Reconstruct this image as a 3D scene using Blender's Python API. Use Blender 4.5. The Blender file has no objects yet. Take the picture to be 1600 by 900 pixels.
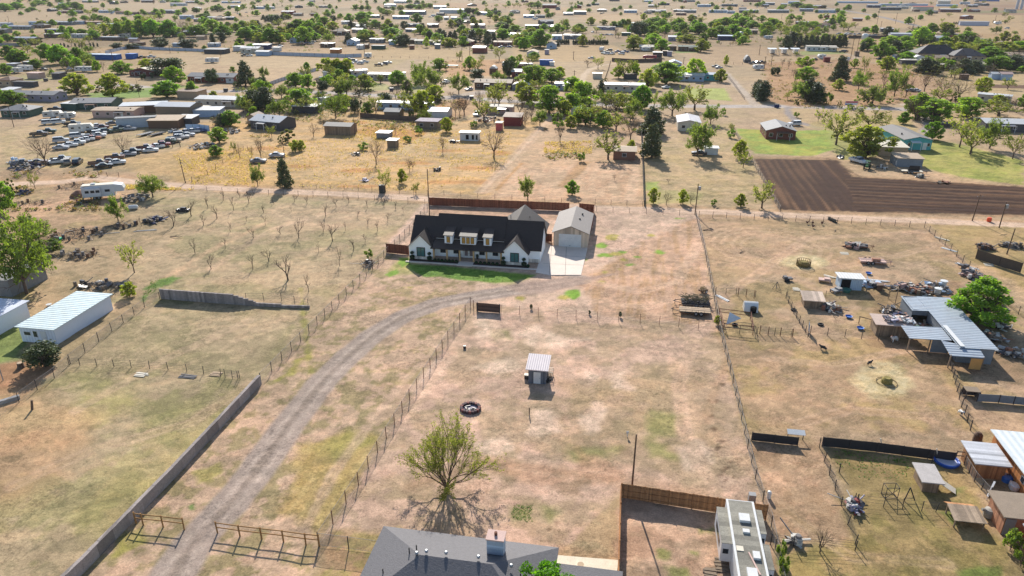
import bpy, math, random
import numpy as np
from mathutils import Vector, Matrix
R = math.radians
SC = bpy.context.scene
COL = SC.collection
# ---------------------------------------------------------------- camera, sky, sun, exposure
F, PITCH, H = 1111.1, R(23.7), 50.0
cam = bpy.data.objects.new('camera', bpy.data.cameras.new('camera'))
COL.objects.link(cam)
cam.location = (0, 0, H)
cam.rotation_euler = (R(90) - PITCH, 0, 0)
cam.data.sensor_width = 36; cam.data.lens = 25
cam.data.clip_end = 20000
SC.camera = cam
SUN_EL, SUN_AZ = 30.5, -4.0          # ahead of the camera, a touch to the left
w = bpy.data.worlds.new("World"); SC.world = w; w.use_nodes = True
nt = w.node_tree
sky = nt.nodes.new('ShaderNodeTexSky'); sky.sky_type = 'NISHITA'; sky.sun_disc = False
sky.sun_elevation = R(SUN_EL); sky.sun_rotation = R(SUN_AZ); sky.dust_density = 1.5; sky.altitude = 1000
bg = nt.nodes['Background']; bg.inputs['Strength'].default_value = 0.125
nt.links.new(sky.outputs[0], bg.inputs[0])
sl = bpy.data.lights.new('sun', 'SUN'); sl.energy = 4.9; sl.angle = R(0.53); sl.color = (1.0, 0.945, 0.86)
so = bpy.data.objects.new('sun', sl); COL.objects.link(so)
sd = Vector((math.sin(R(SUN_AZ)) * math.cos(R(SUN_EL)), math.cos(R(SUN_AZ)) * math.cos(R(SUN_EL)), math.sin(R(SUN_EL))))
so.rotation_euler = sd.to_track_quat('Z', 'Y').to_euler(); so.location = (0, 300, 300)
SC.view_settings.view_transform = 'Standard'; SC.view_settings.look = 'None'
SC.view_settings.exposure = 0.6; SC.view_settings.gamma = 1.0
SC.cycles.max_bounces = 6; SC.cycles.transparent_max_bounces = 12
SC.cycles.use_denoising = True
# ---------------------------------------------------------------- helpers
GRID = R(-9.6)                        # the street grid is turned a little from the view
CP, SP = math.cos(PITCH), math.sin(PITCH)
def G(px, py, z=0.0):                 # the spot on the ground (or at height z) seen there in the photograph
    cx = (px - 800) / F; cy = -(py - 450) / F
    d = Vector((cx, CP + cy * SP, -SP + cy * CP))
    t = (z - H) / d.z
    return Vector((d.x * t, d.y * t, z))
def MPP(px, py):                      # metres per photo pixel at that spot
    g = G(px, py); return (g.y * CP + H * SP) / F
def HT(px, py, pyt):                  # height of an upright thing from its base and top rows
    g = G(px, py); cy = -(pyt - 450) / F
    return H + g.y * (-SP + cy * CP) / (CP + cy * SP)
def lin(c): return tuple(((v / 255) / 12.92 if v / 255 <= .04045 else ((v / 255 + .055) / 1.055) ** 2.4) for v in c[:3])
PAL = dict(white=(208, 207, 203), cream=(206, 196, 176), tan=(178, 154, 126), brown=(112, 84, 64), red=(128, 52, 46), grey=(134, 134, 134),
  dark=(78, 76, 78), blue=(52, 104, 178), pale=(168, 186, 206), green=(66, 92, 80), teal=(84, 170, 172), rust=(142, 96, 74), metal=(186, 190, 194),
  black=(46, 46, 50), pink=(192, 162, 150), orange=(172, 112, 62), navy=(48, 56, 92), wood=(128, 112, 94), brick=(134, 74, 58), lilac=(160, 152, 166), shingle=(120, 116, 112))
def C3(c): return PAL[c] if isinstance(c, str) else c
class MB:
    def __init__(s): s.v = []; s.f = []; s.m = []; s.mi = 0; s.X = None
    def _a(s, vs, fs):
        o = len(s.v)
        for p in vs:
            p = Vector(p)
            s.v.append(tuple(s.X @ p) if s.X is not None else tuple(p))
        for f in fs: s.f.append(tuple(i + o for i in f)); s.m.append(s.mi)
        return s
    def box(s, x0, x1, y0, y1, z0, z1):
        return s._a([(x0,y0,z0),(x1,y0,z0),(x1,y1,z0),(x0,y1,z0),(x0,y0,z1),(x1,y0,z1),(x1,y1,z1),(x0,y1,z1)],
            [(3,2,1,0),(4,5,6,7),(0,1,5,4),(1,2,6,5),(2,3,7,6),(3,0,4,7)])
    def cbox(s, c, sz, rz=0, rx=0, ry=0):
        M = Matrix.Translation(c) @ Matrix.Rotation(rz, 4, 'Z') @ Matrix.Rotation(ry, 4, 'Y') @ Matrix.Rotation(rx, 4, 'X')
        a, b, c2 = sz[0]/2, sz[1]/2, sz[2]/2
        vs = [M @ Vector(p) for p in [(-a,-b,-c2),(a,-b,-c2),(a,b,-c2),(-a,b,-c2),(-a,-b,c2),(a,-b,c2),(a,b,c2),(-a,b,c2)]]
        return s._a(vs, [(3,2,1,0),(4,5,6,7),(0,1,5,4),(1,2,6,5),(2,3,7,6),(3,0,4,7)])
    def poly(s, pts): return s._a(pts, [tuple(range(len(pts)))])
    def slab(s, pts, t):              # a roof or sheet: polygon with thickness t downwards
        n = len(pts); lo = [(p[0], p[1], p[2] - t) for p in pts]
        return s._a(list(pts) + lo, [tuple(range(n)), tuple(range(2*n-1, n-1, -1))] + [(i, i+n, (i+1) % n + n, (i+1) % n) for i in range(n)])
    def prism(s, prof, y0, y1):       # profile in x,z extruded along y
        n = len(prof)
        return s._a([(p[0], y0, p[1]) for p in prof] + [(p[0], y1, p[1]) for p in prof],
            [tuple(range(n)), tuple(range(2*n-1, n-1, -1))] + [(i, i+n, (i+1) % n + n, (i+1) % n) for i in range(n)])
    def tube(s, a, b, r0, r1=None, n=6, cap=True):
        a = Vector(a); b = Vector(b); r1 = r0 if r1 is None else r1
        d = b - a
        if d.length < 1e-6: return s
        d.normalize(); u = d.orthogonal().normalized(); w_ = d.cross(u)
        ring = [u * math.cos(2*math.pi*i/n) + w_ * math.sin(2*math.pi*i/n) for i in range(n)]
        fs = [(i, (i+1) % n, (i+1) % n + n, i + n) for i in range(n)]
        if cap: fs += [tuple(range(n-1, -1, -1)), tuple(range(n, 2*n))]
        return s._a([a + q*r0 for q in ring] + [b + q*r1 for q in ring], fs)
    def path(s, pts, rs, n=5):
        for i in range(len(pts)-1): s.tube(pts[i], pts[i+1], rs[i], rs[i+1], n, cap=(i == len(pts)-2))
        return s
    def lathe(s, prof, n=12, c=(0,0,0)):   # (r, z) profile
        vs = []; fs = []
        for r_, z in prof:
            for i in range(n): vs.append((c[0]+r_*math.cos(2*math.pi*i/n), c[1]+r_*math.sin(2*math.pi*i/n), c[2]+z))
        for k in range(len(prof)-1):
            for i in range(n): fs.append((k*n+i, k*n+(i+1) % n, (k+1)*n+(i+1) % n, (k+1)*n+i))
        fs.append(tuple((len(prof)-1)*n+i for i in range(n))); fs.append(tuple(range(n-1, -1, -1)))
        return s._a(vs, fs)
    def mesh(s, name, mats=(), smooth=False):
        me = bpy.data.meshes.new(name); me.from_pydata(s.v, [], s.f)
        for m in (mats if isinstance(mats, (list, tuple)) else [mats]): me.materials.append(m)
        if any(s.m): me.polygons.foreach_set('material_index', s.m)
        if smooth: me.polygons.foreach_set('use_smooth', [True]*len(s.f))
        me.update(); return me
    def build(s, name, mats, parent=None, smooth=False, loc=None, rz=0):
        return put(name, s.mesh(name, mats, smooth), parent, loc, rz)
def put(name, me, parent=None, loc=None, rz=0, color=None):
    o = bpy.data.objects.new(name, me); COL.objects.link(o)
    if parent is not None: o.parent = parent
    if loc is not None: o.location = loc
    o.rotation_euler.z = rz
    if color is not None: o.color = (*color, 1)
    return o
def tag(o, label, cat, group=None):
    o['label'] = label; o['category'] = cat
    if group: o['group'] = group
    return o
def thing(name, loc, rz=0, label=None, cat=None, group=None):
    o = bpy.data.objects.new(name, None); COL.objects.link(o); o.empty_display_size = .3
    o.location = loc; o.rotation_euler.z = rz
    if label: tag(o, label, cat, group)
    return o
def clone(root, loc, rz=0, sc=None, cols=None):     # copies a thing, its parts and their sub-parts
    def cp(o, par):
        c = o.copy(); COL.objects.link(c); c.parent = par
        if cols:
            k = o.name.split('.')[0]
            if k in cols: c.color = (*cols[k], 1)
        for ch in KIDS.get(o, ()): cp(ch, c)
        return c
    r = cp(root, None); r.location = loc; r.rotation_euler.z = rz
    if sc is not None: r.scale = sc
    return r
KIDS = {}
def kids(root):                       # remembers a prototype's parts so that clone() needs no searching
    for o in [root] + list(root.children_recursive): KIDS[o] = list(o.children)
# labels for the many: "closest ... left of the blue shed"; counted among all look-alikes so that each is one thing
LM, AUTO = [], []
def landmark(phrase, px, py): LM.append((phrase, px, py))
def auto(o, look, cat, px, py, group=None):
    AUTO.append((o, look, cat, px, py)); o['category'] = cat
    if group: o['group'] = group
    return o
ORD = ['closest', 'second-closest', 'third-closest', 'fourth-closest', 'fifth-closest', 'sixth-closest', 'seventh-closest', 'eighth-closest', 'ninth-closest', 'tenth-closest']
def rel(px, py, lx, ly):
    dx, dy = px - lx, (py - ly) * 2.2
    if abs(dx) > abs(dy): return 'left of' if dx < 0 else 'right of'
    return 'behind' if dy < 0 else 'in front of'
def run_labels():
    sect = {}
    for i, (o, look, cat, px, py) in enumerate(AUTO):
        for j, (ph, lx, ly) in enumerate(LM):
            sect.setdefault((look, j, rel(px, py, lx, ly)), []).append((math.hypot(px-lx, (py-ly)*2.2), i))
    rank = {}
    for key, l in sect.items():
        l.sort()
        for k, (d, i) in enumerate(l): rank.setdefault(i, []).append((k, d, key))
    for i, (o, look, cat, px, py) in enumerate(AUTO):
        k, d, key = min(rank[i], key=lambda t: (t[0] * 60 + t[1]))
        w_ = ORD[k] if k < 10 else '%dth-closest' % (k + 1)
        if len(sect[key]) == 1: s = '%s %s %s' % (look, key[2], LM[key[1]][0])
        else: s = '%s %s %s %s' % (w_, look, key[2], LM[key[1]][0])
        o['label'] = s
# ---------------------------------------------------------------- materials
MATS = {}
def mk(key, col=None, rough=.8, var=.18, scale=1.2, metal=0.0, bump=0.0, corr=None, planks=None, objcol=False, spec=.4, coat=0.0, stain=0.0, fine=8.0):
    if key in MATS: return MATS[key]
    m = bpy.data.materials.new(key); m.use_nodes = True; MATS[key] = m
    t = m.node_tree; N = t.nodes; L = t.links
    b = N['Principled BSDF']; b.inputs['Roughness'].default_value = rough; b.inputs['Metallic'].default_value = metal
    b.inputs['Specular IOR Level'].default_value = spec; b.inputs['Coat Weight'].default_value = coat
    tc = N.new('ShaderNodeTexCoord'); oi = N.new('ShaderNodeObjectInfo')
    ad = N.new('ShaderNodeVectorMath'); ad.operation = 'ADD'
    sc_ = N.new('ShaderNodeVectorMath'); sc_.operation = 'SCALE'; sc_.inputs['Scale'].default_value = 37.0
    cx = N.new('ShaderNodeCombineXYZ')
    for k in range(2): L.new(oi.outputs['Random'], cx.inputs[k])
    L.new(cx.outputs[0], sc_.inputs[0]); L.new(tc.outputs['Object'], ad.inputs[0]); L.new(sc_.outputs[0], ad.inputs[1])
    n1 = N.new('ShaderNodeTexNoise'); n1.inputs['Scale'].default_value = scale; n1.inputs['Detail'].default_value = 5; n1.inputs['Roughness'].default_value = .65
    n2 = N.new('ShaderNodeTexNoise'); n2.inputs['Scale'].default_value = fine; n2.inputs['Detail'].default_value = 3
    L.new(ad.outputs[0], n1.inputs['Vector']); L.new(ad.outputs[0], n2.inputs['Vector'])
    ma = N.new('ShaderNodeMath'); ma.operation = 'ADD'; L.new(n1.outputs['Fac'], ma.inputs[0]); L.new(n2.outputs['Fac'], ma.inputs[1])
    mr = N.new('ShaderNodeMapRange'); mr.inputs['From Min'].default_value = .6; mr.inputs['From Max'].default_value = 1.4
    mr.inputs['To Min'].default_value = 1 - var; mr.inputs['To Max'].default_value = 1 + var; L.new(ma.outputs[0], mr.inputs['Value'])
    val = mr.outputs[0]; hgt = n2.outputs['Fac']
    if corr or planks:
        ax, per = corr or planks
        sx = N.new('ShaderNodeSeparateXYZ'); L.new(tc.outputs['Object'], sx.inputs[0])
        d = N.new('ShaderNodeMath'); d.operation = 'DIVIDE'; d.inputs[1].default_value = per; L.new(sx.outputs[ax], d.inputs[0])
        if corr:
            s_ = N.new('ShaderNodeMath'); s_.operation = 'SINE'
            m2 = N.new('ShaderNodeMath'); m2.operation = 'MULTIPLY'; m2.inputs[1].default_value = 2*math.pi
            L.new(d.outputs[0], m2.inputs[0]); L.new(m2.outputs[0], s_.inputs[0]); hgt = s_.outputs[0]
            fl = N.new('ShaderNodeMath'); fl.operation = 'MULTIPLY_ADD'; fl.inputs[1].default_value = .07; fl.inputs[2].default_value = .95; L.new(s_.outputs[0], fl.inputs[0])
            fr = fl
        else:
            fl = N.new('ShaderNodeMath'); fl.operation = 'FLOOR'; L.new(d.outputs[0], fl.inputs[0])
            wn = N.new('ShaderNodeTexWhiteNoise'); wn.noise_dimensions = '1D'; L.new(fl.outputs[0], wn.inputs['W'])
            fr = N.new('ShaderNodeMapRange'); fr.inputs['To Min'].default_value = .68; fr.inputs['To Max'].default_value = 1.25; L.new(wn.outputs['Value'], fr.inputs['Value'])
            hgt = wn.outputs['Value']
        mu = N.new('ShaderNodeMath'); mu.operation = 'MULTIPLY'; L.new(val, mu.inputs[0]); L.new(fr.outputs[0], mu.inputs[1]); val = mu.outputs[0]
    mix = N.new('ShaderNodeVectorMath'); mix.operation = 'SCALE'
    if objcol: L.new(oi.outputs['Color'], mix.inputs[0])
    else: mix.inputs[0].default_value = lin(C3(col))
    L.new(val, mix.inputs['Scale'])
    out = mix.outputs[0]
    if stain:
        n3 = N.new('ShaderNodeTexNoise'); n3.inputs['Scale'].default_value = .55; n3.inputs['Detail'].default_value = 8; n3.inputs['Roughness'].default_value = .75
        L.new(ad.outputs[0], n3.inputs['Vector'])
        r3 = N.new('ShaderNodeMapRange'); r3.inputs['From Min'].default_value = .52; r3.inputs['From Max'].default_value = .68; r3.inputs['To Max'].default_value = stain; L.new(n3.outputs['Fac'], r3.inputs['Value'])
        mx = N.new('ShaderNodeMix'); mx.data_type = 'RGBA'; L.new(r3.outputs[0], mx.inputs['Factor']); L.new(out, mx.inputs['A']); mx.inputs['B'].default_value = (.16, .085, .05, 1)
        out = mx.outputs['Result']
    L.new(out, b.inputs['Base Color'])
    if bump or corr:
        bp = N.new('ShaderNodeBump'); bp.inputs['Strength'].default_value = bump or .6; bp.inputs['Distance'].default_value = .04
        L.new(hgt, bp.inputs['Height']); L.new(bp.outputs[0], b.inputs['Normal'])
    return m
def paint(c, rough=.7, **k): return mk('paint_%s_%s' % (c if isinstance(c, str) else '_'.join(map(str, c)), '_'.join(str(v) for v in k.values())), c, rough, var=.14, **k)
M_GLASS = mk('window_glass', (38, 46, 54), .12, .25, spec=.6)
M_PLAIN = mk('object_paint', None, .7, .16, objcol=True)
M_SHEET = mk('object_sheet', None, .5, .16, objcol=True, corr=(0, .5), bump=.4, stain=.12)
M_ROOF = mk('object_roof', None, .75, .2, objcol=True, bump=.3, stain=.15)
M_CARP = mk('car_paint', None, .35, .12, objcol=True, spec=.5, coat=.25)
M_TYRE = mk('tyre_rubber', (30, 30, 32), .9)
M_STEEL = mk('galvanised_steel', (150, 152, 155), .5, .2, metal=.6)
M_DARKST = mk('dark_steel', (56, 52, 52), .7, .25)
M_RUST = mk('rusty_iron', (104, 66, 50), .9, .35)
M_WOOD = mk('weathered_board', (138, 116, 94), .9, .3, planks=(0, .15), bump=.3)
M_POLE = mk('pole_wood', (92, 74, 60), .9, .3)
M_CONC = mk('concrete', (212, 196, 180), .85, .12, scale=.5)
# ---------------------------------------------------------------- ground: one sheet, its soils and grasses mixed into a colour attribute
rng = np.random.default_rng(7)
_tab = rng.random((512, 512)).astype(np.float32)
def vnoise(x, y, s):
    x = x / s; y = y / s; xi = np.floor(x).astype(np.int64); yi = np.floor(y).astype(np.int64)
    fx = x - xi; fy = y - yi; fx = fx*fx*(3-2*fx); fy = fy*fy*(3-2*fy)
    a = _tab[xi & 511, yi & 511]; b = _tab[(xi+1) & 511, yi & 511]; c = _tab[xi & 511, (yi+1) & 511]; d = _tab[(xi+1) & 511, (yi+1) & 511]
    return (a*(1-fx)+b*fx)*(1-fy) + (c*(1-fx)+d*fx)*fy
def fbm(x, y, s, o=4, k=.55):
    t = 0; a = 1; n = 0
    for i in range(o): t = t + a*vnoise(x+17.3*i, y-9.1*i, s/2**i); n += a; a *= k
    return t/n
def sst(a, b, x): t = np.clip((x-a)/(b-a), 0, 1); return t*t*(3-2*t)
tt = np.arange(-1.30, 1.3001, .0026)
ys = [-400., -120., 0., 24.]
y_ = 32.
while y_ < 9000: ys.append(y_); y_ *= 1.0042 if y_ < 2200 else 1.05
ys = np.array(ys); nx, ny = len(tt), len(ys)
spread = np.maximum(ys, 60.)
spread[:4] = 120
GX = (tt[None, :] * spread[:, None]).ravel(); GY = np.repeat(ys, nx)
GZ = np.zeros_like(GX)
def L3(c): return np.array(lin(c)) / 1.55
col = np.empty((len(GX), 3)); col[:] = L3((196, 172, 138))
nA = fbm(GX, GY, 60); nB = fbm(GX+500, GY-300, 14); nC = fbm(GX-90, GY+40, 3.2, 3); nD = fbm(GX*.35+50, GY*1.6, 6, 3)
def blend(mask, c):
    c = np.array(c) if not isinstance(c, tuple) or max(c) <= 1 else L3(c)
    m = np.clip(mask, 0, 1)[:, None]; col[:] = col*(1-m) + c*m
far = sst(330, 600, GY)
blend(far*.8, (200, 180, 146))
blend(sst(.50, .66, nA)*.6, (176, 158, 120)); blend(sst(.5, .7, nB)*.35, (170, 156, 112)); blend(sst(.52, .7, fbm(GX*.6+70, GY*.8, 35))*.4, (214, 184, 138))
def W(pts): return np.array([G(*p)[:2] for p in pts])
def bbox(P, pad):
    return np.nonzero((GX > P[:, 0].min()-pad) & (GX < P[:, 0].max()+pad) & (GY > P[:, 1].min()-pad) & (GY < P[:, 1].max()+pad))[0]
def segd(idx, P, closed):
    x = GX[idx]; y = GY[idx]; best = np.full(len(idx), 1e9); n = len(P)
    side = np.zeros(len(idx)); inside = np.zeros(len(idx), bool)
    for i in range(n if closed else n-1):
        a = P[i]; b = P[(i+1) % n]; d = b-a; L2 = (d*d).sum()+1e-9
        t = np.clip(((x-a[0])*d[0]+(y-a[1])*d[1])/L2, 0, 1)
        ex = x-a[0]-t*d[0]; ey = y-a[1]-t*d[1]; q = np.hypot(ex, ey)
        sg = np.sign(d[0]*ey-d[1]*ex); side = np.where(q < best, sg*q, side); best = np.minimum(best, q)
        if closed:
            cr = ((a[1] > y) != (b[1] > y)) & (x < (b[0]-a[0])*(y-a[1])/(b[1]-a[1]+1e-12)+a[0]); inside ^= cr
    return best, inside, side
def area(pts, c, k=1.0, soft=1.0, rag=1.5, tex=None, texc=None, texk=.6, world=False):
    P = np.array(pts) if world else W(pts)
    i = bbox(P, soft+rag+2)
    if not len(i): return
    d, ins, _ = segd(i, P, True); d = np.where(ins, d, -d) + (fbm(GX[i]+11, GY[i], max(rag*2, .8), 3)-.5)*2*rag
    m = np.zeros(len(GX)); m[i] = sst(-soft, soft, d)*k
    blend(m, c)
    if texc is not None:
        q = np.zeros(len(GX)); q[i] = m[i]*(sst(.45, .62, tex(GX[i], GY[i])))*texk; blend(q, texc)
    return m
def road(pts, wd, c, k=1.0, soft=.6, rag=.5, ruts=None, world=False, rutc=None):
    P = np.array(pts) if world else W(pts)
    i = bbox(P, wd+soft+4); d, _, sd_ = segd(i, P, False)
    nz = (fbm(GX[i], GY[i], 2.5, 3)-.5)*2*rag
    m = np.zeros(len(GX)); m[i] = sst(wd/2+soft, wd/2-soft, d+nz)*k; blend(m, c)
    if ruts:
        off, rw = ruts; q = np.zeros(len(GX)); q[i] = np.exp(-((np.abs(np.abs(sd_)+nz*.3-off))/rw)**2)*.75*m[i]; blend(q, rutc)
    return m
mot = lambda s, ax=1., ay=1.: (lambda x, y: fbm(x*ax+31, y*ay+7, s, 4, .6))
def rot(x, y): c, s = math.cos(-GRID), math.sin(-GRID); return x*c-y*s, x*s+y*c    # to grid axes (u right, v away)
strk = lambda s, st: (lambda x, y: fbm(rot(x, y)[0]/s*1., rot(x, y)[1]/s/st, 1.0, 4, .6))
q_ = far*sst(.52, .6, fbm(GX+800, GY*.45, 70))
blend(q_*.7, (176, 150, 112)); blend(far*sst(.54, .62, fbm(GX-1300, GY*.4, 45))*.6, (158, 146, 104)); blend(far*sst(.55, .62, fbm(GX+2300, GY*.35, 90))*.6, (214, 180, 128))
# --- far country: fields, lanes
area([(-60,8),(420,2),(420,14),(300,30),(-60,34)], (208,188,152), .8, 8, 10)
area([(-60,36),(150,40),(150,48),(-60,52)], (204,186,146), .7, 4, 6)
area([(410,4),(1600,4),(1600,-6),(410,-6)], (190,170,134), .7, 10, 14)
area([(560,6),(830,4),(830,14),(560,12)], (196,160,120), .7, 10, 10)
area([(730,26),(810,24),(810,38),(730,40)], (216,184,136), .8, 4, 5)
area([(940,24),(1600,20),(1600,58),(1470,46),(1200,34),(940,32)], (216,190,146), .85, 4, 8)
area([(1500,8),(1700,6),(1700,26),(1500,22)], (164,132,108), .7, 8, 10)
area([(1500,17),(1620,16),(1620,20),(1500,21)], (152,156,104), .7, 5, 6)
area([(1340,2),(1640,2),(1640,9),(1340,9)], (176,148,118), .5, 10, 12)
road([(1290,12),(1330,18),(1380,27),(1440,42),(1530,60),(1640,74)], 9, (178,176,178), .95, 1.5, .6)
road([(1240,4),(1400,10),(1600,12)], 8, (182,184,190), .8, 2, 1)
area([(240,84),(410,78),(470,92),(400,128),(300,112),(225,100)], (204,182,142), .9, 3, 3)
area([(400,88),(560,92),(480,108),(410,134),(395,122)], (210,186,144), .95, 2, 3)
area([(566,76),(745,78),(745,94),(570,92)], (208,182,132), .9, 2, 2)
area([(570,94),(640,92),(610,106),(575,112)], (190,172,120), .8, 3, 3)
area([(690,94),(800,92),(810,118),(690,122)], (214,176,124), .8, 3, 4)
area([(800,72),(955,70),(1000,92),(940,96),(800,98)], (210,182,132), .85, 3, 4)
area([(850,98),(952,96),(945,130),(880,140),(850,120)], (196,174,136), .9, 2, 3)
area([(1080,72),(1180,70),(1310,108),(1200,106),(1080,96)], (198,172,134), .9, 2, 3)
road([(800,98),(880,100),(960,98),(1000,86),(1080,84)], 6, (214,186,140), .7, 2, 2)
road([(908,132),(912,118),(922,108),(940,102),(970,98)], 3.4, (222,202,172), .85, .8, .6)
# the paved cross street
STREET = [(-120,150),(60,150),(100,141),(190,132),(260,142),(330,143),(420,141),(520,145),(610,150),(700,152),(800,158),(900,162),(1000,165),(1120,166),(1240,166),(1340,169),(1430,171)]
area([(-40,140),(180,126),(400,136),(800,150),(1300,162),(1440,160),(1440,180),(1300,176),(800,168),(400,150),(180,146),(-40,160)], (190,170,130), .5, 1.5, 2)
road(STREET, 8.0, (196,190,182), .95, .6, .4)
road([(1430,171),(1385,150),(1352,138),(1310,112),(1290,100),(1340,90),(1310,80)], 4, (204,190,168), .85, .8, .6)
road([(1430,171),(1446,184),(1452,198),(1440,208)], 3.6, (176,170,164), .9, .5, .3)
road([(1232,168),(1232,178),(1245,190),(1275,199),(1290,200)], 3.2, (160,154,150), .9, .5, .3)
area([(1232,170),(1400,172),(1440,186),(1400,196),(1300,198),(1250,190)], (198,174,130), .8, 1, 1)
road([(1182,166),(1168,150),(1150,132),(1132,112)], 4, (198,186,168), .9, .8, .6)
road([(700,153),(735,147),(770,142)], 9, (196,186,174), .7, 1, .8)
road([(60,150),(-30,146)], 8, (192,186,178), .9, .8, .5)
area([(112,160),(185,140),(300,133),(255,146),(185,152),(160,168)], (150,170,92), .9, 1, 1.2)
area([(130,146),(240,140),(236,152),(150,156)], (132,166,80), .8, 1, 1)
area([(90,160),(186,172),(192,182),(110,176)], (172,160,112), .6, 1, 2)
area([(4,124),(50,112),(110,108),(120,118),(40,130)], (160,170,104), .6, 1, 2)
area([(572,128),(600,130),(620,140),(560,142)], (172,180,108), .7, 1, 1.5)
area([(640,132),(672,130),(668,146),(640,146)], (172,180,108), .6, 1, 1.5)
area([(1068,138),(1132,138),(1144,158),(1072,152)], (176,190,100), .9, .8, .8)
area([(1250,80),(1320,79),(1322,84),(1252,86)], (160,180,100), .8, 1, 1)
area([(1055,79),(1090,78),(1092,82),(1056,83)], (150,180,90), .8, 1, 1)
for P_, c, k in [([(1190,98),(1330,92),(1430,112),(1440,160),(1350,165),(1250,168),(1200,160)], (190,148,102), .75), ([(1330,120),(1520,118),(1560,165),(1440,168)], (184,148,108), .6), ([(540,170),(700,160),(720,186),(560,192)], (178,142,102), .6), ([(640,186),(700,160),(745,150),(760,165),(700,200)], (196,154,104), .5), ([(860,170),(1000,175),(1000,215),(870,200)], (190,154,118), .6), ([(690,96),(800,94),(800,118),(700,118)], (204,156,106), .6), ([(0,56),(200,50),(420,60),(400,70),(100,72)], (172,146,112), .5), ([(420,44),(800,44),(800,72),(420,76)], (176,150,118), .55), ([(1000,40),(1330,36),(1330,70),(1000,76)], (174,152,116), .5), ([(1400,70),(1600,78),(1600,118),(1420,112)], (158,140,104), .6), ([(300,100),(480,108),(420,140),(300,132)], (196,166,128), .4), ([(0,84),(150,84),(180,112),(0,120)], (176,154,114), .5)]:
    area(P_, c, k, 3, 5, mot(5), tuple(int(v*.86) for v in c), .5)
# lots south of the street
area([(320,190),(560,170),(700,190),(860,180),(800,250),(770,305),(670,300),(440,292),(280,284),(280,240)], (206,176,126), .95, 2, 3, mot(6,.5,1.4), (220,182,118), .8)
m_ = area([(320,190),(560,170),(700,190),(860,180),(800,250),(770,305),(670,300),(440,292),(280,284),(280,240)], (206,176,126), .0, 2, 3, mot(3,.6,1.5), (210,168,106), .7)
area([(282,238),(395,232),(398,290),(290,286)], (212,176,112), .6, 3, 6, mot(4,.6,1.3), (206,158,88), .8)
area([(205,250),(330,225),(420,240),(420,292),(300,286),(210,276)], (212,176,112), .55, 4, 7, mot(5), (214,184,130), .6)
for (x, y, a, b) in [(560,266,26,4),(600,205,50,8),(640,212,40,9),(700,190,14,4),(745,262,40,4),(700,285,40,4),(650,255,40,3),(560,291,40,3),(700,236,30,3),(785,240,16,4),(760,285,22,4),(540,192,40,4),(420,232,30,3),(470,260,24,3),(690,170,8,12),(720,160,12,8),(880,229,40,5),(905,225,20,4),(600,250,14,3),(860,280,10,4)]:
    area([(x-a,y),(x-a*.5,y-b),(x+a*.5,y-b*.8),(x+a,y),(x+a*.4,y+b*.7),(x-a*.5,y+b*.8)], (208,154,92), .85, 1.2, 1.6)
area([(820,245),(890,238),(990,250),(1003,320),(760,318),(790,270)], (218,186,150), .95, 2, 2, strk(1.2, 6), (206,166,128), .5)
area([(856,185),(880,182),(990,215),(1000,250),(860,262),(800,262),(780,300),(752,300)], (214,182,142), .75, 2, 2)
road([(752,300),(800,250),(858,186),(866,176)], 3.2, (224,196,162), .9, .6, .4, (1.0,.35), False, (200,166,126))
road([(776,296),(815,255)], 1.2, (204,160,104), .8, .4, .4)
road([(880,290),(914,254)], 3, (190,152,104), .8, .8, .8)
road([(985,312),(997,246),(1000,200)], 2.6, (222,192,158), .8, .6, .5)
road([(620,240),(690,200),(745,178),(760,165)], 3.4, (206,182,130), .8, .8, .8, (.9,.4), False, (220,196,150))
area([(1006,230),(1140,190),(1216,318),(1006,320)], (196,174,132), .9, 1, 1.5, mot(5), (180,164,112), .6)
area([(1010,284),(1030,284),(1030,296),(1008,298)], (150,176,84), .8, .6, 1); area([(1010,296),(1096,300),(1090,318),(1010,318)], (172,176,104), .5, 1, 1.5)
area([(0,200),(280,170),(300,190),(280,228),(80,270),(0,260)], (198,176,136), .9, 2, 3, mot(8), (178,166,112), .5)
area([(0,262),(140,266),(215,272),(210,288),(0,290)], (186,158,124), .8, 2, 3)
area([(130,228),(210,236),(170,262),(60,262)], (190,174,116), .5, 2, 3)
# plough land, lawns by the teal house
FIELD = [(1180,248),(1312,250),(1332,276),(1600,292),(1700,296),(1700,338),(1600,336),(1220,328)]
area([(1176,244),(1318,246),(1338,272),(1700,290),(1700,342),(1214,332)], (176,148,112), .9, .6, .6)
area(FIELD, (74,52,37), 1.0, .6, 1.0)
PF = W(FIELD); iF = bbox(PF, 1); dF, inF, _ = segd(iF, PF, True); iF = iF[inF]
uF, vF = rot(GX[iF], GY[iF])
PL = W([(1176,240),(1312,250),(1338,330),(1216,330)]); _, inL, _ = segd(iF, PL, True)
fz = np.where(inL, np.sin(uF*2*math.pi/2.2 + vnoise(uF, vF, 9)*1.5), np.sin(vF*2*math.pi/3.1 + vnoise(uF, vF, 12)*1.5)); vv_ = np.where(inL, vnoise(uF, vF*.05, 1.3), vnoise(uF*.05, vF, 1.1))
fm = np.clip(.5 + .35*fz + (vv_-.5)*1.6, 0, 1); q = np.zeros(len(GX)); q[iF] = sst(.45, 1.0, fm)*np.where(inL, .85, .6)*(.4+.9*vnoise(uF, vF, 22)); blend(q, (134,102,74))
q[:] = 0; q[iF] = sst(.5, .1, fm)*.75; blend(q, (76,54,44))
GZ[iF] += .07*fz
area([(1148,200),(1200,204),(1300,203),(1310,232),(1270,244),(1180,240)], (152,178,76), .95, .8, 1, mot(4), (178,178,84), .8)
area([(1290,196),(1400,214),(1380,242),(1318,250),(1300,232)], (168,174,96), .8, 1, 1.5)
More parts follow.
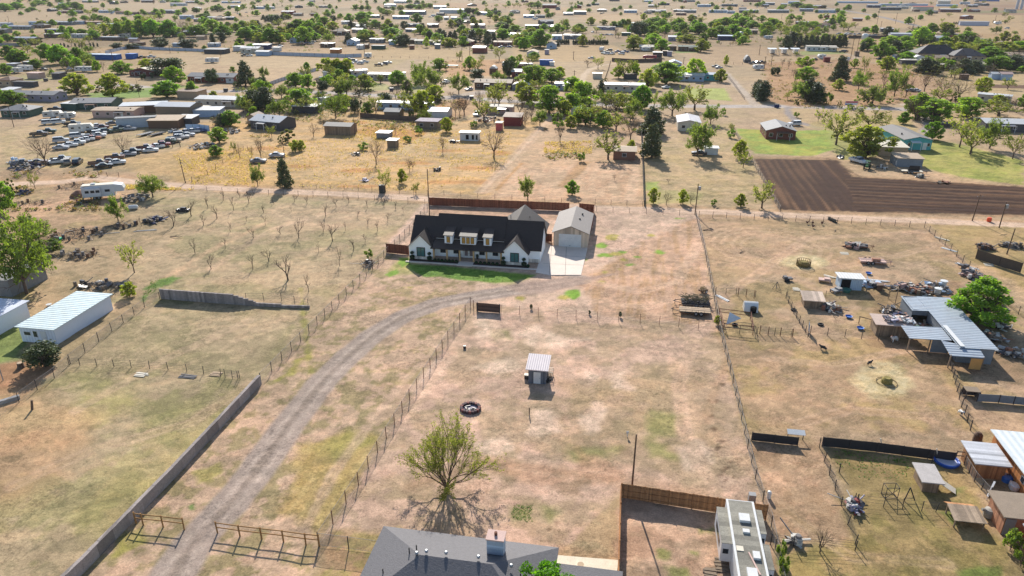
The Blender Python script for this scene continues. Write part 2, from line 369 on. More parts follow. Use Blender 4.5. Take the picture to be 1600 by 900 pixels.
area([(1440,214),(1500,226),(1600,250),(1600,288),(1500,282),(1430,256),(1436,240)], (178,178,96), .95, 1, 1.5, mot(4), (156,168,76), .7)
area([(1310,250),(1380,254),(1440,262),(1500,276),(1600,290),(1340,274)], (204,176,138), .8, .8, 1.2)
road([(1270,246),(1295,248),(1318,262),(1345,276),(1382,282)], .5, (96,74,58), .8, .3, .2)
area([(1300,176),(1420,186),(1440,210),(1330,208),(1260,198)], (192,176,116), .7, 1, 1.5)
area([(1440,110),(1600,108),(1600,150),(1500,150)], (196,176,128), .7, 2, 3); area([(1524,131),(1640,134),(1640,139),(1524,137)], (112,84,66), .95, .8, .6)
# the dirt lane
LANE = [(-60,292),(100,284),(145,277),(230,286),(300,292),(420,298),(560,304),(665,310),(760,319),(930,325),(1090,330),(1250,337),(1440,345),(1620,353)]
area([(-60,280),(140,270),(300,284),(660,302),(1440,338),(1620,346),(1620,362),(1440,354),(660,320),(300,300),(140,292),(-60,304)], (196,164,124), .7, 1, 1.2)
road(LANE, 4.6, (222,194,164), 1.0, .5, .5, (.95,.45), False, (232,208,182))
# orchard lot
area([(215,305),(300,297),(660,318),(600,375),(410,590),(365,478),(252,455),(180,470),(200,400),(290,350)], (192,172,136), .95, 1.2, 2, mot(7,.8,1.3), (172,162,118), .75)
area([(215,305),(300,297),(660,318),(600,375),(410,590),(365,478),(252,455),(180,470),(200,400),(290,350)], (200,180,150), 0, 1.2, 2, mot(2.2), (150,138,104), .45)
area([(420,315),(660,325),(610,360),(430,350)], (206,180,146), .6, 2, 3)
road([(160,490),(250,440),(310,402),(420,345)], 1.6, (214,184,146), .75, .5, .6)
for P_ in ([(225,452),(240,440),(270,430),(282,434),(255,448)], [(218,468),(232,458),(226,472)]): area(P_, (112,158,64), .85, .5, .7)
area([(-20,300),(130,290),(200,300),(190,350),(110,380),(20,400),(-20,360)], (202,170,134), .9, 1.5, 2.5, mot(5), (176,160,110), .6)
road([(0,345),(60,320),(140,305),(190,300)], 7, (212,176,142), .6, 2, 2)
area([(-20,525),(40,500),(60,510),(30,560),(-20,570)], (136,160,84), .85, 1, 1); area([(-10,420),(60,430),(55,470),(0,480)], (172,160,100), .6, 1, 2)
# left paddocks (grazed, grey green)
LP = [(250,462),(385,478),(480,480),(408,590),(120,900),(40,930),(-80,930),(-80,640),(85,575)]
area(LP, (188,170,134), 1.0, .6, .8, mot(4), (168,160,112), .8); area(LP, (182,168,128), 0, .6, .8, mot(1.3), (204,182,142), .5)
area([(260,470),(470,482),(400,585),(110,575)], (190,172,134), .6, 1, 2, mot(3), (170,160,118), .7)
area([(330,500),(440,500),(410,560),(330,560)], (208,184,150), .5, 2, 3)
area([(-60,580),(60,560),(85,577),(20,640),(-60,660)], (196,150,112), .9, .5, .8)
area([(-80,620),(60,610),(150,650),(120,700),(20,700),(-80,690)], (206,176,132), .8, 2, 3); area([(-80,665),(100,680),(120,740),(40,780),(-80,790)], (190,154,116), .55, 2.5, 3.5)
for P_ in ([(120,590),(210,600),(230,640),(150,650)], [(230,640),(330,630),(300,690),(230,700)]): area(P_, (164,164,100), .38, 2, 2.5)
area([(130,800),(330,640),(380,620),(300,720),(160,870)], (186,176,112), .5, 2, 2)
# strip between the block wall and the drive
ST = [(600,380),(640,410),(740,440),(735,475),(500,845),(480,930),(60,930),(120,900),(408,598)]
area(ST, (208,180,150), 1.0, .4, .5, mot(1.6,1,1), (156,146,100), .75); area(ST, (206,178,146), 0, .4, .5, mot(4), (220,190,164), .7)
area([(440,800),(470,700),(540,672),(600,690),(500,830)], (190,167,104), .85, 1.0, 1.4, strk(.6, 8), (206,184,126), .75); area([(500,690),(545,672),(585,690),(520,730)], (172,170,92), .55, 1.0, 1.4)
for P_ in ([(300,740),(345,720),(345,745),(305,760)], [(180,840),(230,815),(225,850),(180,870)], [(430,595),(470,560),(460,585)], [(560,820),(600,810),(610,830),(570,832)], [(470,450),(480,585),(500,583),(490,578)]): area(P_, (168,168,72), .6, .5, .8)
area([(295,790),(302,788),(303,795),(296,796)], (100,150,60), .8, .2, .2)
# farmhouse yard
YD = [(660,318),(935,325),(1092,335),(1120,512),(735,474),(745,440),(640,410),(600,385)]
area(YD, (218,190,164), 1.0, .5, .6, mot(3), (224,196,168), .6); area(YD, (214,184,154), 0, .5, .6, mot(1.0), (182,152,116), .4)
area([(1000,380),(1092,340),(1118,505),(940,495),(900,440)], (208,174,142), .8, 1, 1.5, strk(.55, 14), (190,156,110), .7)
area([(672,322),(900,332),(900,345),(672,335)], (206,170,138), .8, .5, 1)
area([(640,404),(660,412),(840,428),(800,445),(730,438),(650,428),(620,430),(604,425),(625,400)], (168,176,88), .55, .6, .9)
LAWN = [(640,412),(700,416),(836,430),(826,434),(800,440),(770,441),(716,437),(690,432),(662,432),(640,420)]
area(LAWN, (122,168,66), .95, .35, .3, mot(1.5), (150,176,78), .5)
for P_ in ([(625,402),(638,402),(640,412),(628,416),(622,410)], [(600,428),(620,420),(624,426),(608,432)]): area(P_, (132,176,62), .9, .3, .4)
area([(648,414),(700,418),(700,430),(668,430)], (104,140,66), .4, .5, .5)
for (x, y, a, b, g) in [(940,383,9,5,0),(958,367,8,2,1),(956,372,12,4,1),(945,398,14,3,0),(962,396,12,3,1),(973,393,6,2,0),(1031,394,9,3.5,0),(995,401,7,2,0),(976,406,7,2.5,1),(986,413,6,2,0),(894,460,12,8,0),(880,465,12,4,1),(812,465,10,4,1),(1060,341,9,2,0),(1018,368,5,2,1),(915,406,4,2,0),(640,448,6,2,1),(968,421,4,1.6,1),(945,425,4,2,1),(938,440,6,3,1),(898,462,8,6,0),(1128,455,4,4,0)]:
    area([(x-a,y),(x-a*.4,y-b),(x+a*.5,y-b*.8),(x+a,y+b*.1),(x+a*.4,y+b),(x-a*.6,y+b*.7)], ((134,178,62), (186,176,92))[g], .95, .35, .7)
DRIVE = [(250,930),(300,850),(360,785),(400,735),(450,665),(500,600),(540,560),(580,525),(630,494),(680,475),(730,465),(790,455),(850,447),(905,437)]
road(DRIVE, 4.3, (178,164,150), .97, .35, .2, (.85,.4), False, (194,180,164)); road(DRIVE, .7, (136,124,108), .5, .4, .5)
area([(780,448),(830,438),(910,432),(960,428),(900,448),(830,462)], (184,162,144), .8, .6, .8)
# centre lot
CL = [(737,474),(1120,510),(1195,790),(980,756),(880,860),(500,850)]
area(CL, (216,186,160), 1.0, .4, .4, mot(5,1,1.2), (188,166,132), .75)
area([(880,600),(1100,560),(1160,700),(1000,740),(860,690)], (178,158,118), .5, 2, 3, mot(2), (196,170,130), .6)
for P_ in ([(742,575),(800,560),(830,562),(820,578),(760,585)], [(912,650),(930,630),(944,640),(940,675),(920,675)], [(830,640),(860,640),(866,670),(830,676)], [(800,520),(840,505),(870,520),(920,530),(880,545),(840,540)], [(745,495),(770,490),(775,520),(748,525)], [(912,578),(930,575),(935,590),(918,600)], [(730,690),(790,680),(800,700),(740,710)], [(950,580),(975,580),(980,605),(960,605)], [(640,610),(690,560),(700,565),(660,620)], [(1060,700),(1100,690),(1110,720),(1070,730)]):
    area(P_, (236,210,182), .9, .8, 1.6)
for P_ in ([(890,705),(930,695),(965,700),(955,718),(900,720)], [(1010,690),(1040,695),(1050,712),(1020,712)], [(800,795),(825,795),(830,812),(806,810)], [(770,515),(800,515),(800,530),(775,530)], [(850,790),(870,800),(860,815)], [(1020,640),(1060,650),(1050,680),(1020,680)]): area(P_, (150,156,88), .65, 1, 1.5)
for P_ in ([(862,738),(905,735),(906,742),(866,745)], [(740,710),(880,735),(900,770),(760,740)], [(900,700),(1000,750),(960,752),(900,760)]): area(P_, (178,146,114), .6, .8, 1)
for x, y in [(1112,650),(1118,625),(1128,600),(1135,730),(1128,742),(1140,722),(1132,750),(1120,700),(1146,745),(1108,626),(1126,690),(1115,670),(864,736),(860,826),(868,818),(1130,735),(1138,738)]: area([(x-4,y),(x,y-2.5),(x+5,y-.5),(x+1,y+2.5)], (108,82,64), .8, .25, .35)
road([(1120,512),(1140,560),(1120,600),(1100,660)], 1.2, (190,160,126), .6, .5, .4)
# back yard behind the board fence, RV pad
area([(968,760),(1198,800),(1230,930),(960,930)], (208,178,148), 1.0, .4, .5, mot(3), (180,150,122), .7)
for P_ in ([(1090,825),(1115,826),(1114,836),(1092,834)], [(1040,888),(1075,885),(1078,900),(1045,900)], [(1028,860),(1050,860),(1048,872),(1030,870)], [(1080,862),(1092,862),(1090,870)]): area(P_, (132,150,72), .7, .4, .6)
area([(520,830),(620,828),(600,930),(480,930)], (186,156,118), .8, .6, 1, mot(2), (164,160,92), .7)
area([(870,850),(968,870),(962,900),(860,930)], (198,168,130), .8, .5, .8)
# east paddocks
EP = [(1094,338),(1445,350),(1600,490),(1700,580),(1700,930),(1230,930),(1195,785),(1122,512)]
area(EP, (190,166,134), 1.0, .4, .5, mot(7), (172,154,106), .7); area(EP, (186,160,124), 0, .5, .5, mot(2), (158,134,100), .5)
area([(1094,338),(1445,350),(1500,400),(1300,420),(1110,440)], (192,164,130), .8, 1, 1.5, mot(6,.6,1.5), (176,158,112), .5)
cc = G(1205,385); iR = bbox(np.array([[cc.x-16, cc.y-16], [cc.x+16, cc.y+16]]), 0); rr = np.hypot(GX[iR]-cc.x, GY[iR]-cc.y)
q = np.zeros(len(GX)); q[iR] = .5*(np.sin(rr*3.4+vnoise(GX[iR], GY[iR], 3)*2) > .3)*sst(4, 6, rr)*sst(15, 11, rr); blend(q, (212,184,150))
area([(1450,350),(1620,356),(1620,470),(1570,450),(1500,400)], (188,164,116), .9, .6, .8, mot(5), (168,152,98), .6)
road([(1530,420),(1620,470),(1700,520)], 4, (206,178,142), .7, 1, 1); road([(1440,350),(1480,400),(1540,450)], 3, (196,168,130), .5, 1, 1)
area([(1120,520),(1370,530),(1480,560),(1520,670),(1170,676)], (190,162,126), .7, 1, 1.5, mot(4), (186,166,108), .8)
area([(1160,620),(1290,600),(1290,680),(1180,676)], (204,172,138), .6, 1.5, 2)
for cx_, cy_, a, b in [(1253,409,32,11), (1383,597,46,26)]:
    area([(cx_+a*math.cos(k*.52), cy_+b*math.sin(k*.52)) for k in range(12)], (212,196,148), .95, 1.2, 2.2, mot(.8), (226,214,172), .7)
    area([(cx_+a*.35*math.cos(k*.52), cy_+b*.35*math.sin(k*.52)) for k in range(12)], (184,168,116), .5, 1, 1)
area([(1176,690),(1280,690),(1330,850),(1215,835)], (210,176,142), .85, .6, 1, mot(1.5), (182,148,114), .6)
area([(1300,700),(1490,716),(1570,860),(1590,930),(1230,930),(1220,860),(1340,845)], (178,156,106), .9, .8, 1, mot(2.5), (158,146,88), .75); area([(1300,700),(1490,716),(1570,860),(1590,930),(1230,930),(1340,845)], (178,156,106), 0, .8, 1, mot(1.0), (200,172,116), .6)
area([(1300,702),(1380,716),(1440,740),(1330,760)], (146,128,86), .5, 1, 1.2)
for P_ in ([(1488,762),(1506,760),(1504,770),(1490,770)], [(1500,890),(1560,885),(1560,910),(1500,910)], [(1470,800),(1500,790),(1490,820)], [(1216,850),(1226,850),(1230,900),(1220,900)]): area(P_, (122,150,70), .7, .4, .6)
area([(1360,455),(1500,440),(1600,540),(1600,600),(1480,580),(1360,540)], (160,132,100), .6, 1, 1.5)
# hollows and heaps of earth give the sheet a little relief
GZ += ((fbm(GX, GY, 2.2, 3)-.5)*.14 + (fbm(GX+3, GY+8, 9, 2)-.5)*.12) * np.clip(1-(GY-260)/200, 0, 1) * (GY > 30)
iD = bbox(W(DRIVE), 3); dD, _, sD = segd(iD, W(DRIVE), False); GZ[iD] -= .05*np.exp(-((np.abs(sD)-.85)/.4)**2)
def gz(x, y): return 0.0
for pts, wd, c, k in [([(765,492),(772,515),(800,545),(826,572)],1.6,(226,196,166),.6),([(840,565),(850,520),(870,495)],1.2,(222,190,160),.5),([(600,690),(660,610),(700,560),(738,500)],1.5,(222,190,160),.5),([(1090,520),(1060,600),(1070,680),(1120,770)],1.8,(220,188,158),.45),([(640,760),(760,720),(900,740),(1100,770)],2.0,(204,168,136),.5),
    ([(1120,470),(1180,430),(1260,372),(1440,362)],2.0,(210,178,146),.5),([(1300,420),(1400,400),(1470,380)],1.8,(208,178,144),.45),([(1200,560),(1300,570),(1420,545)],1.6,(206,176,142),.5),([(1250,660),(1330,640),(1440,650),(1500,680)],1.8,(206,172,138),.5),([(1230,800),(1330,870),(1480,880)],1.4,(202,176,130),.4),([(120,640),(260,560),(390,500)],1.6,(206,182,148),.4),([(20,760),(150,700),(300,660),(390,600)],1.7,(204,178,140),.4),([(330,420),(420,360),(520,330)],1.4,(212,184,150),.4),([(460,860),(520,740),(610,620),(720,500)],1.0,(222,192,164),.5),([(920,440),(1000,455),(1060,440),(1090,380)],2.0,(224,194,164),.5),([(930,470),(1010,480),(1080,460)],1.6,(222,190,160),.45)]:
    road(pts, wd, c, k, .5, .5, (wd*.4, .25), False, (228,198,168))
# clumps of dead grass and scuffed bare spots, crisp at walking scale
nr_ = np.nonzero((GY > 45) & (GY < 330))[0]; xx, yy = GX[nr_], GY[nr_]; big_ = fbm(xx+40, yy-70, 13, 3)-.5
keepm = np.ones(len(GX)); keepm[iF] = 0; iK = bbox(W(DRIVE), 6); dK, _, _ = segd(iK, W(DRIVE), False); keepm[iK] *= .25+.75*sst(1.8, 2.6, dK); iK = bbox(W(LANE), 4); dK, _, _ = segd(iK, W(LANE), False); keepm[iK] *= sst(1.6, 2.6, dK)
fade = keepm[nr_]*sst(330, 200, yy)
cl_ = sst(.52, .58, fbm(xx*.8, yy, 1.5, 5, .72) + .5*big_)*fade; ba_ = sst(.54, .60, fbm(xx*.7+99, yy+31, 2.3, 5, .7) - .5*big_)*fade
col[nr_] *= (1-cl_[:, None]*np.array([.22, .19, .21])); col[nr_] *= (1+ba_[:, None]*np.array([.15, .10, .09]))
shade = 1 + (nC-.5)*.35 + (fbm(GX+7, GY, .9, 2)-.5)*.3*np.clip(1-(GY-120)/160, 0, 1) + (nD-.5)*.14
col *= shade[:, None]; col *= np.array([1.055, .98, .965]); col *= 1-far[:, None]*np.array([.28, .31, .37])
col = np.clip(col, .01, .9)
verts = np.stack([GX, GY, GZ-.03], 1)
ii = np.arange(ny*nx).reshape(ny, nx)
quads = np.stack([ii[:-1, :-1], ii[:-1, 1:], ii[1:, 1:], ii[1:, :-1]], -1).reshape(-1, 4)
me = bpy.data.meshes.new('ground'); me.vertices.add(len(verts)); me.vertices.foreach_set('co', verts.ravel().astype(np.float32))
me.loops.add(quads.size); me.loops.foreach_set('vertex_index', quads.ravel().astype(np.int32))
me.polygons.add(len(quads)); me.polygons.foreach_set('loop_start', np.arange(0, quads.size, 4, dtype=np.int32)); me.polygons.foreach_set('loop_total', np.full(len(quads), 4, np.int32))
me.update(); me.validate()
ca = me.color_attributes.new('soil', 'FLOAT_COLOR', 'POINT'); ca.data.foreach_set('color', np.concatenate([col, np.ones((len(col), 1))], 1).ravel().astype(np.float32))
me.polygons.foreach_set('use_smooth', np.ones(len(quads), bool))
gm = bpy.data.materials.new('soil_and_grass'); gm.use_nodes = True; t = gm.node_tree; N = t.nodes; L = t.links
b = N['Principled BSDF']; b.inputs['Roughness'].default_value = .95; b.inputs['Specular IOR Level'].default_value = .12
at = N.new('ShaderNodeVertexColor'); at.layer_name = 'soil'; tc = N.new('ShaderNodeTexCoord')
def noise(s, d, r=.6, m=None):
    n = N.new('ShaderNodeTexNoise'); n.inputs['Scale'].default_value = s; n.inputs['Detail'].default_value = d; n.inputs['Roughness'].default_value = r
    L.new(m or tc.outputs['Object'], n.inputs['Vector']); return n.outputs['Fac']
def rng_(v, a, b_, c, d):
    n = N.new('ShaderNodeMapRange'); [n.inputs[k].__setattr__('default_value', x) for k, x in zip(('From Min','From Max','To Min','To Max'), (a, b_, c, d))]; L.new(v, n.inputs['Value']); return n.outputs[0]
def mul(a, b_): n = N.new('ShaderNodeMath'); n.operation = 'MULTIPLY'; L.new(a, n.inputs[0]); L.new(b_, n.inputs[1]); return n.outputs[0]
f1 = rng_(noise(.7, 8, .75), .3, .7, .74, 1.26); f2 = rng_(noise(5.5, 5, .8), .3, .7, .68, 1.32)
dens = rng_(noise(.11, 4, .65), .40, .62, .0, .13)      # where the dry clumps stand thick
th = N.new('ShaderNodeMath'); th.operation = 'ADD'; L.new(noise(2.1, 7, .8), th.inputs[0]); L.new(dens, th.inputs[1])
tuft = rng_(th.outputs[0], .60, .68, 1.0, .70)            # darker dry clumps
f = mul(mul(f1, f2), tuft)
vs = N.new('ShaderNodeVectorMath'); vs.operation = 'SCALE'; L.new(at.outputs['Color'], vs.inputs[0]); L.new(f, vs.inputs['Scale'])
L.new(vs.outputs[0], b.inputs['Base Color'])
bp = N.new('ShaderNodeBump'); bp.inputs['Strength'].default_value = .55; bp.inputs['Distance'].default_value = .12; L.new(noise(2.6, 6, .7), bp.inputs['Height']); L.new(bp.outputs[0], b.inputs['Normal'])
me.materials.append(gm)
go = put('ground', me); go['kind'] = 'structure'
del verts, quads, ii
# ---------------------------------------------------------------- concrete slabs of the farmhouse
def slab_px(name, pts, z=.06, mat=M_CONC, kind=None):
    P = [G(*p) for p in pts]; c = P[0]
    m = MB(); m.slab([(p.x-c.x, p.y-c.y, z) for p in P][::-1], z+.25)
    o = m.build(name, mat, None, loc=c)
    if kind: o['kind'] = kind
    return o
# orientation of slabs is fixed by recalculating outward normals
def fixn(o):
    import bmesh
    bm = bmesh.new(); bm.from_mesh(o.data); bmesh.ops.recalc_face_normals(bm, faces=bm.faces); bm.to_mesh(o.data); bm.free(); return o
fixn(slab_px('driveway_apron', [(852,379),(862,384),(918,387.5),(908,430),(858,430),(837,426)], .07, M_CONC, 'structure'))
jm = MB(); jo = G(858, 430); 
for a, b_ in (((862,384),(858,430)), ((885,385.5),(883,430)), ((857,399),(914,402)), ((848,412),(912,415))):
    p, q = G(*a)-jo, G(*b_)-jo; n_ = Vector((-(q-p).y, (q-p).x, 0)).normalized()*.035; jm._a([p-n_+Vector((0,0,.075)), q-n_+Vector((0,0,.075)), q+n_+Vector((0,0,.075)), p+n_+Vector((0,0,.075))], [(0,1,2,3)])
jo_ = jm.build('slab_joints', paint((120, 108, 100), .9), None, loc=jo); jo_['kind'] = 'structure'
# ---------------------------------------------------------------- trees: a few of each kind, copied with their own trunk and crown
def foliage_mat(key, trans=.35):
    m = bpy.data.materials.new(key); m.use_nodes = True; t = m.node_tree; N = t.nodes; L = t.links
    b = N['Principled BSDF']; out = N['Material Output']; oi = N.new('ShaderNodeObjectInfo'); at = N.new('ShaderNodeAttribute'); at.attribute_name = 'tint'
    vs = N.new('ShaderNodeVectorMath'); vs.operation = 'SCALE'; L.new(oi.outputs['Color'], vs.inputs[0]); L.new(at.outputs['Fac'], vs.inputs['Scale'])
    b.inputs['Roughness'].default_value = .6; b.inputs['Specular IOR Level'].default_value = .25; L.new(vs.outputs[0], b.inputs['Base Color'])
    tr = N.new('ShaderNodeBsdfTranslucent'); tv = N.new('ShaderNodeVectorMath'); tv.operation = 'MULTIPLY'; tv.inputs[1].default_value = (1.5, 1.5, .55); L.new(vs.outputs[0], tv.inputs[0]); L.new(tv.outputs[0], tr.inputs['Color'])
    mx = N.new('ShaderNodeMixShader'); mx.inputs[0].default_value = trans; L.new(b.outputs[0], mx.inputs[1]); L.new(tr.outputs[0], mx.inputs[2]); L.new(mx.outputs[0], out.inputs['Surface'])
    return m
M_LEAF = foliage_mat('leaf', .52); M_NEEDLE = foliage_mat('needle', .15)
M_BARK = mk('bark', (96, 80, 68), .95, .3); M_BARKD = mk('dead_bark', (88, 74, 66), .95, .3)
def leaves(rnd, centres, n, size, up=.3):
    # centres: (point, radius); n leaf clumps spread through the lobes, thicker towards their skins
    P = np.array([c[0] for c in centres]); Q = np.array([c[1] for c in centres])
    pr = Q**2; pr = pr/pr.sum(); k = rnd.choice(len(P), n, p=pr)
    d = rnd.normal(size=(n, 3)); d /= np.linalg.norm(d, axis=1)[:, None]; d[:, 2] *= .85
    p = P[k] + d*(Q[k]*rnd.random(n)**.45)[:, None]
    a = rnd.normal(size=(n, 3)); a[:, 2] *= .6; a /= np.linalg.norm(a, axis=1)[:, None]
    b = np.cross(a, rnd.normal(size=(n, 3))); b /= np.linalg.norm(b, axis=1)[:, None]
    s = size*(.6+.8*rnd.random(n))[:, None]
    v = np.stack([p-a*s, p+b*s*.55, p+a*s, p-b*s*.55], 1).reshape(-1, 3)
    lobe = .75+.5*rnd.random(len(P)); tint = lobe[k]*(.72+.56*rnd.random(n))
    return v, tint
def leafmesh(name, v, tint, mat):
    n = len(tint); me = bpy.data.meshes.new(name)
    me.vertices.add(len(v)); me.vertices.foreach_set('co', v.ravel().astype(np.float32))
    me.loops.add(4*n); me.loops.foreach_set('vertex_index', np.arange(4*n, dtype=np.int32))
    me.polygons.add(n); me.polygons.foreach_set('loop_start', np.arange(0, 4*n, 4, dtype=np.int32)); me.polygons.foreach_set('loop_total', np.full(n, 4, np.int32))
    me.update(); at = me.attributes.new('tint', 'FLOAT', 'FACE'); at.data.foreach_set('value', tint.astype(np.float32)); me.materials.append(mat); return me
def limb(m, a, b, r0, r1, rnd, n=4, bend=.1, sides=5):
    a = Vector(a); b = Vector(b); L_ = (b-a).length; pts = [a]
    for i in range(1, n): pts.append(a.lerp(b, i/n) + Vector(rnd.normal(size=3))*bend*L_*.35 + Vector((0, 0, bend*L_*math.sin(math.pi*i/n))))
    pts.append(b); m.path(pts, [r0+(r1-r0)*i/n for i in range(n+1)], sides); return pts
def twigs(m, rnd, p, d, L_, r, depth, tips, spread=.55, up=.15, kids_=3):
    q = Vector(p) + d*L_
    mid = (Vector(p)+q)/2 + Vector(rnd.normal(size=3))*L_*.06
    m.path([p, mid, q], [r, r*.8, r*.6], 4 if r > .03 else 3)
    tips.append(q); tips.append(mid)
    if depth == 0: return
    for i in range(kids_):
        e = (d + Vector(rnd.normal(size=3))*spread + Vector((0, 0, up))).normalized()
        twigs(m, rnd, q if i < 2 else mid, e, L_*(.62+.25*rnd.random()), r*.58, depth-1, tips, spread, up, kids_)
KINDS = dict(   # height of the prototype, width, bole share, lobes, leaves, leaf size
    E=(9, 9, .09, 46, 4600, .27), G=(9, 8, .08, 48, 4800, .27), Y=(7, 7.5, .08, 42, 3800, .23), L=(7, 8, .1, 38, 3800, .23), O=(4, 6, .05, 14, 1700, .24),
    D=(6, 5, .04, 18, 3200, .22), P=(10, 6.5, .07, 24, 3200, .30), C=(8, 3.2, .02, 14, 2200, .20), U=(3, 4, .04, 10, 900, .19))
PROTO = {}
def make_tree(kind, seed):
    rnd = np.random.default_rng(seed); tr = MB(); mb = M_BARK
    if kind in KINDS:
        h, wd, bole, nl, nf, ls = KINDS[kind]; cs = []
        if kind in 'EGYLO':
            zc = h*(bole+(1-bole)*.50)
            for i in range(nl):
                zn = (i+.5)/nl; a = i*2.39996+rnd.random()*.6; rr = rnd.random()**.45; r_ = (.06+.07*rnd.random())*h; ro = wd*.43*math.sin(math.pi*(.2+.78*zn))**.6*rr*(.8+.35*rnd.random())
                cs.append((np.array([ro*math.cos(a), ro*math.sin(a), h*(bole+.06)+(h*(.94-bole))*zn*(1-.12*rr)]), r_))
            f_ = Vector((0, 0, h*bole)); limb(tr, (0, 0, -.2), f_, h*.034, h*.026, rnd, 3, .04, 7)
            for p, r_ in cs: limb(tr, f_ + Vector(rnd.normal(size=3))*.1, Vector(p), h*.014, h*.004, rnd, 3, .1, 4)
        elif kind == 'P':
            limb(tr, (0, 0, -.2), (rnd.normal()*.2, rnd.normal()*.2, h*.9), h*.03, h*.006, rnd, 5, .02, 6)
            for i in range(nl):
                z = bole+(.95-bole)*(i+.5)/nl; a = i*2.4; ro = wd*.42*(1-z)**.55*(.5+.5*rnd.random())
                c_ = np.array([ro*math.cos(a), ro*math.sin(a), h*z]); cs.append((c_, h*(.07+.08*(1-z)))); limb(tr, (0, 0, h*z*.93), c_, h*.008, h*.003, rnd, 2, .05, 3)
        elif kind == 'C':
            limb(tr, (0, 0, -.2), (0, 0, h*.85), h*.025, h*.006, rnd, 3, .01, 5)
            for i in range(nl):
                z = (i+.5)/nl; ro = wd*.16*rnd.random(); a = rnd.random()*6.28
                cs.append((np.array([ro*math.cos(a), ro*math.sin(a), h*(.06+.86*z)]), wd*.40*(math.sin(math.pi*min(.95, .25+z*.72))**.7)+.12))
        else:
            limb(tr, (0, 0, -.2), (0, 0, h*.6), h*.03, h*.01, rnd, 3, .03, 5)
            for i in range(nl):
                d = rnd.normal(size=3); d /= np.linalg.norm(d); r_ = h*(.16+.08*rnd.random())
                p = np.array([d[0]*wd*.34, d[1]*wd*.34, max(h*.5+d[2]*h*.36, r_*.7)]); cs.append((p, r_)); limb(tr, (0, 0, h*.1), p, h*.012, h*.004, rnd, 2, .05, 3)
        v, t_ = leaves(rnd, cs, nf, ls); h = np.percentile(v[:, 2], 99.5); wd = np.percentile(np.abs(v[:, :2]), 98.5)*2; crown = leafmesh('crown', v, t_, M_NEEDLE if kind in 'DPC' else M_LEAF)
    else:
        tips = []; h, wd = 8, 7
        if kind == 'B':
            f_ = Vector((0, 0, 1.5)); limb(tr, (0, 0, -.2), f_, .26, .22, rnd, 3, .03, 6)
            for i in range(5):
                a = i*1.257+rnd.random(); twigs(tr, rnd, f_, Vector((math.cos(a)*.62, math.sin(a)*.62, .9)).normalized(), 2.1+.5*rnd.random(), .13, 4, tips, .5, .12)
            nf, ls = 60, .12
        elif kind == 'A':
            f_ = Vector((0, 0, 1.2)); limb(tr, (0, 0, -.2), f_, .28, .22, rnd, 3, .03, 6)
            for i in range(7):
                a = i*.9+rnd.random()*.5; twigs(tr, rnd, f_, Vector((math.cos(a)*.7, math.sin(a)*.7, .45+.7*(i % 2))).normalized(), 2.0+.5*rnd.random(), .12, 3, tips, .5, .1)
            nf, ls = 4200, .2
        elif kind == 'S':
            f_ = Vector((0, 0, 1.6)); limb(tr, (0, 0, -.2), f_, .28, .22, rnd, 3, .03, 6)
            for i in range(5):
                a = i*1.257+rnd.random(); twigs(tr, rnd, f_, Vector((math.cos(a)*.6, math.sin(a)*.6, .9)).normalized(), 2.1+.5*rnd.random(), .13, 3, tips, .5, .12)
            nf, ls = 1250, .22
        else:   # T: a dead orchard stick with few crooked limbs
            h, wd = 3.5, 2; mb = M_BARKD
            lean = Vector((rnd.normal()*.06, rnd.normal()*.06, 1)).normalized()
            twigs(tr, rnd, Vector((0, 0, -.1)), lean, 1.15, .10, 4, tips, .5, .3, 3); nf, ls = 0, .1
        if nf:
            T_ = np.array([tuple(q) for q in tips]); T_ = T_[T_[:, 2] > 1.7]; cs = [(q, .34 if kind != 'A' else .62) for q in T_]
            v, t_ = leaves(rnd, cs, nf, ls); crown = leafmesh('crown', v, t_, M_LEAF)
        else: crown = None
        z = max(q.z for q in tips); h = z
        xs = [q.x for q in tips]; wd = max(xs)-min(xs)
    r = thing('tree', (0, 0, 0)); r['h'] = float(h); r['w'] = float(wd)
    put('trunk', tr.mesh('trunk', mb), r)
    if crown: put('crown', crown, r)
    del r['h'], r['w']
    kids(r); return r, float(h), float(wd)
LOOK = dict(E=('bright green leafy tree', 'elm_tree', (.22, .35, .04)), G=('deep green leafy tree', 'broadleaf_tree', (.17, .30, .04)), Y=('yellow-green leafy tree', 'locust_tree', (.26, .30, .04)),
  L=('lime-coloured round tree', 'lime_green_tree', (.30, .42, .03)), O=('olive bushy tree', 'olive_bush', (.13, .14, .06)), D=('dark dense evergreen', 'juniper_tree', (.075, .105, .045)),
  A=('airy open-crowned tree', 'airy_tree', (.14, .205, .045)),
  P=('dark ragged pine', 'pine_tree', (.10, .12, .055)), C=('dark pointed cypress', 'cypress_tree', (.06, .085, .04)), U=('low green bush', 'green_bush', (.15, .24, .045)),
  B=('bare brown tree', 'bare_tree', (.16, .15, .05)), S=('thin half-leaved tree', 'thin_tree', (.22, .25, .06)), T=('leafless dead sapling', 'dead_sapling', (.1, .1, .1)))
rt = random.Random(11)
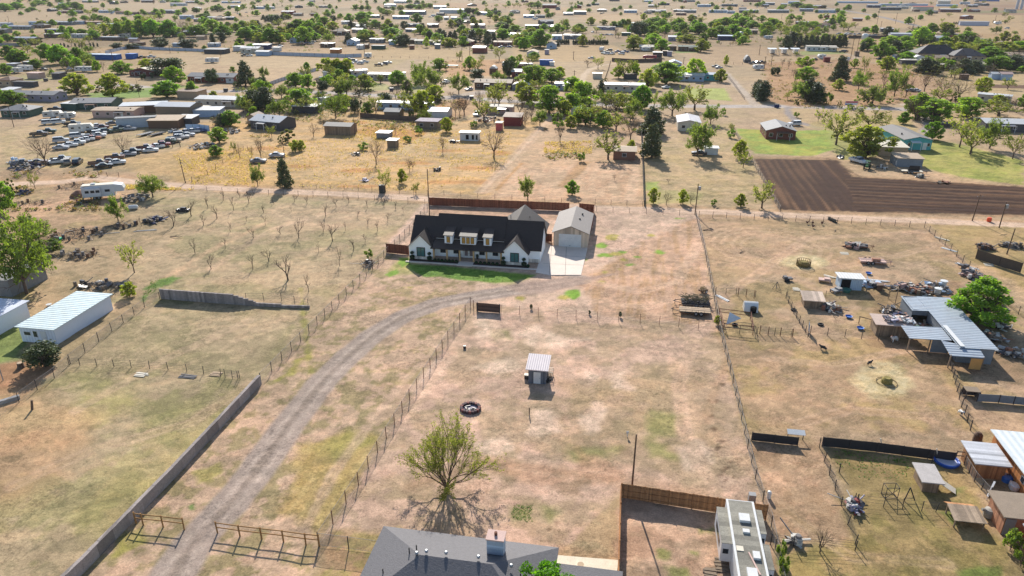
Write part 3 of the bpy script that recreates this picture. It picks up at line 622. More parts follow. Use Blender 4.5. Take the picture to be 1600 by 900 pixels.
def tree(px, py, hpx, wpx, kind, group=None, look=None, col=None, cat=None):
    if kind not in PROTO: PROTO[kind] = [[*make_tree(kind, 100*ord(kind)+k), False] for k in range(8 if kind == 'T' else 5 if kind in 'EGA' else 3)]
    pr = rt.choice(PROTO[kind]); root, h, wd, used = pr
    g = G(px, py); hh = max(HT(px, py, py-hpx), .6); ww = wpx*MPP(px, py)
    lk, nm, c = LOOK[kind]
    if col: c = col
    k_ = .75+.5*rt.random(); ol = rt.random()*.32; gr_ = sum(c)/3; c = tuple((v*(1-ol)+gr_*o_*ol)*k_ for v, o_ in zip(c, (1.25, 1.25, .5)))
    cols = {'crown': c}; sxy = ww/wd; sc_ = (sxy, sxy, hh/h)
    if kind in 'BSTA': sc_ = (max(sxy, .5*hh/h), max(sxy, .5*hh/h), hh/h)
    if not used:
        pr[3] = True; o = root; o.location = g; o.rotation_euler.z = rt.random()*6.28; o.scale = sc_
        for k in o.children:
            if k.name.startswith('crown'): k.color = (*c, 1)
    else: o = clone(root, g, rt.random()*6.28, sc_, cols)
    o.name = nm
    return auto(o, look or lk, cat or ('bush' if kind in 'UO' else 'tree'), px, py, group or 'trees about the houses')
# ---------------------------------------------------------------- vehicles
def prism_x(m, prof, x, taper=None):       # side profile (y,z) between -x and x; taper narrows the upper points
    n = len(prof); t_ = taper or (lambda z: 1)
    vs = [(-x*t_(z), y, z) for y, z in prof] + [(x*t_(z), y, z) for y, z in prof]
    return m._a(vs, [tuple(range(n-1, -1, -1)), tuple(range(n, 2*n))] + [(i, (i+1) % n, (i+1) % n+n, i+n) for i in range(n)])
def wheels(r, ys, xs, rad, wd=.2):
    for y in ys:
        for s in (-1, 1):
            m = MB(); m.tube((s*(xs-wd/2), y, rad), (s*(xs+wd/2), y, rad), rad, None, 12); o = m.build('wheel', M_TYRE, r)
            k = MB(); k.tube((s*(xs+wd/2), y, rad), (s*(xs+wd/2+.012), y, rad), rad*.58, None, 10); k.build('rim', M_STEEL, o)
def make_car(kind):
    r = thing('car', (0, 0, 0)); b = MB(); g = MB()
    tp = lambda z: 1 if z < .95 else 1-.22*(z-.95)/.55
    if kind == 'sedan':
        b_ = [(-2.25,.3),(2.25,.3),(2.3,.62),(2.2,.85),(1.5,.95),(.85,.97),(-1.3,.97),(-2.1,.95),(-2.28,.7)]; rf = [(.15,1.42),(-.75,1.42),(-.85,1.46),(.2,1.46)]; gl = [(1.0,.96),(.2,1.43),(-.8,1.43),(-1.55,.96)]; wy = (1.4, -1.38); tail = -2.28; nose = 2.3
    elif kind == 'suv':
        b_ = [(-2.35,.35),(2.3,.35),(2.36,.75),(2.25,1.02),(1.2,1.12),(-2.25,1.12),(-2.4,.8)]; rf = [(.45,1.74),(-2.1,1.72),(-2.15,1.79),(.5,1.81)]; gl = [(1.2,1.1),(.5,1.75),(-2.1,1.73),(-2.28,1.1)]; wy = (1.45, -1.4); tail = -2.4; nose = 2.36
    else:
        b_ = [(-2.75,.42),(2.65,.42),(2.72,.8),(2.6,1.08),(1.5,1.15),(-.55,1.15),(-.56,.72),(-2.66,.72),(-2.67,1.13),(-2.75,1.13)]; rf = [(.85,1.74),(-.35,1.74),(-.4,1.8),(.9,1.8)]; gl = [(1.45,1.12),(.88,1.75),(-.38,1.75),(-.52,1.12)]; wy = (1.75, -1.65); tail = -2.75; nose = 2.72
    tp2 = lambda z: 1 if z < 1.16 else 1-.2*(z-1.1)/.65
    tq = tp if kind == 'sedan' else tp2; wd = .88 if kind == 'sedan' else .96
    prism_x(b, b_, wd, tq); prism_x(b, rf, wd*.99, tq)
    if kind == 'pickup':
        for s in (-1, 1): b.box(s*wd-.06*(s > 0), s*wd+.06*(s < 0), -2.67, -.56, .72, 1.14)
    for s in (-1, 1):
        yb = -.3 if kind != 'pickup' else .25
        b.tube((s*wd*.93, yb, .97), (s*wd*.80, yb, rf[0][1]), .045, None, 4)
    prism_x(g, gl, wd*.93, tq)
    put('body', b.mesh('body', M_CARP), r); g.build('window', M_GLASS, r); wheels(r, wy, wd-.12, .33 if kind == 'sedan' else .38)
    for s in (-1, 1):
        m = MB(); m.cbox((s*wd*.72, nose-.06, .74), (.34, .12, .16)); m.build('headlight', paint('white', .3), r)
        m = MB(); m.cbox((s*wd*.8, tail+.03, .84), (.24, .12, .2)); m.build('tail_light', paint((120, 24, 22), .4), r)
    kids(r); return r
CARS = {k: [make_car(k), False] for k in ('sedan', 'suv', 'pickup')}
CCOL = dict(white=(.62,.62,.60), silver=(.38,.39,.41), grey=(.16,.16,.17), black=(.02,.02,.023), red=(.22,.03,.03), maroon=(.11,.025,.03), blue=(.05,.10,.24), green=(.03,.07,.05), tan=(.36,.29,.2), rusty=(.18,.09,.06), teal=(.07,.2,.22), brown=(.1,.07,.05), orange=(.4,.12,.05))
def car(px, py, kind, c, heading, group='cars in the salvage yard', cond='', label=None):
    pr = CARS[kind]; g = G(px, py); rz = R(heading)
    col = CCOL[c]; nm = {'sedan': 'sedan_car', 'suv': 'estate_car', 'pickup': 'pickup_truck'}[kind]; lk = {'sedan': 'low saloon car', 'suv': 'tall estate car', 'pickup': 'pickup truck'}[kind]
    if not pr[1]:
        pr[1] = True; o = pr[0]; o.location = g; o.rotation_euler.z = rz
        for k in o.children:
            if k.name.startswith('body'): k.color = (*col, 1)
    else: o = clone(pr[0], g, rz, None, {'body': col})
    o.name = nm
    if label: return tag(o, label, 'truck' if kind == 'pickup' else 'car', group)
    return auto(o, (cond+' ' if cond else '')+c+' '+lk, 'truck' if kind == 'pickup' else 'car', px, py, group)
def camper(px, py, L_, heading, look, wd=2.45, h=2.9, cat='camper', group='campers and trailers', label=None, col=(.60,.59,.57), nose=True, name='travel_trailer', slide=False):
    r = thing(name, G(px, py), R(heading)); a = L_/2
    prof = [(-a,.55),(a-.5,.55),(a,1.1),(a-.05,2.0),(a-.7,h),(-a+.2,h),(-a,h-.25)] if nose else [(-a,.55),(a,.55),(a,h),(-a,h)]
    m = MB(); prism_x(m, prof, wd/2); put('body', m.mesh('body', M_CARP), r, color=col)
    m = MB(); m.slab([(-wd/2+.06,-a+.15,h+.03),(wd/2-.06,-a+.15,h+.03),(wd/2-.06,a-.75,h+.03),(-wd/2+.06,a-.75,h+.03)], .03); fixn(m.build('roof', paint('cream', .8), r))
    for s in (-1, 1):
        for y in np.linspace(-a+1.2, a-1.6, max(2, int(L_/2.4))):
            m = MB(); m.cbox((s*(wd/2+.004), y, h*.62), (.03, .95, .55)); m.build('window', M_GLASS, r)
    m = MB(); m.cbox((wd/2+.012, .3, 1.5), (.03, .66, 1.75)); m.build('door', paint('white', .6), r)
    m = MB(); m.cbox((0, -.4, h+.14), (.75, .95, .22)); m.build('air_conditioner', paint('white', .6), r)
    wheels(r, (-.45, .45), wd/2-.14, .34)
    m = MB(); m.tube((0, a-.6, .6), (0, a+.9, .55), .05); m.build('hitch', M_DARKST, r)
    if label: return tag(r, label, cat, group)
    return auto(r, look, cat, px, py, group)
# ---------------------------------------------------------------- buildings
def gable_roof(m, x0, x1, y0, y1, z, rise, ov=.35, t=.12, ridge='x'):
    if ridge == 'x':
        yc = (y0+y1)/2; k = rise/((y1-y0)/2); e = z-ov*k
        for s, ye in ((0, y0-ov), (1, y1+ov)):
            p = [(x0-ov, ye, e), (x1+ov, ye, e), (x1+ov, yc, z+rise), (x0-ov, yc, z+rise)]
            q = [(a, b, c+t) for a, b, c in p]
            m.slab(q if s == 0 else q[::-1], t)
    else:
        xc = (x0+x1)/2; k = rise/((x1-x0)/2); e = z-ov*k
        for s, xe in ((0, x0-ov), (1, x1+ov)):
            p = [(xe, y0-ov, e), (xc, y0-ov, z+rise), (xc, y1+ov, z+rise), (xe, y1+ov, e)]
            q = [(a, b, c+t) for a, b, c in p]
            m.slab(q if s == 0 else q[::-1], t)
def hip_roof(m, x0, x1, y0, y1, z, rise, ov=.45, t=.12):
    x0 -= ov; x1 += ov; y0 -= ov; y1 += ov; d = min(x1-x0, y1-y0)/2; z -= .1; yc = (y0+y1)/2; xc = (x0+x1)/2
    if x1-x0 >= y1-y0: A, B = (x0+d, yc, z+rise), (x1-d, yc, z+rise)
    else: A, B = (xc, y0+d, z+rise), (xc, y1-d, z+rise)
    c = [(x0,y0,z),(x1,y0,z),(x1,y1,z),(x0,y1,z)]
    if x1-x0 >= y1-y0: F_ = [[c[0],c[1],B,A],[c[1],c[2],B],[c[2],c[3],A,B],[c[3],c[0],A]]
    else: F_ = [[c[0],c[1],A],[c[1],c[2],B,A],[c[2],c[3],B],[c[3],c[0],A,B]]
    for f in F_: m._a([(a, b, q+t) for a, b, q in f], [tuple(range(len(f)))])
    m._a([(a, b, q+t) for a, b, q in c]+[(a, b, q-.05) for a, b, q in c], [(i, (i+1) % 4, (i+1) % 4+4, i+4)[::-1] for i in range(4)]+[(7,6,5,4)])
def windows(r, W_, D_, h, n, sides='f', wz=1.5, ww=1.1, wh=1.0, frame='white', skip=()):
    for sd in sides:
        ln = W_ if sd in 'fb' else D_
        for i in range(n if sd in 'fb' else max(1, int(D_/4))):
            if i in skip and sd == 'f': continue
            k = n if sd in 'fb' else max(1, int(D_/4)); u = -ln/2+ln*(i+.5)/k
            M_ = {'f': Matrix.Translation((u, 0, wz)), 'l': Matrix.Translation((-W_/2, D_/2+u, wz)) @ Matrix.Rotation(-math.pi/2, 4, 'Z'), 'r': Matrix.Translation((W_/2, D_/2+u, wz)) @ Matrix.Rotation(math.pi/2, 4, 'Z')}[sd]
            m = MB(); m.X = M_; m.cbox((0, -.02, 0), (ww+.16, .08, wh+.16)); f = m.build('window', paint(frame, .6), r)
            m = MB(); m.X = M_; m.cbox((0, -.05, 0), (ww, .06, wh)); m.build('pane', M_GLASS, f)
def bld(px, py, wpx, depth, h, roof='gable', rise=1.0, wall='white', rc='grey', look=None, name='house', cat='house', rot_=None, nwin=None, group='houses and sheds', label=None, mat=None, rmat=None, doors=(), wpos=None, sheet=False, door_c='white', sides='f', dark=()):
    g = wpos if wpos is not None else G(px, py); rz = GRID if rot_ is None else R(rot_)
    W_ = wpx*MPP(px, py) if wpos is None else wpx
    r = thing(name, g, rz); m = MB(); x0, x1, y0, y1 = -W_/2, W_/2, 0, depth
    gx = roof == 'gable'; gy = roof == 'gable_y'
    if gx or gy:
        k = .02
        if gx: m._a([(x0,y0,-.1),(x1,y0,-.1),(x1,y1,-.1),(x0,y1,-.1),(x0,y0,h),(x1,y0,h),(x1,y1,h),(x0,y1,h),(x0,(y0+y1)/2,h+rise-k),(x1,(y0+y1)/2,h+rise-k)], [(0,1,5,4),(2,3,7,6),(1,2,6,9,5),(3,0,4,8,7)])
        else: m._a([(x0,y0,-.1),(x1,y0,-.1),(x1,y1,-.1),(x0,y1,-.1),(x0,y0,h),(x1,y0,h),(x1,y1,h),(x0,y1,h),((x0+x1)/2,y0,h+rise-k),((x0+x1)/2,y1,h+rise-k)], [(0,1,5,8,4),(2,3,7,9,6),(1,2,6,5),(3,0,4,7)])
    elif roof == 'shed': m._a([(x0,y0,-.1),(x1,y0,-.1),(x1,y1,-.1),(x0,y1,-.1),(x0,y0,h),(x1,y0,h),(x1,y1,h+rise),(x0,y1,h+rise)], [(0,1,5,4),(2,3,7,6),(1,2,6,5),(3,0,4,7)])
    elif roof == 'open':
        for x in np.linspace(x0+.15, x1-.15, max(2, int(W_/4)+1)):
            for y in (y0+.15, y1-.15): m.box(x-.08, x+.08, y-.08, y+.08, -.1, h)
        m.box(x0, x1, y1-.12, y1, 0, h)
    else: m.box(x0, x1, y0, y1, -.1, h)
    put('wall', m.mesh('wall', mat or M_PLAIN), r, color=tuple(v*.85 for v in lin(C3(wall))))
    m = MB(); ov = .35
    if gx: gable_roof(m, x0, x1, y0, y1, h, rise, ov)
    elif gy: gable_roof(m, x0, x1, y0, y1, h, rise, ov, .12, 'y')
    elif roof == 'hip': hip_roof(m, x0, x1, y0, y1, h, rise)
    elif roof == 'arch':
        n = 10; pts = [(x0+(x1-x0)*i/n, h+rise*math.sin(math.pi*i/n)) for i in range(n+1)]; m.prism(pts[::-1], y0, y1)
    else:
        zz = rise if roof == 'shed' else .02; k = zz/(y1-y0)
        m.slab([(x0-ov,y0-ov,h+.14-ov*k),(x1+ov,y0-ov,h+.14-ov*k),(x1+ov,y1+ov,h+.14+zz+ov*k),(x0-ov,y1+ov,h+.14+zz+ov*k)], .12)
    put('roof', m.mesh('roof', rmat or (M_SHEET if rc in ('metal', 'white', 'pale', 'rust') else M_ROOF)), r, color=tuple(v*.85 for v in lin(C3(rc))))
    if nwin is None: nwin = max(1, int(W_/3.6))
    if roof != 'open':
        if nwin: windows(r, W_, depth, h, nwin, sides, min(1.5, h*.58), skip=dark)
        for u, dw, dh in doors:
            m = MB(); m.cbox((u, -.03, dh/2), (dw, .1, dh)); d = m.build('door', paint(door_c, .6), r)
            m = MB(); m.tube((u+dw*.4, -.1, dh*.5), (u+dw*.4, -.16, dh*.5), .035, None, 5); m.build('handle', M_DARKST, d)
    if label: return tag(r, label, cat, group)
    return auto(r, look or 'building', cat, px, py, group)
# ---------------------------------------------------------------- fences, poles
M_MESH = bpy.data.materials.new('chain_link'); M_MESH.use_nodes = True
t = M_MESH.node_tree; N = t.nodes; L = t.links; b = N['Principled BSDF']; b.inputs['Base Color'].default_value = (.30, .28, .26, 1); b.inputs['Roughness'].default_value = .7
tr = N.new('ShaderNodeBsdfTransparent'); mx = N.new('ShaderNodeMixShader'); tc = N.new('ShaderNodeTexCoord'); n1 = N.new('ShaderNodeTexNoise'); n1.inputs['Scale'].default_value = 2.5
L.new(tc.outputs['Object'], n1.inputs['Vector']); mr = N.new('ShaderNodeMapRange'); mr.inputs['To Min'].default_value = .12; mr.inputs['To Max'].default_value = .36; L.new(n1.outputs['Fac'], mr.inputs['Value'])
L.new(mr.outputs[0], mx.inputs[0]); L.new(tr.outputs[0], mx.inputs[1]); L.new(b.outputs[0], mx.inputs[2]); L.new(mx.outputs[0], N['Material Output'].inputs['Surface'])
M_RAIL = mk('fence_rail', (122, 116, 112), .7, .2)
def fence(name, label, pts, h, step=3.0, style='chain', post=.05, mat=None, pmat=None, wires=3, group='fences', cat='fence', jit=.0, rail=True, weeds=False):
    P = [G(*p) if len(p) == 2 else Vector(p) for p in pts]; o = P[0].copy(); r = thing(name, o, 0, label, cat, group)
    Q = [p-o for p in P]; rr = random.Random(len(label)); panel = MB(); wire = MB(); pm = pmat or M_DARKST; spots = []
    for a, b_ in zip(Q[:-1], Q[1:]):
        d = b_-a; n = max(1, round(d.length/step)); u = d.normalized(); nrm = Vector((-u.y, u.x, 0))
        for i in range(n+1 if b_ is Q[-1] or b_ == Q[-1] else n): spots.append(a + d*i/n)
        if style == 'chain':
            panel._a([a+Vector((0,0,.05)), b_+Vector((0,0,.05)), b_+Vector((0,0,h-.03)), a+Vector((0,0,h-.03))], [(0,1,2,3)])
            if rail: wire.tube(a+Vector((0,0,h)), b_+Vector((0,0,h)), .02, None, 5)
            wire.tube(a+Vector((0,0,.08)), b_+Vector((0,0,.08)), .012, None, 4)
        elif style == 'wire':
            for k in range(wires): z = h*(k+1)/wires*.96; wire.tube(a+Vector((0,0,z)), b_+Vector((0,0,z)), .014, None, 3)
        elif style == 'board':
            k = max(2, int(d.length/.15))
            for i in range(k):
                c = a+d*((i+.5)/k); hh = h+rr.uniform(-.02, .03); t_ = nrm*.012; e = u*(d.length/k*.48)
                panel._a([c-e-t_, c+e-t_, c+e+t_, c-e+t_, c-e-t_+Vector((0,0,hh)), c+e-t_+Vector((0,0,hh)), c+e+t_+Vector((0,0,hh)), c-e+t_+Vector((0,0,hh))], [(4,5,6,7),(0,1,5,4),(1,2,6,5),(2,3,7,6),(3,0,4,7)])
            for z in (.3, h*.55, h-.2): 
                off = nrm*-.05; wire.tube(a+off+Vector((0,0,z)), b_+off+Vector((0,0,z)), .04, None, 4)
        elif style == 'rail':
            for z in (h*.55, h-.06): wire.tube(a+Vector((0,0,z)), b_+Vector((0,0,z)), .055, None, 6)
        elif style == 'sheet':
            k = max(1, int(d.length/1.2))
            for i in range(k):
                c0 = a+d*(i/k); c1 = a+d*((i+1)/k); hh = h*(1+rr.uniform(-jit, jit)); off = nrm*(.02 if i % 2 else 0)
                M_ = [c0+off, c1+off, c1+off+nrm*.03, c0+off+nrm*.03]; panel._a(M_+[q+Vector((0,0,hh)) for q in M_], [(4,5,6,7),(0,1,5,4),(1,2,6,5),(2,3,7,6),(3,0,4,7)])
        if style == 'chain' or style == 'wire': pass
    if panel.v: panel.build({'chain': 'mesh_panel', 'board': 'board_panel', 'sheet': 'sheet_panel'}.get(style, 'panel'), mat or {'chain': M_MESH, 'board': M_WOOD, 'sheet': M_STEEL}[style], r)
    if wire.v: wire.build({'wire': 'wire', 'chain': 'top_rail'}.get(style, 'rail'), (pmat or M_WOOD) if style in ('board', 'rail') else (M_RAIL if style == 'chain' else M_DARKST), r)
    pme = None
    for s_ in spots[:100]:
        if pme is None:
            m = MB(); m.tube((0, 0, -.2), (0, 0, h+.08), post, None, 6); pme = m.mesh('post', pm)
        p = put('post', pme, r, s_); p.rotation_euler = (rr.uniform(-jit, jit)*.6, rr.uniform(-jit, jit)*.6, rr.random()*6)
        if jit: p.scale.z = 1+rr.uniform(-jit, jit)
    return r
def pole(px, py, pyt, label, lamp=None, arm=False, lean=0.0, r_=.13):
    g = G(px, py); h = HT(px, py, pyt); r = thing('utility_pole', g, 0); m = MB(); m.tube((0, 0, -.3), (lean*h, 0, h), r_, r_*.7, 8); m.build('shaft', M_POLE, r)
    if arm:
        m = MB(); m.cbox((lean*h, -.1, h-.5), (2.0, .1, .12), R(20)); m.build('crossarm', M_POLE, r)
        for s in (-.8, .8):
            m = MB(); m.tube((lean*h+s*.94, -.1+s*.34, h-.44), (lean*h+s*.94, -.1+s*.34, h-.24), .05, .03, 6); m.build('insulator', M_STEEL, r)
    if lamp:
        m = MB(); m.lathe([(.28, 0), (.3, .2), (.3, .75), (.2, .85)], 10, (lean*h+.42, 0, h-1.5)); m.build('transformer', M_STEEL, r)
    if label: return tag(r, label, 'pole', 'utility poles')
    return auto(r, 'slender wooden pole', 'pole', px, py, 'utility poles')
def heap(px, py, wpx, dpx, h, name, label, n=60, cols=('wood', 'grey', 'dark', 'rust', 'white'), seed=1, cat='scrap heap', group='scrap heaps', long_=1.6, brush=0):
    g = G(px, py); W_ = wpx*MPP(px, py); d1, d2 = G(px, py-dpx/2), G(px, py+dpx/2); D_ = abs(d1.y-d2.y); rr = random.Random(seed)
    m = MB(); ms = [paint({'white': (184, 180, 172), 'pink': (170, 140, 130), 'grey': (112, 108, 106)}.get(c, c), .85) for c in cols] + [M_TYRE]
    for i in range(n):
        a = rr.random()*6.28; q = rr.random()**.6; x, y = math.cos(a)*q*W_/2, math.sin(a)*q*D_/2; z = h*(1-q)*rr.random()
        m.mi = rr.randrange(len(cols)); k = rr.random()
        if k < brush*1.35: m.tube((x, y, z*.5), (x+rr.gauss(0, .8), y+rr.gauss(0, .8), z+rr.random()*.6), .05, .02, 4)
        elif k < .38: m.cbox((x, y, z+.08), (long_*(.5+1.3*rr.random()), .12+.2*rr.random(), .05+.06*rr.random()), rr.random()*6.28, rr.gauss(0, .2), rr.gauss(0, .2))
        elif k < .52: m.cbox((x, y, z+.15), (.8+1.2*rr.random(), .6+.6*rr.random(), .03), rr.random()*6.28, rr.gauss(0, .35), rr.gauss(0, .35))
        elif k < .72: m.cbox((x, y, z+.2), (.3+.8*rr.random(), .3+.5*rr.random(), .25+.6*rr.random()), rr.random()*6.28, rr.gauss(0, .15), rr.gauss(0, .15))
        elif k < .78: m.lathe([(.2, 0), (.34, .03), (.36, .11), (.34, .19), (.2, .22), (.17, .11)], 10, (x, y, z*.6)) if not setattr(m, 'mi', len(cols)) else None
        elif k < .92: m.tube((x, y, z+.1), (x+rr.gauss(0, 1.2), y+rr.gauss(0, 1.2), z+.2+rr.random()*.5), .04+.04*rr.random(), None, 6)
        else: m.lathe([(.27, 0), (.3, .1), (.28, .4), (.3, .75), (.26, .85), (.02, .86)], 10, (x, y, z*.4))
    o = m.build(name, ms, None, loc=g)
    return tag(o, label, cat, group)
# ---------------------------------------------------------------- the white farmhouse
M_WHITE = mk('white_board_siding', (240, 240, 238), .7, .05, planks=None, bump=.1)
M_SHING = mk('black_shingle', (58, 49, 44), .62, .22, scale=2.0, bump=.5, spec=.35)
M_GREYSH = mk('grey_shingle', (128, 120, 114), .75, .16, scale=2.0, bump=.5)
M_POST = mk('cedar_post', (186, 150, 104), .8, .2)
O_ = G(640, 404)
fh = thing('farmhouse', O_, GRID, 'long white farmhouse with black shingle roof, three dormers and twin front gables', 'house')
m = MB()
zl = lambda v: .75+v
m._a([(0,2,-.1),(25.1,2,-.1),(25.1,10.2,-.1),(0,10.2,-.1),(0,2,2.7),(25.1,2,2.7),(25.1,10.2,2.7),(0,10.2,2.7),(0,6.1,6.78),(25.1,6.1,6.78)], [(0,1,5,4),(2,3,7,6),(1,2,6,9,5),(3,0,4,8,7)])
m._a([(4.45,6.1,6.7),(18.1,6.1,6.7),(4.45,2.9,3.2),(18.1,2.9,3.2)], [])
m.box(4.6, 18.1, 2.95, 3.10, 3.1, 3.86)                                         # clerestory band above the porch
for a in (0, 18.2):
    m._a([(a,.0,-.1),(a+4.7,.0,-.1),(a+4.7,2.01,-.1),(a,2.01,-.1),(a,0,2.65),(a+4.7,0,2.65),(a+4.7,4.2,2.65),(a,4.2,2.65),(a+2.35,0,4.98),(a+2.35,4.2,4.98)], [(0,1,5,8,4),(1,2,6,5),(3,0,4,7)])
m.build('wall', M_WHITE, fh)
m = MB()
for a, b_, rz_ in ((-.3, 4.45, 6.85), (18.1, 25.4, 6.85)):
    m.slab([(a,1.7,2.52),(b_,1.7,2.52),(b_,6.1,6.92),(a,6.1,6.92)], .14); m.slab([(b_,10.6,2.42),(a,10.6,2.42),(a,6.1,6.92),(b_,6.1,6.92)], .14)
m.slab([(4.452,2.75,3.72),(18.098,2.75,3.72),(18.098,6.45,7.42),(4.452,6.45,7.42)], .16); m.slab([(18.098,10.9,2.9),(4.452,10.9,2.9),(4.452,6.45,7.42),(18.098,6.45,7.42)], .16)
m.slab([(4.3,-.35,2.56),(18.6,-.35,2.56),(18.25,3.0,3.42),(4.65,3.0,3.42)], .14)    # porch roof
for a in (0, 18.2):
    c = a+2.35
    for s in (-1, 1):
        p = [(c+s*2.75,-.35,2.35),(c,-.35,5.08),(c,4.36,5.08),(c+s*2.75,1.65,2.35)]
        m.slab(p[::-1] if s > 0 else p, .13)
fr = fixn(m.build('roof', M_SHING, fh))
m = MB(); gable_roof(m, 15.0, 24.6, 6.5, 17.5, 2.75, 3.6, .4, .13, 'y'); m.build('rear_roof', M_SHING, fh)
m = MB(); m.box(15.0, 24.6, 10.25, 17.3, -.1, 2.66); m.build('rear_wall', M_WHITE, fh)
for a in (17.6, 21.5, 20.4):
    m = MB(); m.tube((a, 13.2, 4.8), (a, 13.2, 5.6), .07, None, 6); m.build('vent_pipe', M_DARKST, fr)
M_BRASS = mk('ochre_window_pane', (176, 132, 62), .35, .15)
for c, wd, n in ((7.45, 1.5, 1), (11.3, 3.0, 3), (15.1, 1.5, 1)):
    d = MB(); d._a([(c-wd/2,1.5,2.75),(c+wd/2,1.5,2.75),(c+wd/2,4.6,2.75),(c-wd/2,4.6,2.75),(c-wd/2,1.5,4.66),(c+wd/2,1.5,4.66),(c+wd/2,4.6,5.36),(c-wd/2,4.6,5.36)], [(0,1,5,4),(2,3,7,6),(1,2,6,5),(3,0,4,7)])
    d = d.build('dormer', M_WHITE, fh)
    r2 = MB(); r2.slab([(c-wd/2-.2,1.25,4.74),(c+wd/2+.2,1.25,4.74),(c+wd/2+.2,4.95,5.58),(c-wd/2-.2,4.95,5.58)], .12); fixn(r2.build('dormer_roof', M_SHING, d))
    for k in range(n):
        x = c + (k-(n-1)/2)*.86; q = MB(); q.cbox((x, 1.48, 3.82), (.68, .08, 1.28)); q.build('frame', paint('dark', .5), d)
        q = MB(); q.cbox((x, 1.45, 3.82), (.56, .07, 1.16)); q.build('pane', M_BRASS, d)
M_TEALG = mk('teal_window_glass', (70, 108, 108), .1, .3, spec=.6)
for u, v, z, ww, wh in ((2.35, 0, 1.55, 1.45, 1.65), (20.55, 0, 1.55, 1.45, 1.65), (6.2, 2, 1.6, .85, 1.25), (8.8, 2, 1.6, .85, 1.25), (13.9, 2, 1.6, .85, 1.25), (16.5, 2, 1.6, .85, 1.25)):
    q = MB(); q.cbox((u, v-.02, z), (ww+.22, .1, wh+.22)); f = q.build('window', paint('black', .5), fh)
    q = MB()
    for s in (-1, 1): q.cbox((u+s*ww/4, v-.06, z), (ww/2-.12, .06, wh-.06))
    q.build('pane', M_TEALG if v == 0 else M_GLASS, f)
q = MB(); q.cbox((11.3, 1.98, 1.25), (2.3, .1, 2.5)); dr = q.build('door', paint('white', .6), fh)
for s in (-1, 1):
    q = MB(); q.cbox((11.3+s*.5, 1.92, 1.4), (.62, .06, 1.7)); q.build('pane', mk('door_glass', (120, 108, 108), .2, .3), dr)
    q = MB(); q.tube((11.3+s*.1, 1.9, 1.1), (11.3+s*.1, 1.86, 1.1), .05, None, 6); q.build('handle', M_DARKST, dr)
for u in (4.85, 7.45, 9.95, 12.65, 15.15, 17.95):
    q = MB(); q.box(u-.14, u+.14, -.02, .26, 0, 2.5); q.build('porch_post', M_POST, fh)
q = MB(); q.box(4.72, 18.18, -.1, 1.98, -.1, .16); q.build('porch_floor', mk('porch_floor', (176, 150, 132), .85), fh)
for bx in ((-.05, 4.75, -.06, -.002), (18.15, 22.95, -.06, -.002), (22.96, 25.12, 1.94, 1.998)):
    q = MB(); q.box(*bx, 0, .7); q.build('stone_base', mk('stone_base', (206, 196, 182), .85, .3, planks=(0, .4)), fh)
for u in (9.4, 13.2):
    q = MB(); q.box(u-.1, u+.1, 1.85, 1.97, 1.9, 2.35); q.build('wall_lamp', paint('black', .5), fh)
def fpt(u, v, z=0): c, s = math.cos(GRID), math.sin(GRID); return Vector((O_.x+u*c-v*s, O_.y+u*s+v*c, z))
def fslab(name, u0, u1, v0, v1, z, mat):
    q = MB(); q.box(0, u1-u0, 0, v1-v0, -.2, z); o = q.build(name, mat, None, loc=fpt(u0, v0)); o.rotation_euler.z = GRID; o['kind'] = 'structure'; return o
fslab('flower_bed', .2, 9.85, -1.3, -.12, .08, mk('mulch', (58, 44, 40), .95, .4, scale=6)); fslab('flower_bed', 12.75, 23.4, -1.3, -.12, .08, MATS['mulch'])
fslab('path', 9.86, 12.74, -2.0, -.11, .1, M_CONC); fslab('path', -.3, 9.85, -1.75, -1.31, .09, M_CONC); fslab('path', 12.75, 25.4, -1.75, -1.31, .09, M_CONC)
rb = np.random.default_rng(5)
tp = None
for i, (u, w_) in enumerate([(.75, 'beside the far left corner of the white farmhouse'), (4.15, 'right of the left gable window, by the first porch post'), (18.5, 'left of the right gable window, by the last porch post'), (22.4, 'right of the right gable window of the white farmhouse')]):
    lab = 'double-ball topiary shrub ' + w_
    if tp is None:
        tp = thing('topiary', fpt(u, -.6), 0, lab, 'shrub', 'topiaries before the farmhouse'); q = MB(); q.tube((0,0,0), (0,0,1.6), .05, None, 6); q.build('stem', M_BARK, tp)
        v, t_ = leaves(rb, [(np.array([0,0,.62]), .5), (np.array([0,0,1.5]), .38)], 700, .12); o = put('foliage', leafmesh('foliage', v, t_, M_NEEDLE), tp, color=(.03, .06, .025)); kids(tp)
    else: tag(clone(tp, fpt(u, -.6)), lab, 'shrub', 'topiaries before the farmhouse')
sh = None
for i, u in enumerate([5.2, 5.9, 6.6, 7.3, 8.0, 8.7, 9.4, 13.3, 14.1, 14.9, 15.7, 16.5, 17.3, 23.2]):
    if i < 7: lab = '%s small round shrub from the door in the left-hand flower bed' % ['seventh', 'sixth', 'fifth', 'fourth', 'third', 'second', 'first'][i]
    elif i < 13: lab = '%s small round shrub from the door in the right-hand flower bed' % ['first', 'second', 'third', 'fourth', 'fifth', 'sixth'][i-7]
    else: lab = 'small shrub at the setback corner right of the right gable'
    if sh is None:
        v, t_ = leaves(rb, [(np.array([0,0,.3]), .32)], 260, .11); sh = put('small_shrub', leafmesh('small_shrub', v, t_, M_NEEDLE), None, fpt(u, -.55), color=(.035, .075, .03)); o = sh
    else: o = sh.copy(); COL.objects.link(o); o.location = fpt(u, -.55)
    tag(o, lab, 'shrub', 'shrubs in the flower beds')
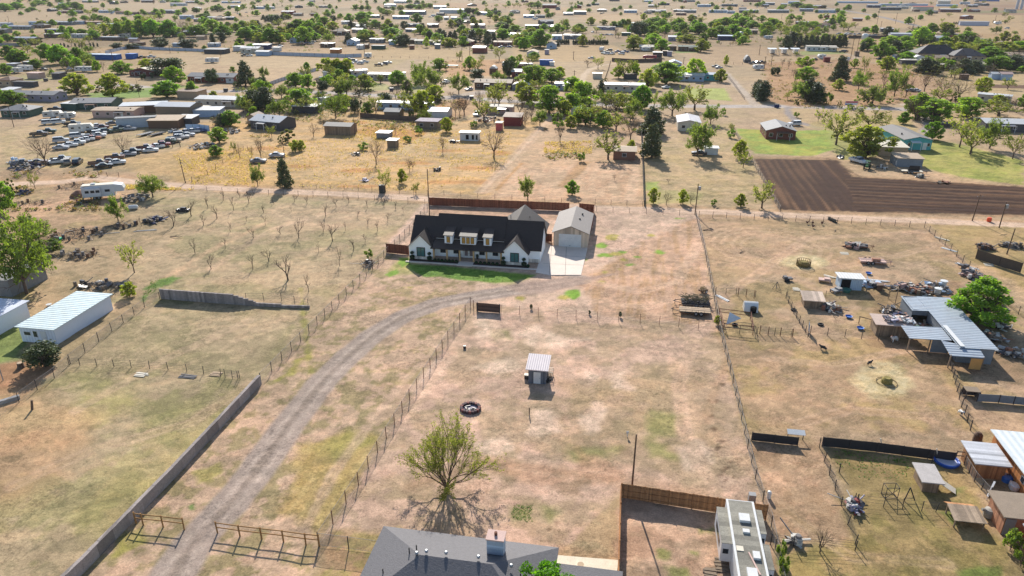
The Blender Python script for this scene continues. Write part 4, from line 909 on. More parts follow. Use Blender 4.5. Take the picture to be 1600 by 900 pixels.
for u, lab in ((9.55, 'black planter pot left of the front double door'), (13.05, 'black planter pot right of the front double door')):
    p = thing('planter_pot', fpt(u, 1.5, .16), 0, lab, 'planter', 'pots by the front door'); q = MB(); q.lathe([(.18, 0), (.26, .5), (.28, .55)], 10); q.build('pot', paint('black', .5), p)
    v, t_ = leaves(rb, [(np.array([0,0,.75]), .28)], 160, .1); put('plant', leafmesh('plant', v, t_, M_NEEDLE), p, color=(.03, .06, .03))
# garage
gw = bld(891, 386, 53, 13.0, 3.05, 'gable_y', 1.35, (176, 146, 116), (168, 160, 150), label='tan board garage with wide white door beside the farmhouse', name='garage', cat='garage', nwin=0, group=None, mat=mk('tan_board', (194, 174, 152), .85, .1, planks=(0, .4), bump=.3), rmat=M_GREYSH)
m = MB()
for k in range(5): m.cbox((-.1, -.03-.004*(k % 2), .28+.54*k), (4.5, .08, .53))
gd = m.build('garage_door', paint('white', .6), gw)
m = MB(); m.cbox((-.1, -.1, .35), (.3, .06, .05)); m.build('handle', M_DARKST, gd)
for x, y in ((1.3, 6), (1.6, 9.5)):
    m = MB(); m.cbox((x, y, 4.1), (.35, .35, .3)); m.build('roof_vent', M_DARKST, gw)
M_RED = mk('red_cedar_board', (124, 74, 54), .9, .25, planks=(0, .15), bump=.3)
M_TANB = mk('brown_cedar_board', (158, 112, 72), .9, .3, planks=(0, .15), bump=.3)
fence('board_fence', 'long reddish board fence between the farmhouse yard and the dirt lane', [(671,320.5),(889,329.5)], 1.9, 2.4, 'board', mat=M_RED, pmat=M_RED, group='board fences')
fence('board_fence', 'short reddish board fence behind the garage, turning towards the camera', [(905,330),(928,332),(926,352),(922,366)], 1.9, 2.4, 'board', mat=M_RED, pmat=M_RED, group='board fences')
fence('board_fence', 'short reddish board fence joining the left corner of the farmhouse', [(604,394.5),(639,398)], 1.9, 2.4, 'board', mat=M_RED, pmat=M_RED, group='board fences')
fence('board_fence', 'reddish board gate fence between the farmhouse and the garage', [(851,377),(862,378)], 1.7, 2.0, 'board', mat=M_RED, pmat=M_RED, group='board fences')
fence('board_fence', 'brown board fence across the front yard beside the white trailer home', [(970,777.5),(1196,812)], 1.83, 2.35, 'board', .06, mat=M_TANB, pmat=M_TANB, group='board fences')
fence('board_fence', 'brown board fence running towards the camera from the yard corner', [(969.5,778),(968,840),(965,930)], 1.83, 2.35, 'board', .06, mat=M_TANB, pmat=M_TANB, group='board fences')
# block walls
M_BLOCK = mk('grey_block', (142, 132, 126), .95, .25, scale=2, planks=(0, .4), bump=.5)
def wall_run(name, label, pts, h, thick, mat, hs=None):
    P = [G(*p) for p in pts]; o = P[0]; m = MB(); hs = hs or [h]*len(P)
    for i in range(len(P)-1):
        a, b_ = P[i]-o, P[i+1]-o; n = max(1, int((b_-a).length/.4)); u = (b_-a).normalized(); nr = Vector((-u.y, u.x, 0))*thick/2
        for k in range(n):
            c, d = a.lerp(b_, k/n), a.lerp(b_, (k+1)/n); hh = hs[i]+(hs[i+1]-hs[i])*k/n; hh = round(hh/.2)*.2 + rt.uniform(-.015, .015)
            m._a([c-nr, d-nr, d+nr, c+nr]+[q+Vector((0,0,hh)) for q in (c-nr, d-nr, d+nr, c+nr)], [(4,5,6,7),(0,1,5,4),(1,2,6,5),(2,3,7,6),(3,0,4,7)])
    return tag(m.build(name, mat, None, loc=o), label, 'wall')
wall_run('block_wall', 'long grey block wall along the left side of the gravel drive', [(70,950),(130,893),(270,748),(407,600)], 1.45, .4, M_BLOCK)
wall_run('block_wall', 'crumbling grey block wall standing alone in the left paddock', [(252,466.5),(340,473.5),(363,475),(400,478),(440,480),(484,481)], 1.5, .3, M_BLOCK, [1.9,1.8,1.8,.7,.5,.3])
# chain-link and wire fences
fence('chain_link_fence', 'chain-link fence between the dead orchard and the gravel drive', [(408,598),(470,534),(530,473),(600,403),(640,362),(668,327)], 1.5, 3.0, group='chain-link fences', jit=.03)
fence('chain_link_fence', 'chain-link fence along the right side of the gravel drive', [(498,852),(560,757),(640,625),(700,532),(735,478)], 1.55, 3.0, group='chain-link fences', jit=.02, pmat=M_RUST)
fence('wire_fence', 'rusty wire fence along the top of the centre lot, right of the dark gate', [(783,489),(900,497),(1000,504),(1122,517)], 1.4, 2.9, 'wire', .035, pmat=M_RUST, wires=5, group='wire fences', jit=.05)
fence('wire_fence', 'short wire fence between the drive corner post and the dark gate', [(735,478),(745,486)], 1.4, 1.2, 'wire', .05, pmat=M_RUST, wires=5, group='wire fences')
fence('chain_link_fence', 'short chain-link fence from the rail fence to the grey-roofed house', [(498,852),(545,858),(602,866)], 1.5, 2.6, group='chain-link fences')
fence('chain_link_fence', 'long weedy fence dividing the centre lot from the east paddocks', [(1088,342),(1100,390),(1112,450),(1125,520),(1145,600),(1168,700),(1180,748),(1205,822),(1226,930)], 1.35, 3.0, group='chain-link fences', jit=.08)
fence('chain_link_fence', 'chain-link fence from the block wall stub down to the white metal building', [(250,468),(226,480),(175,518),(110,568),(85,590),(0,650)], 1.4, 3.0, group='chain-link fences', jit=.05)
fence('wire_fence', 'low wire fence crossing the left paddock', [(108,570),(125,571),(205,574),(292,580),(372,592)], 1.1, 2.6, 'wire', .045, group='wire fences', jit=.08, wires=4)
fence('wire_fence', 'wire fence with the bent panel end in the left paddock', [(352,590),(375,593)], 1.3, 1.2, 'wire', .04, group='wire fences', wires=6)
fence('wire_fence', 'faint wire fence continuing from the crumbling block wall', [(385,470),(440,470),(482,480)], 1.4, 3.5, 'wire', .04, group='wire fences', jit=.05)
fence('wire_fence', 'thin wire fence along the north side of the dirt lane', [(430,291),(560,297),(668,304),(800,312),(930,319),(1004,322)], 1.2, 4.0, 'wire', .045, group='wire fences', jit=.08)
fence('wire_fence', 'thin wire fence along the south side of the dirt lane above the dead orchard', [(300,298),(420,304),(560,310),(664,318)], 1.2, 4.0, 'wire', .045, group='wire fences', jit=.08)
fence('wire_fence', 'thin wire fence between the dirt lane and the farmhouse field', [(932,330),(1010,334),(1088,338)], 1.2, 3.4, 'wire', .045, group='wire fences', jit=.08)
fence('wire_fence', 'thin wire fence between the dirt lane and the upper east paddock', [(1092,339),(1200,344),(1330,349),(1444,356)], 1.3, 3.2, 'wire', .05, group='wire fences', jit=.06, wires=5)
fence('chain_link_fence', 'dark slatted fence running away to the pale grey-roofed house', [(1006,322),(1004,260),(1001,195)], 1.5, 3.0, group='chain-link fences', pmat=M_POLE, mat=paint('dark', .9), jit=.05)
fence('chain_link_fence', 'chain-link fence between the bare lot and the brown field', [(1219,331),(1196,290),(1160,228),(1143,198)], 1.3, 3.2, group='chain-link fences')
fence('wire_fence', 'wire fence with pale boards leaning along it, east paddock edge', [(1444,356),(1485,392),(1535,440),(1575,478),(1625,520)], 1.4, 3.0, 'wire', .05, group='wire fences', wires=6, jit=.05)
fence('rail_fence', 'short wooden rail fence between the block wall and the drive', [(213,818),(224,820),(255,823),(288,827)], 1.35, 3.0, 'rail', .08, pmat=mk('rail_wood', (150, 112, 68), .9, .3), group='rail fences', jit=.02)
fence('rail_fence', 'longer wooden rail fence between the drive and the chain-link corner', [(340,833),(375,838),(409,842),(443,846),(478,851),(499,853)], 1.35, 3.0, 'rail', .08, pmat=MATS['rail_wood'], group='rail fences', jit=.02)
fence('pipe_fence', 'low dark-edged fence line below the pens in the east paddock', [(1128,520),(1210,524),(1262,528)], 1.2, 2.6, 'wire', .04, group='wire fences', wires=4, jit=.05)
fence('wire_fence', 'wire fence ending at the small tan-roofed shed by the barn', [(1266,521),(1320,526),(1372,532)], 1.2, 2.4, 'wire', .045, group='wire fences', wires=5, jit=.05)
fence('screen_fence', 'black screen fence behind the blue paddling pool', [(1284,697),(1370,706),(1490,722)], 1.25, 2.7, 'sheet', .05, mat=paint('black', .9), group='screen fences')
fence('screen_fence', 'short black screen fence right of the long weedy fence', [(1174,688),(1246,696)], 1.1, 2.7, 'sheet', .05, mat=paint('black', .9), group='screen fences')
fence('sheet_fence', 'blue-grey sheet metal fence joined to the dark cage', [(1526,627),(1560,629),(1630,636)], 1.1, 1.9, 'sheet', .05, mat=mk('blue_grey_sheet', (108, 120, 128), .6, .2), group='sheet fences')
fence('wire_fence', 'weed-choked wire fence slanting down from the black screen fence', [(1280,700),(1296,742),(1314,790),(1336,850)], 1.2, 2.2, 'wire', .05, group='wire fences', wires=5, jit=.15)
fence('wire_fence', 'sagging wire fence behind the white trailer home', [(1204,850),(1240,853),(1280,854),(1336,860)], 1.2, 2.2, 'wire', .05, group='wire fences', wires=4, jit=.12)
fence('wire_fence', 'wire fence line with frames in the lower right yard', [(1335,787),(1380,792),(1440,798),(1462,800)], 1.2, 2.4, 'wire', .04, group='wire fences', wires=3, jit=.1)
fence('wire_fence', 'fence of mixed panels running down from the barn to the orange shed', [(1482,562),(1492,600),(1502,636),(1516,672)], 1.3, 2.0, 'wire', .06, group='wire fences', wires=7, jit=.1)
fence('chain_link_fence', 'short chain-link run between the paddling pool and the tan shed', [(1506,726),(1522,752),(1545,778)], 1.2, 1.6, group='chain-link fences', jit=.08)
fence('pipe_fence', 'pipe gate between the black screen fence and the ribbed-roof shed', [(1492,720),(1525,722)], 1.3, 1.6, 'rail', .04, pmat=M_DARKST, group='gates', cat='gate')
fence('screen_fence', 'long dark screen fence near the right edge below the lane', [(1524,404),(1560,416),(1594,426)], 1.9, 3, 'sheet', .05, mat=paint((84, 74, 64), .9), group='screen fences')
fence('wire_fence', 'wire fence slanting through the pens beside the blue tarpaulin', [(1228,466),(1240,490),(1258,520)], 1.2, 1.8, 'wire', .05, group='wire fences', wires=6, jit=.08)
fence('wire_fence', 'wire fence behind the coop and the white tin shed', [(1230,462),(1290,464),(1312,466)], 1.1, 2.2, 'wire', .04, group='wire fences', wires=3, jit=.08)
fence('wire_fence', 'wire fence across the top of the empty pens, by the long weedy fence', [(1118,460),(1150,461),(1180,464)], 1.2, 2.2, 'wire', .045, group='wire fences', wires=4, jit=.08)
# gates and frames by the pens
fence('pipe_pen', 'square pipe pen with a white cloth hung inside', [(1123,494),(1172,500),(1176,523),(1130,518),(1123,494)], 1.4, 3.4, 'rail', .05, pmat=M_RUST, group='pens', cat='pen')
fence('pipe_pen', 'ribbed pipe gate panel left of the blue tarpaulin', [(1187,521),(1200,523),(1238,526)], 1.3, 1.6, 'wire', .06, pmat=M_RUST, wires=8, group='pens', cat='gate')
fence('pipe_pen', 'open wire panel standing beside the white dog house', [(1153,462),(1178,466)], 1.4, 1.3, 'wire', .06, pmat=M_RUST, wires=6, group='pens', cat='gate')
gt = fence('plank_gate', 'dark plank gate with red marks at the top of the centre lot', [(746,486),(781,489)], 1.5, 3.6, 'sheet', .09, mat=mk('dark_plank', (92, 70, 60), .9, .3, planks=(2, .2)), group='gates', cat='gate')
# ---------------------------------------------------------------- utility poles
pole(671, 336, 264, 'tall wooden pole at the left corner of the farmhouse back yard')
pole(1086, 335, 287, 'wooden pole where the weedy fence meets the lane', lamp=True)
pole(1519, 345, 304, 'leaning wooden pole at the right end of the brown field', arm=True, lean=.04)
pole(1561, 356, 315, 'wooden pole with grey transformer beside the lane', lamp=True)
pole(1573, 397, 357, 'wooden pole standing by the long dark screen fence', lean=.03)
pole(987, 767, 679, 'lone wooden pole behind the brown board fence', r_=.11)
pole(290, 286, 247, 'leaning wooden pole with a small box beside the lane, left side', lean=-.06)
pole(555, 212, 181, 'slim pole beside the weathered wooden shed', r_=.1); pole(445, 248, 214, 'slim pole by the abandoned silver car', r_=.1)
pole(22, 199, 165, 'wooden pole at the left end of the salvage yard'); pole(218, 152, 124, 'slim pole in front of the leafy green lawn tree', r_=.1)
for a in [(1370,38,14),(1399,37,20),(1427,43,25),(1329,92,60),(1337,92,58),(1376,44,33),(1495,47,26),(897,130,110),(896,93,80),(1068,100,89),(1186,86,70),(1194,108,88),(1243,40,24),(1221,30,22),(1205,101,87),(570,90,64),(722,92,75),(734,88,72),(697,112,95),(177,97,78),(266,83,70),(15,38,25),(1310,24,12),(1555,32,24),(1145,70,60),(1260,110,96)]: pole(*a, None, arm=True, r_=.2)
# ---------------------------------------------------------------- foreground: grey-roofed house, its chimney
hc = Vector((-5.55, 41.0, 0))
hs = bld(0, 0, 15.6, 9.4, 2.75, 'hip', 2.25, 'tan', 'shingle', label='grey shingle hip-roofed house at the bottom edge, with a painted chimney', name='house', wpos=hc, nwin=3, group=None, rmat=mk('grey_hip_shingle', (98, 96, 98), .8, .2, scale=3, bump=.8, planks=None))
m = MB(); m.box(2.3, 3.75, 6.6, 7.7, 3.0, 5.75); ch = m.build('chimney', mk('chimney_paint', (178, 188, 198), .8, .1, planks=(2, .2)), hs)
m = MB(); m.box(2.22, 3.83, 6.52, 7.78, 5.75, 5.87); m.build('cap', paint('pink', .8), ch)
m = MB(); m.tube((3.0, 7.2, 5.87), (3.0, 7.2, 6.15), .14, None, 8); m.build('flue', M_RUST, ch)
for x, y, z in ((-3.4, 4.8, 4.95), (-2.6, 5.0, 5.1), (-.9, 5.1, 5.1), (1.9, 5.1, 5.1), (4.7, 5.1, 4.6)):
    m = MB(); m.lathe([(.13, 0), (.13, .16), (.18, .18), (.1, .28)], 8, (x, y, z)); m.build('roof_vent', M_STEEL, hs)
for x, y, z in ((-4.2, 5.2, 4.7), (-3.6, 5.4, 4.9), (5.6, 4.4, 4.2), (-6.0, 3.4, 3.8)):
    m = MB(); m.tube((x, y, z-.3), (x, y, z+.45), .06, None, 6); m.build('vent_pipe', M_DARKST, hs)
o = fixn(slab_px('patio', [(868,868),(966,876),(963,905),(862,902)], .08, mk('pale_patio', (214, 200, 176), .9))); o['kind'] = 'structure'
bld(925, 900, 90, 3.0, 2.5, 'flat', 0, 'grey', (120,118,122), label='flat grey patio cover beside the grey hip-roofed house', name='patio_cover', cat='patio cover', group=None, wpos=G(922, 905)+Vector((0,-1.6,0)), nwin=0) if False else None
pc = thing('patio_cover', G(915, 926), GRID, 'flat grey patio cover at the bottom edge by the pale patio', 'patio cover'); m = MB(); m.box(-3.1, 3.1, -2.5, .8, 2.1, 2.22); m.build('roof', MATS['grey_hip_shingle'], pc)
for x in (-2.9, 2.9):
    m = MB(); m.box(x-.07, x+.07, .55, .69, 0, 2.1); m.build('post', M_WOOD, pc)
# firewood posts on the patio
for px, py, lab in ((907, 888, 'small stone planter on the pale patio'),):
    m = MB(); m.lathe([(.3, 0), (.25, .35), (.32, .5)], 8); tag(m.build('planter', paint('tan', .9), None, loc=G(px, py)), lab, 'planter')
# white trailer home, bottom right
tc_ = Vector((21.1, 49.0, 0)); tv = thing('travel_trailer', tc_, GRID, 'long white travel trailer with grey roof and slide-outs beside the board fence', 'camper')
m = MB(); prism_x(m, [(-6.2,.6),(5.9,.6),(6.1,1.0),(6.1,3.3),(-6.2,3.3)], 1.25); put('body', m.mesh('body', M_CARP), tv, color=(.62,.63,.64))
m = MB(); m.box(-1.12, 1.12, -6.1, 5.95, 3.3, 3.36); rf = m.build('roof', mk('rubber_roof', (128, 124, 112), .8, .35, scale=1.5, planks=(1, .62)), tv)
for s in (-1, 1):
    m = MB(); m.box(s*1.2-.1, s*1.2+.1, -6.15, 6.0, 3.3, 3.4); m.build('roof_edge', paint('white', .6), tv)
for s, y0, y1, dp, hh in ((-1, 0.3, 5.1, .95, 3.0), (1, 2.2, 5.4, .75, 2.9), (1, -2.2, .8, .75, 2.9), (1, -6.0, -3.2, .7, 2.9)):
    m = MB(); xa, xb = sorted((s*1.24, s*(1.24+dp))); m.box(xa, xb, y0, y1, .9, hh); so_ = put('slide_out', m.mesh('slide_out', M_CARP), tv, color=(.6,.6,.61))
    m = MB(); m.box(xa-.03*(s < 0), xb+.03*(s > 0), y0-.03, y1+.03, hh, hh+.05); m.build('slide_roof', MATS['rubber_roof'], so_)
    m = MB(); m.cbox((s*(1.24+dp), (y0+y1)/2, 2.0), (.04, (y1-y0)*.6, .8)); m.build('window', M_GLASS, so_)
    m = MB(); m.cbox((s*(1.24+dp*.55), y0, 2.1), (.5, .04, .55)); m.build('window', M_GLASS, so_)
for x, y, a, b_, hh in ((.1, 3.4, .95, 1.0, .28), (.05, 1.7, .6, .45, .18), (.55, -1.3, .6, .85, .25), (-.1, -3.6, .85, 1.25, .3), (-.75, -.55, .6, .6, .06)):
    m = MB(); m.box(x-a/2, x+a/2, y-b_/2, y+b_/2, 3.36, 3.36+hh); m.build('roof_unit', paint('white' if hh > .1 else 'cream', .6), tv)
m = MB(); m.cbox((.25, -2.2, 3.42), (.14, 2.6, .1), R(14)); m.build('folded_awning', paint('pink', .8), tv)
wheels(tv, (-2.4, -3.3), 1.1, .38)
m = MB(); m.tube((0, 6.1, .6), (0, 7.2, .55), .06, None, 6); m.build('hitch', M_DARKST, tv)
m = MB(); m.lathe([(.02, 0), (.3, .02), (.32, .06), (.02, .1)], 14); tag(m.build('pot_lid', paint('white', .5), None, loc=G(1144, 887)), 'round white disc lying in the shade of the white travel trailer', 'lid')
def boards(px, py, n, L_, label, name='plank_stack', c='wood', seed=0, rz=0, gap=.0):
    rr = random.Random(seed); m = MB()
    for i in range(n): m.cbox((rr.uniform(-.1, .1), (i-n/2)*.22, .04+.05*(i % 2)), (L_*rr.uniform(.8, 1.05), .19, .05), rr.uniform(-.08, .08))
    return tag(m.build(name, paint(c, .9), None, loc=G(px, py), rz=GRID+rz), label, 'planks')
boards(1128, 882, 8, 1.3, 'pallet of weathered boards lying left of the white travel trailer', 'pallet')
boards(1110, 893, 5, 1.2, 'loose weathered boards beside the pallet at the bottom edge', 'planks', seed=3)
m = MB(); m.box(-.35, .35, -.3, .3, 0, .95); tag(m.build('meter_box', paint('grey', .6), None, loc=G(1174, 783), rz=GRID), 'grey cabinet on the board fence behind the white travel trailer', 'cabinet')
m = MB(); m.lathe([(.2, 0), (.22, .7), (.15, .85), (.02, .9)], 10); tag(m.build('water_tank', paint('white', .5), None, loc=G(1201, 778)), 'small upright white tank right of the weedy fence', 'tank')
# ---------------------------------------------------------------- centre lot: shed, fire ring, small things
cs_ = bld(839, 599, 27.5, 2.6, 2.15, 'shed', .5, (88, 92, 98), (206, 188, 184), label='small dark shed with white door and ribbed pale roof in the centre lot', name='garden_shed', cat='shed', nwin=0, group=None, mat=mk('shed_board', (98, 102, 110), .8, .2, planks=(0, .2), bump=.3), rmat=mk('shed_roof_sheet', (214, 200, 198), .5, .1, corr=(0, .3)), doors=((0, .95, 1.75),))
m = MB(); m.box(-.3, .3, -.25, .25, 0, .5); b_ = m.build('barrel', paint('black', .6), None, loc=G(823, 591), rz=GRID); tag(b_, 'dark box with a pale lid left of the dark shed', 'box'); m = MB(); m.box(-.33, .33, -.28, .28, .5, .62); m.build('lid', paint('cream', .6), b_); b_.name = 'storage_box'
cg = thing('wire_crate', G(858, 588), GRID, 'open wooden frame crate standing right of the dark shed', 'crate'); m = MB()
for x in (-.5, 0, .5):
    for y in (-.6, .6): m.box(x-.03, x+.03, y-.03, y+.03, 0, 1.0)
for y in (-.6, -.2, .2, .6): m.box(-.5, .5, y-.03, y+.03, .97, 1.03)
m.build('frame', paint('cream', .8), cg); m = MB(); m.box(-.5, .5, -.6, .6, .3, .34); m.build('shelf', M_WOOD, cg)
for i, (px, py) in enumerate([(855, 596), (858, 594)]):
    m = MB(); m.tube((0, 0, .0), (0, 0, .2), .3, None, 12); tag(m.build('tyre', M_TYRE, None, loc=G(px, py)), ['tyre lying against the right wall of the dark shed', 'tyre lying below the wooden frame crate'][i], 'tyre', 'tyres by the shed')
fp = thing('fire_ring', G(735, 639), 0, 'ring of dark stones filled with grey ash in the centre lot', 'fire pit'); rr = random.Random(3)
for k in range(20):
    a = k/20*6.283; m = MB(); m.cbox((1.15*math.cos(a), 1.05*math.sin(a), .16), (.34, .3, .32+.1*rr.random()), a+rr.random()); m.build('stone', paint((78, 62, 64) if k % 3 else (120, 76, 70), .9), fp)
m = MB(); m.lathe([(1.0, .02), (.6, .08), (.02, .14)], 14); m.build('ash', paint((150, 142, 150), .95), fp)
for i in range(9):
    a = rr.random()*6.28; m = MB(); m.cbox((.5*math.cos(a), .5*math.sin(a), .18), (.6, .12, .12), rr.random()*6); m.build('charred_log', paint(('dark', 'cream', 'grey')[i % 3], .9), fp)
m = MB(); m.tube((0, 0, 0), (0, 0, 1.0), .07, None, 7); tag(m.build('fence_post', M_POLE, None, loc=G(827, 648)), 'short dark post standing alone below the dark shed', 'post')
m = MB(); m.tube((0, 0, 0), (0, 0, .7), .05, None, 6); m.box(-.15, .15, -.02, .02, .45, .75); tag(m.build('marker', paint('white', .6), None, loc=G(980, 682)), 'small white and blue marker stake left of the lone pole', 'marker')
m = MB(); m.cbox((0, 0, .2), (.4, .3, .4)); tag(m.build('bucket', paint('black', .6), None, loc=G(726, 544)), 'small black bucket in the upper left of the centre lot', 'bucket')
for i, (px, py, h) in enumerate([(830, 483, 7), (921, 491, 6), (969, 495, 8)]):
    tree(px, py, h, 4.5, 'D', 'young cedars along the wire fence', look='tiny young cedar')
tree(707, 768, 122, 118, 'S', None, look='large spreading tree with thin new leaves', col=(.17, .19, .05)); 
g = G(700, 768)
# the big tree before the grey-roofed house: its own skeleton, thick with twigs
AUTO.pop(); big = [o for o in COL.objects if o.name.startswith('thin_tree')][-1]
for k in list(big.children): bpy.data.objects.remove(k)
big.name = 'spreading_tree'; big.location = G(697, 766); big.scale = (.8, .8, 1); big.rotation_euler = (0, 0, 0)
rnd = np.random.default_rng(42); tr = MB(); tips = []; f_ = Vector((.05, 0, .4)); limb(tr, (0, 0, -.2), f_, .26, .24, rnd, 3, .03, 8)
for i in range(13):
    a = i*2.4+rnd.random()*.3; e = .3+2.4*(i/13)**1.2
    twigs(tr, rnd, f_, Vector((math.cos(a), math.sin(a), e)).normalized(), 2.0+.5*rnd.random()+.4*(i > 7), .10, 4, tips, .3, .16)
put('trunk', tr.mesh('trunk', M_BARK), big)
T_ = np.array([tuple(q) for q in tips]); T_ = T_[T_[:, 2] > .7]; T_ = T_[rnd.random(len(T_)) < .8]
v, t_ = leaves(rnd, [(q, .26) for q in T_], 16000, .08); put('crown', leafmesh('crown', v, t_, M_LEAF), big, color=(.215, .24, .055))
tag(big, 'large spreading tree with thin new leaves behind the grey hip-roofed house', 'tree')
PROTO['S'] = [p for p in PROTO['S'] if p[0] is not big]
# lush tree at the bottom edge
rnd = np.random.default_rng(8); tr = MB(); cs = []
for i in range(34):
    d = rnd.normal(size=3); d /= np.linalg.norm(d); cs.append((np.array([d[0]*2.6, d[1]*2.4, 3.6+d[2]*1.7]), .55+.3*rnd.random()))
lt = thing('leafy_tree', (2.2, 43.6, 0), 0, 'lush bright green tree at the bottom edge before the grey hip-roofed house', 'tree'); limb(tr, (0, 0, -.2), (0, 0, 2), .2, .16, rnd)
for p, q in cs: limb(tr, (0, 0, 1.9), p, .07, .02, rnd, 3, .1, 4)
put('trunk', tr.mesh('trunk', M_BARK), lt); v, t_ = leaves(rnd, cs, 5200, .15); put('crown', leafmesh('crown', v, t_, M_LEAF), lt, color=(.105, .25, .02))
# ---------------------------------------------------------------- left: white metal buildings, yards
def at(p, u, v): c, s = math.cos(GRID), math.sin(GRID); return Vector((p.x+u*c-v*s, p.y+u*s+v*c, 0))
wb = G(90, 538); c_ = at(wb, -2.9, 0)
bld(0, 0, 5.9, 12.2, 2.45, 'shed', .12, (206, 212, 222), 'metal', label='long white metal building with flat pale roof in the left yard', name='metal_building', cat='building', wpos=c_, nwin=0, group=None, doors=((1.0, .9, 2.0),), rmat=mk('pale_sheet_roof', (190, 204, 204), .5, .22, corr=(1, .6), stain=.25), mat=mk('white_sheet_wall', (214, 220, 228), .6, .06, corr=(0, .5), bump=.3))
wbo = [o for o in COL.objects if o.name.startswith('metal_building')][-1]
for u, ww, wh in ((-1.7, 1.0, .5), (-.35, .6, .9)):
    m = MB(); m.cbox((u, -.03, 1.45), (ww+.12, .08, wh+.12)); f = m.build('window', paint('white', .6), wbo); m = MB(); m.cbox((u, -.06, 1.45), (ww, .06, wh)); m.build('pane', M_GLASS, f)
wb2 = at(G(48, 496), -4.2, -11.5)
bld(0, 0, 8.4, 11.5, 2.7, 'flat', 0, (206, 212, 222), 'white', label='white flat building with stained roof cut off by the left edge', name='metal_building', cat='building', wpos=wb2, nwin=0, group=None, rmat=mk('stained_roof', (196, 200, 210), .6, .3, scale=.5, stain=.6), mat=MATS['white_sheet_wall'])
bld(8, 463, 26, 8, 3.0, 'flat', 0, 'grey', 'grey', label='grey flat-roofed building behind the stained white one at the left edge', name='outbuilding', nwin=0, group=None)
m = MB(); m.lathe([(1.5, .0), (1.4, .5), (1.0, .75), (.02, .8)], 20); 
for px, py, k in ((33, 572, 0),):
    st = thing('tree_stump', G(33, 574), 0, 'short dark tree stump on the bare red earth, left edge', 'stump'); m = MB(); m.lathe([(.55, -.1), (.42, .3), (.4, .75)], 9); m.build('bole', M_BARK, st); m = MB(); m.lathe([(.37, .75), (.02, .77)], 9); m.build('cut_face', paint('tan', .9), st)
pst = MB(); pst.tube((0, 0, -.1), (.25, .1, 1.3), .16, .13, 8); tag(pst.build('stump_post', M_BARK, None, loc=G(50, 640)), 'leaning dark post in the bare patch of the left paddock', 'post')
pst = MB(); pst.tube((0, 0, -.1), (0, 0, 2.2), .07, None, 8); tag(pst.build('steel_post', M_STEEL, None, loc=G(5, 594)), 'tall grey steel post at the left edge', 'post')
m = MB(); m.cbox((0, 0, .25), (2.2, .5, .5), R(40)); tag(m.build('concrete_beam', paint('grey', .9), None, loc=G(16, 627)), 'grey beam lying beside the chain-link fence, left edge', 'beam')
boards(222, 585, 5, 1.9, 'pale sheet lying by the low wire fence, left of the dark planks', 'sheet', 'cream', 4); boards(294, 588, 4, 2.4, 'dark planks lying by the low wire fence', 'planks', 'dark', 5); boards(338, 584, 5, 1.6, 'pale board sheet leaning near the bent panel fence', 'sheet', 'tan', 6)
m = MB(); m.lathe([(.3, 0), (.4, .3), (.45, .32)], 12); tag(m.build('tub', paint('white', .6), None, loc=G(77, 478)), 'white tub lying behind the long white metal building', 'tub')
heap(160, 447, 85, 12, .7, 'rubble_heap', 'row of grey rubble behind the long white metal building', 90, ('grey', 'dark', 'wood'), 3, cat='rubble', brush=.3)
heap(120, 368, 85, 22, 1.2, 'brush_heap', 'long brush and timber heap below the fifth-wheel camper', 170, ('dark', 'wood', 'brown', 'grey'), 4, cat='brush heap', long_=2.4, brush=.6)
heap(122, 400, 70, 16, 1.0, 'brush_heap', 'dark brush heap beside the large leafy tree, left edge', 120, ('dark', 'brown', 'wood', 'grey'), 5, cat='brush heap', brush=.6)
heap(70, 390, 40, 14, .8, 'brush_heap', 'grey twig heap among the green shrubs at the left edge', 70, ('grey', 'dark', 'wood'), 6, cat='brush heap', brush=.7)
heap(195, 353, 40, 10, .7, 'timber_heap', 'timber heap by the small tree below the fifth-wheel camper', 60, ('dark', 'wood', 'brown'), 7, brush=.5)
heap(213, 311, 40, 12, 1.3, 'scrap_heap', 'covered scrap heap right of the fifth-wheel camper', 60, ('grey', 'white', 'wood', 'dark'), 8)
heap(242, 345, 30, 10, .8, 'scrap_heap', 'grey scrap heap among the dead saplings', 60, ('grey', 'navy', 'wood', 'dark'), 9)
heap(115, 292, 45, 10, 1.2, 'brush_heap', 'brush and post heap beside the lane, left of the fifth-wheel camper', 70, ('wood', 'dark', 'brown'), 10, brush=.6)
heap(50, 318, 60, 8, .6, 'brush_heap', 'low brush row at the left edge below the lane', 70, ('dark', 'brown', 'wood'), 11, brush=.7)
heap(38, 302, 18, 6, .7, 'scrap_heap', 'dark scrap heap on the bare ground, upper left', 30, ('dark', 'navy', 'grey'), 12)
heap(575, 413, 24, 10, 1.0, 'brush_heap', 'dark brush and plank heap at the orchard corner left of the farmhouse', 60, ('dark', 'brown', 'grey'), 13, brush=.6)
boards(228, 360, 3, 4.5, 'long pale planks lying beside the grey scrap heap', 'planks', 'grey', 8, R(25)); boards(142, 374, 4, 2.0, 'pale boards lying on the long brush heap', 'planks', 'tan', 9, R(-40))
o = boards(165, 365, 1, 6, 'long pale pole lying on the brush heap', 'log', 'grey', 10, R(28))
m = MB(); m.lathe([(.02, 0), (.6, .06), (.85, .3), (.7, .42), (.02, .5)], 12); tag(m.build('boat', paint((40, 170, 110), .5), None, loc=G(92, 375)), 'bright green plastic tub beside the long brush heap', 'tub'); bpy.data.objects[-1].name if False else None
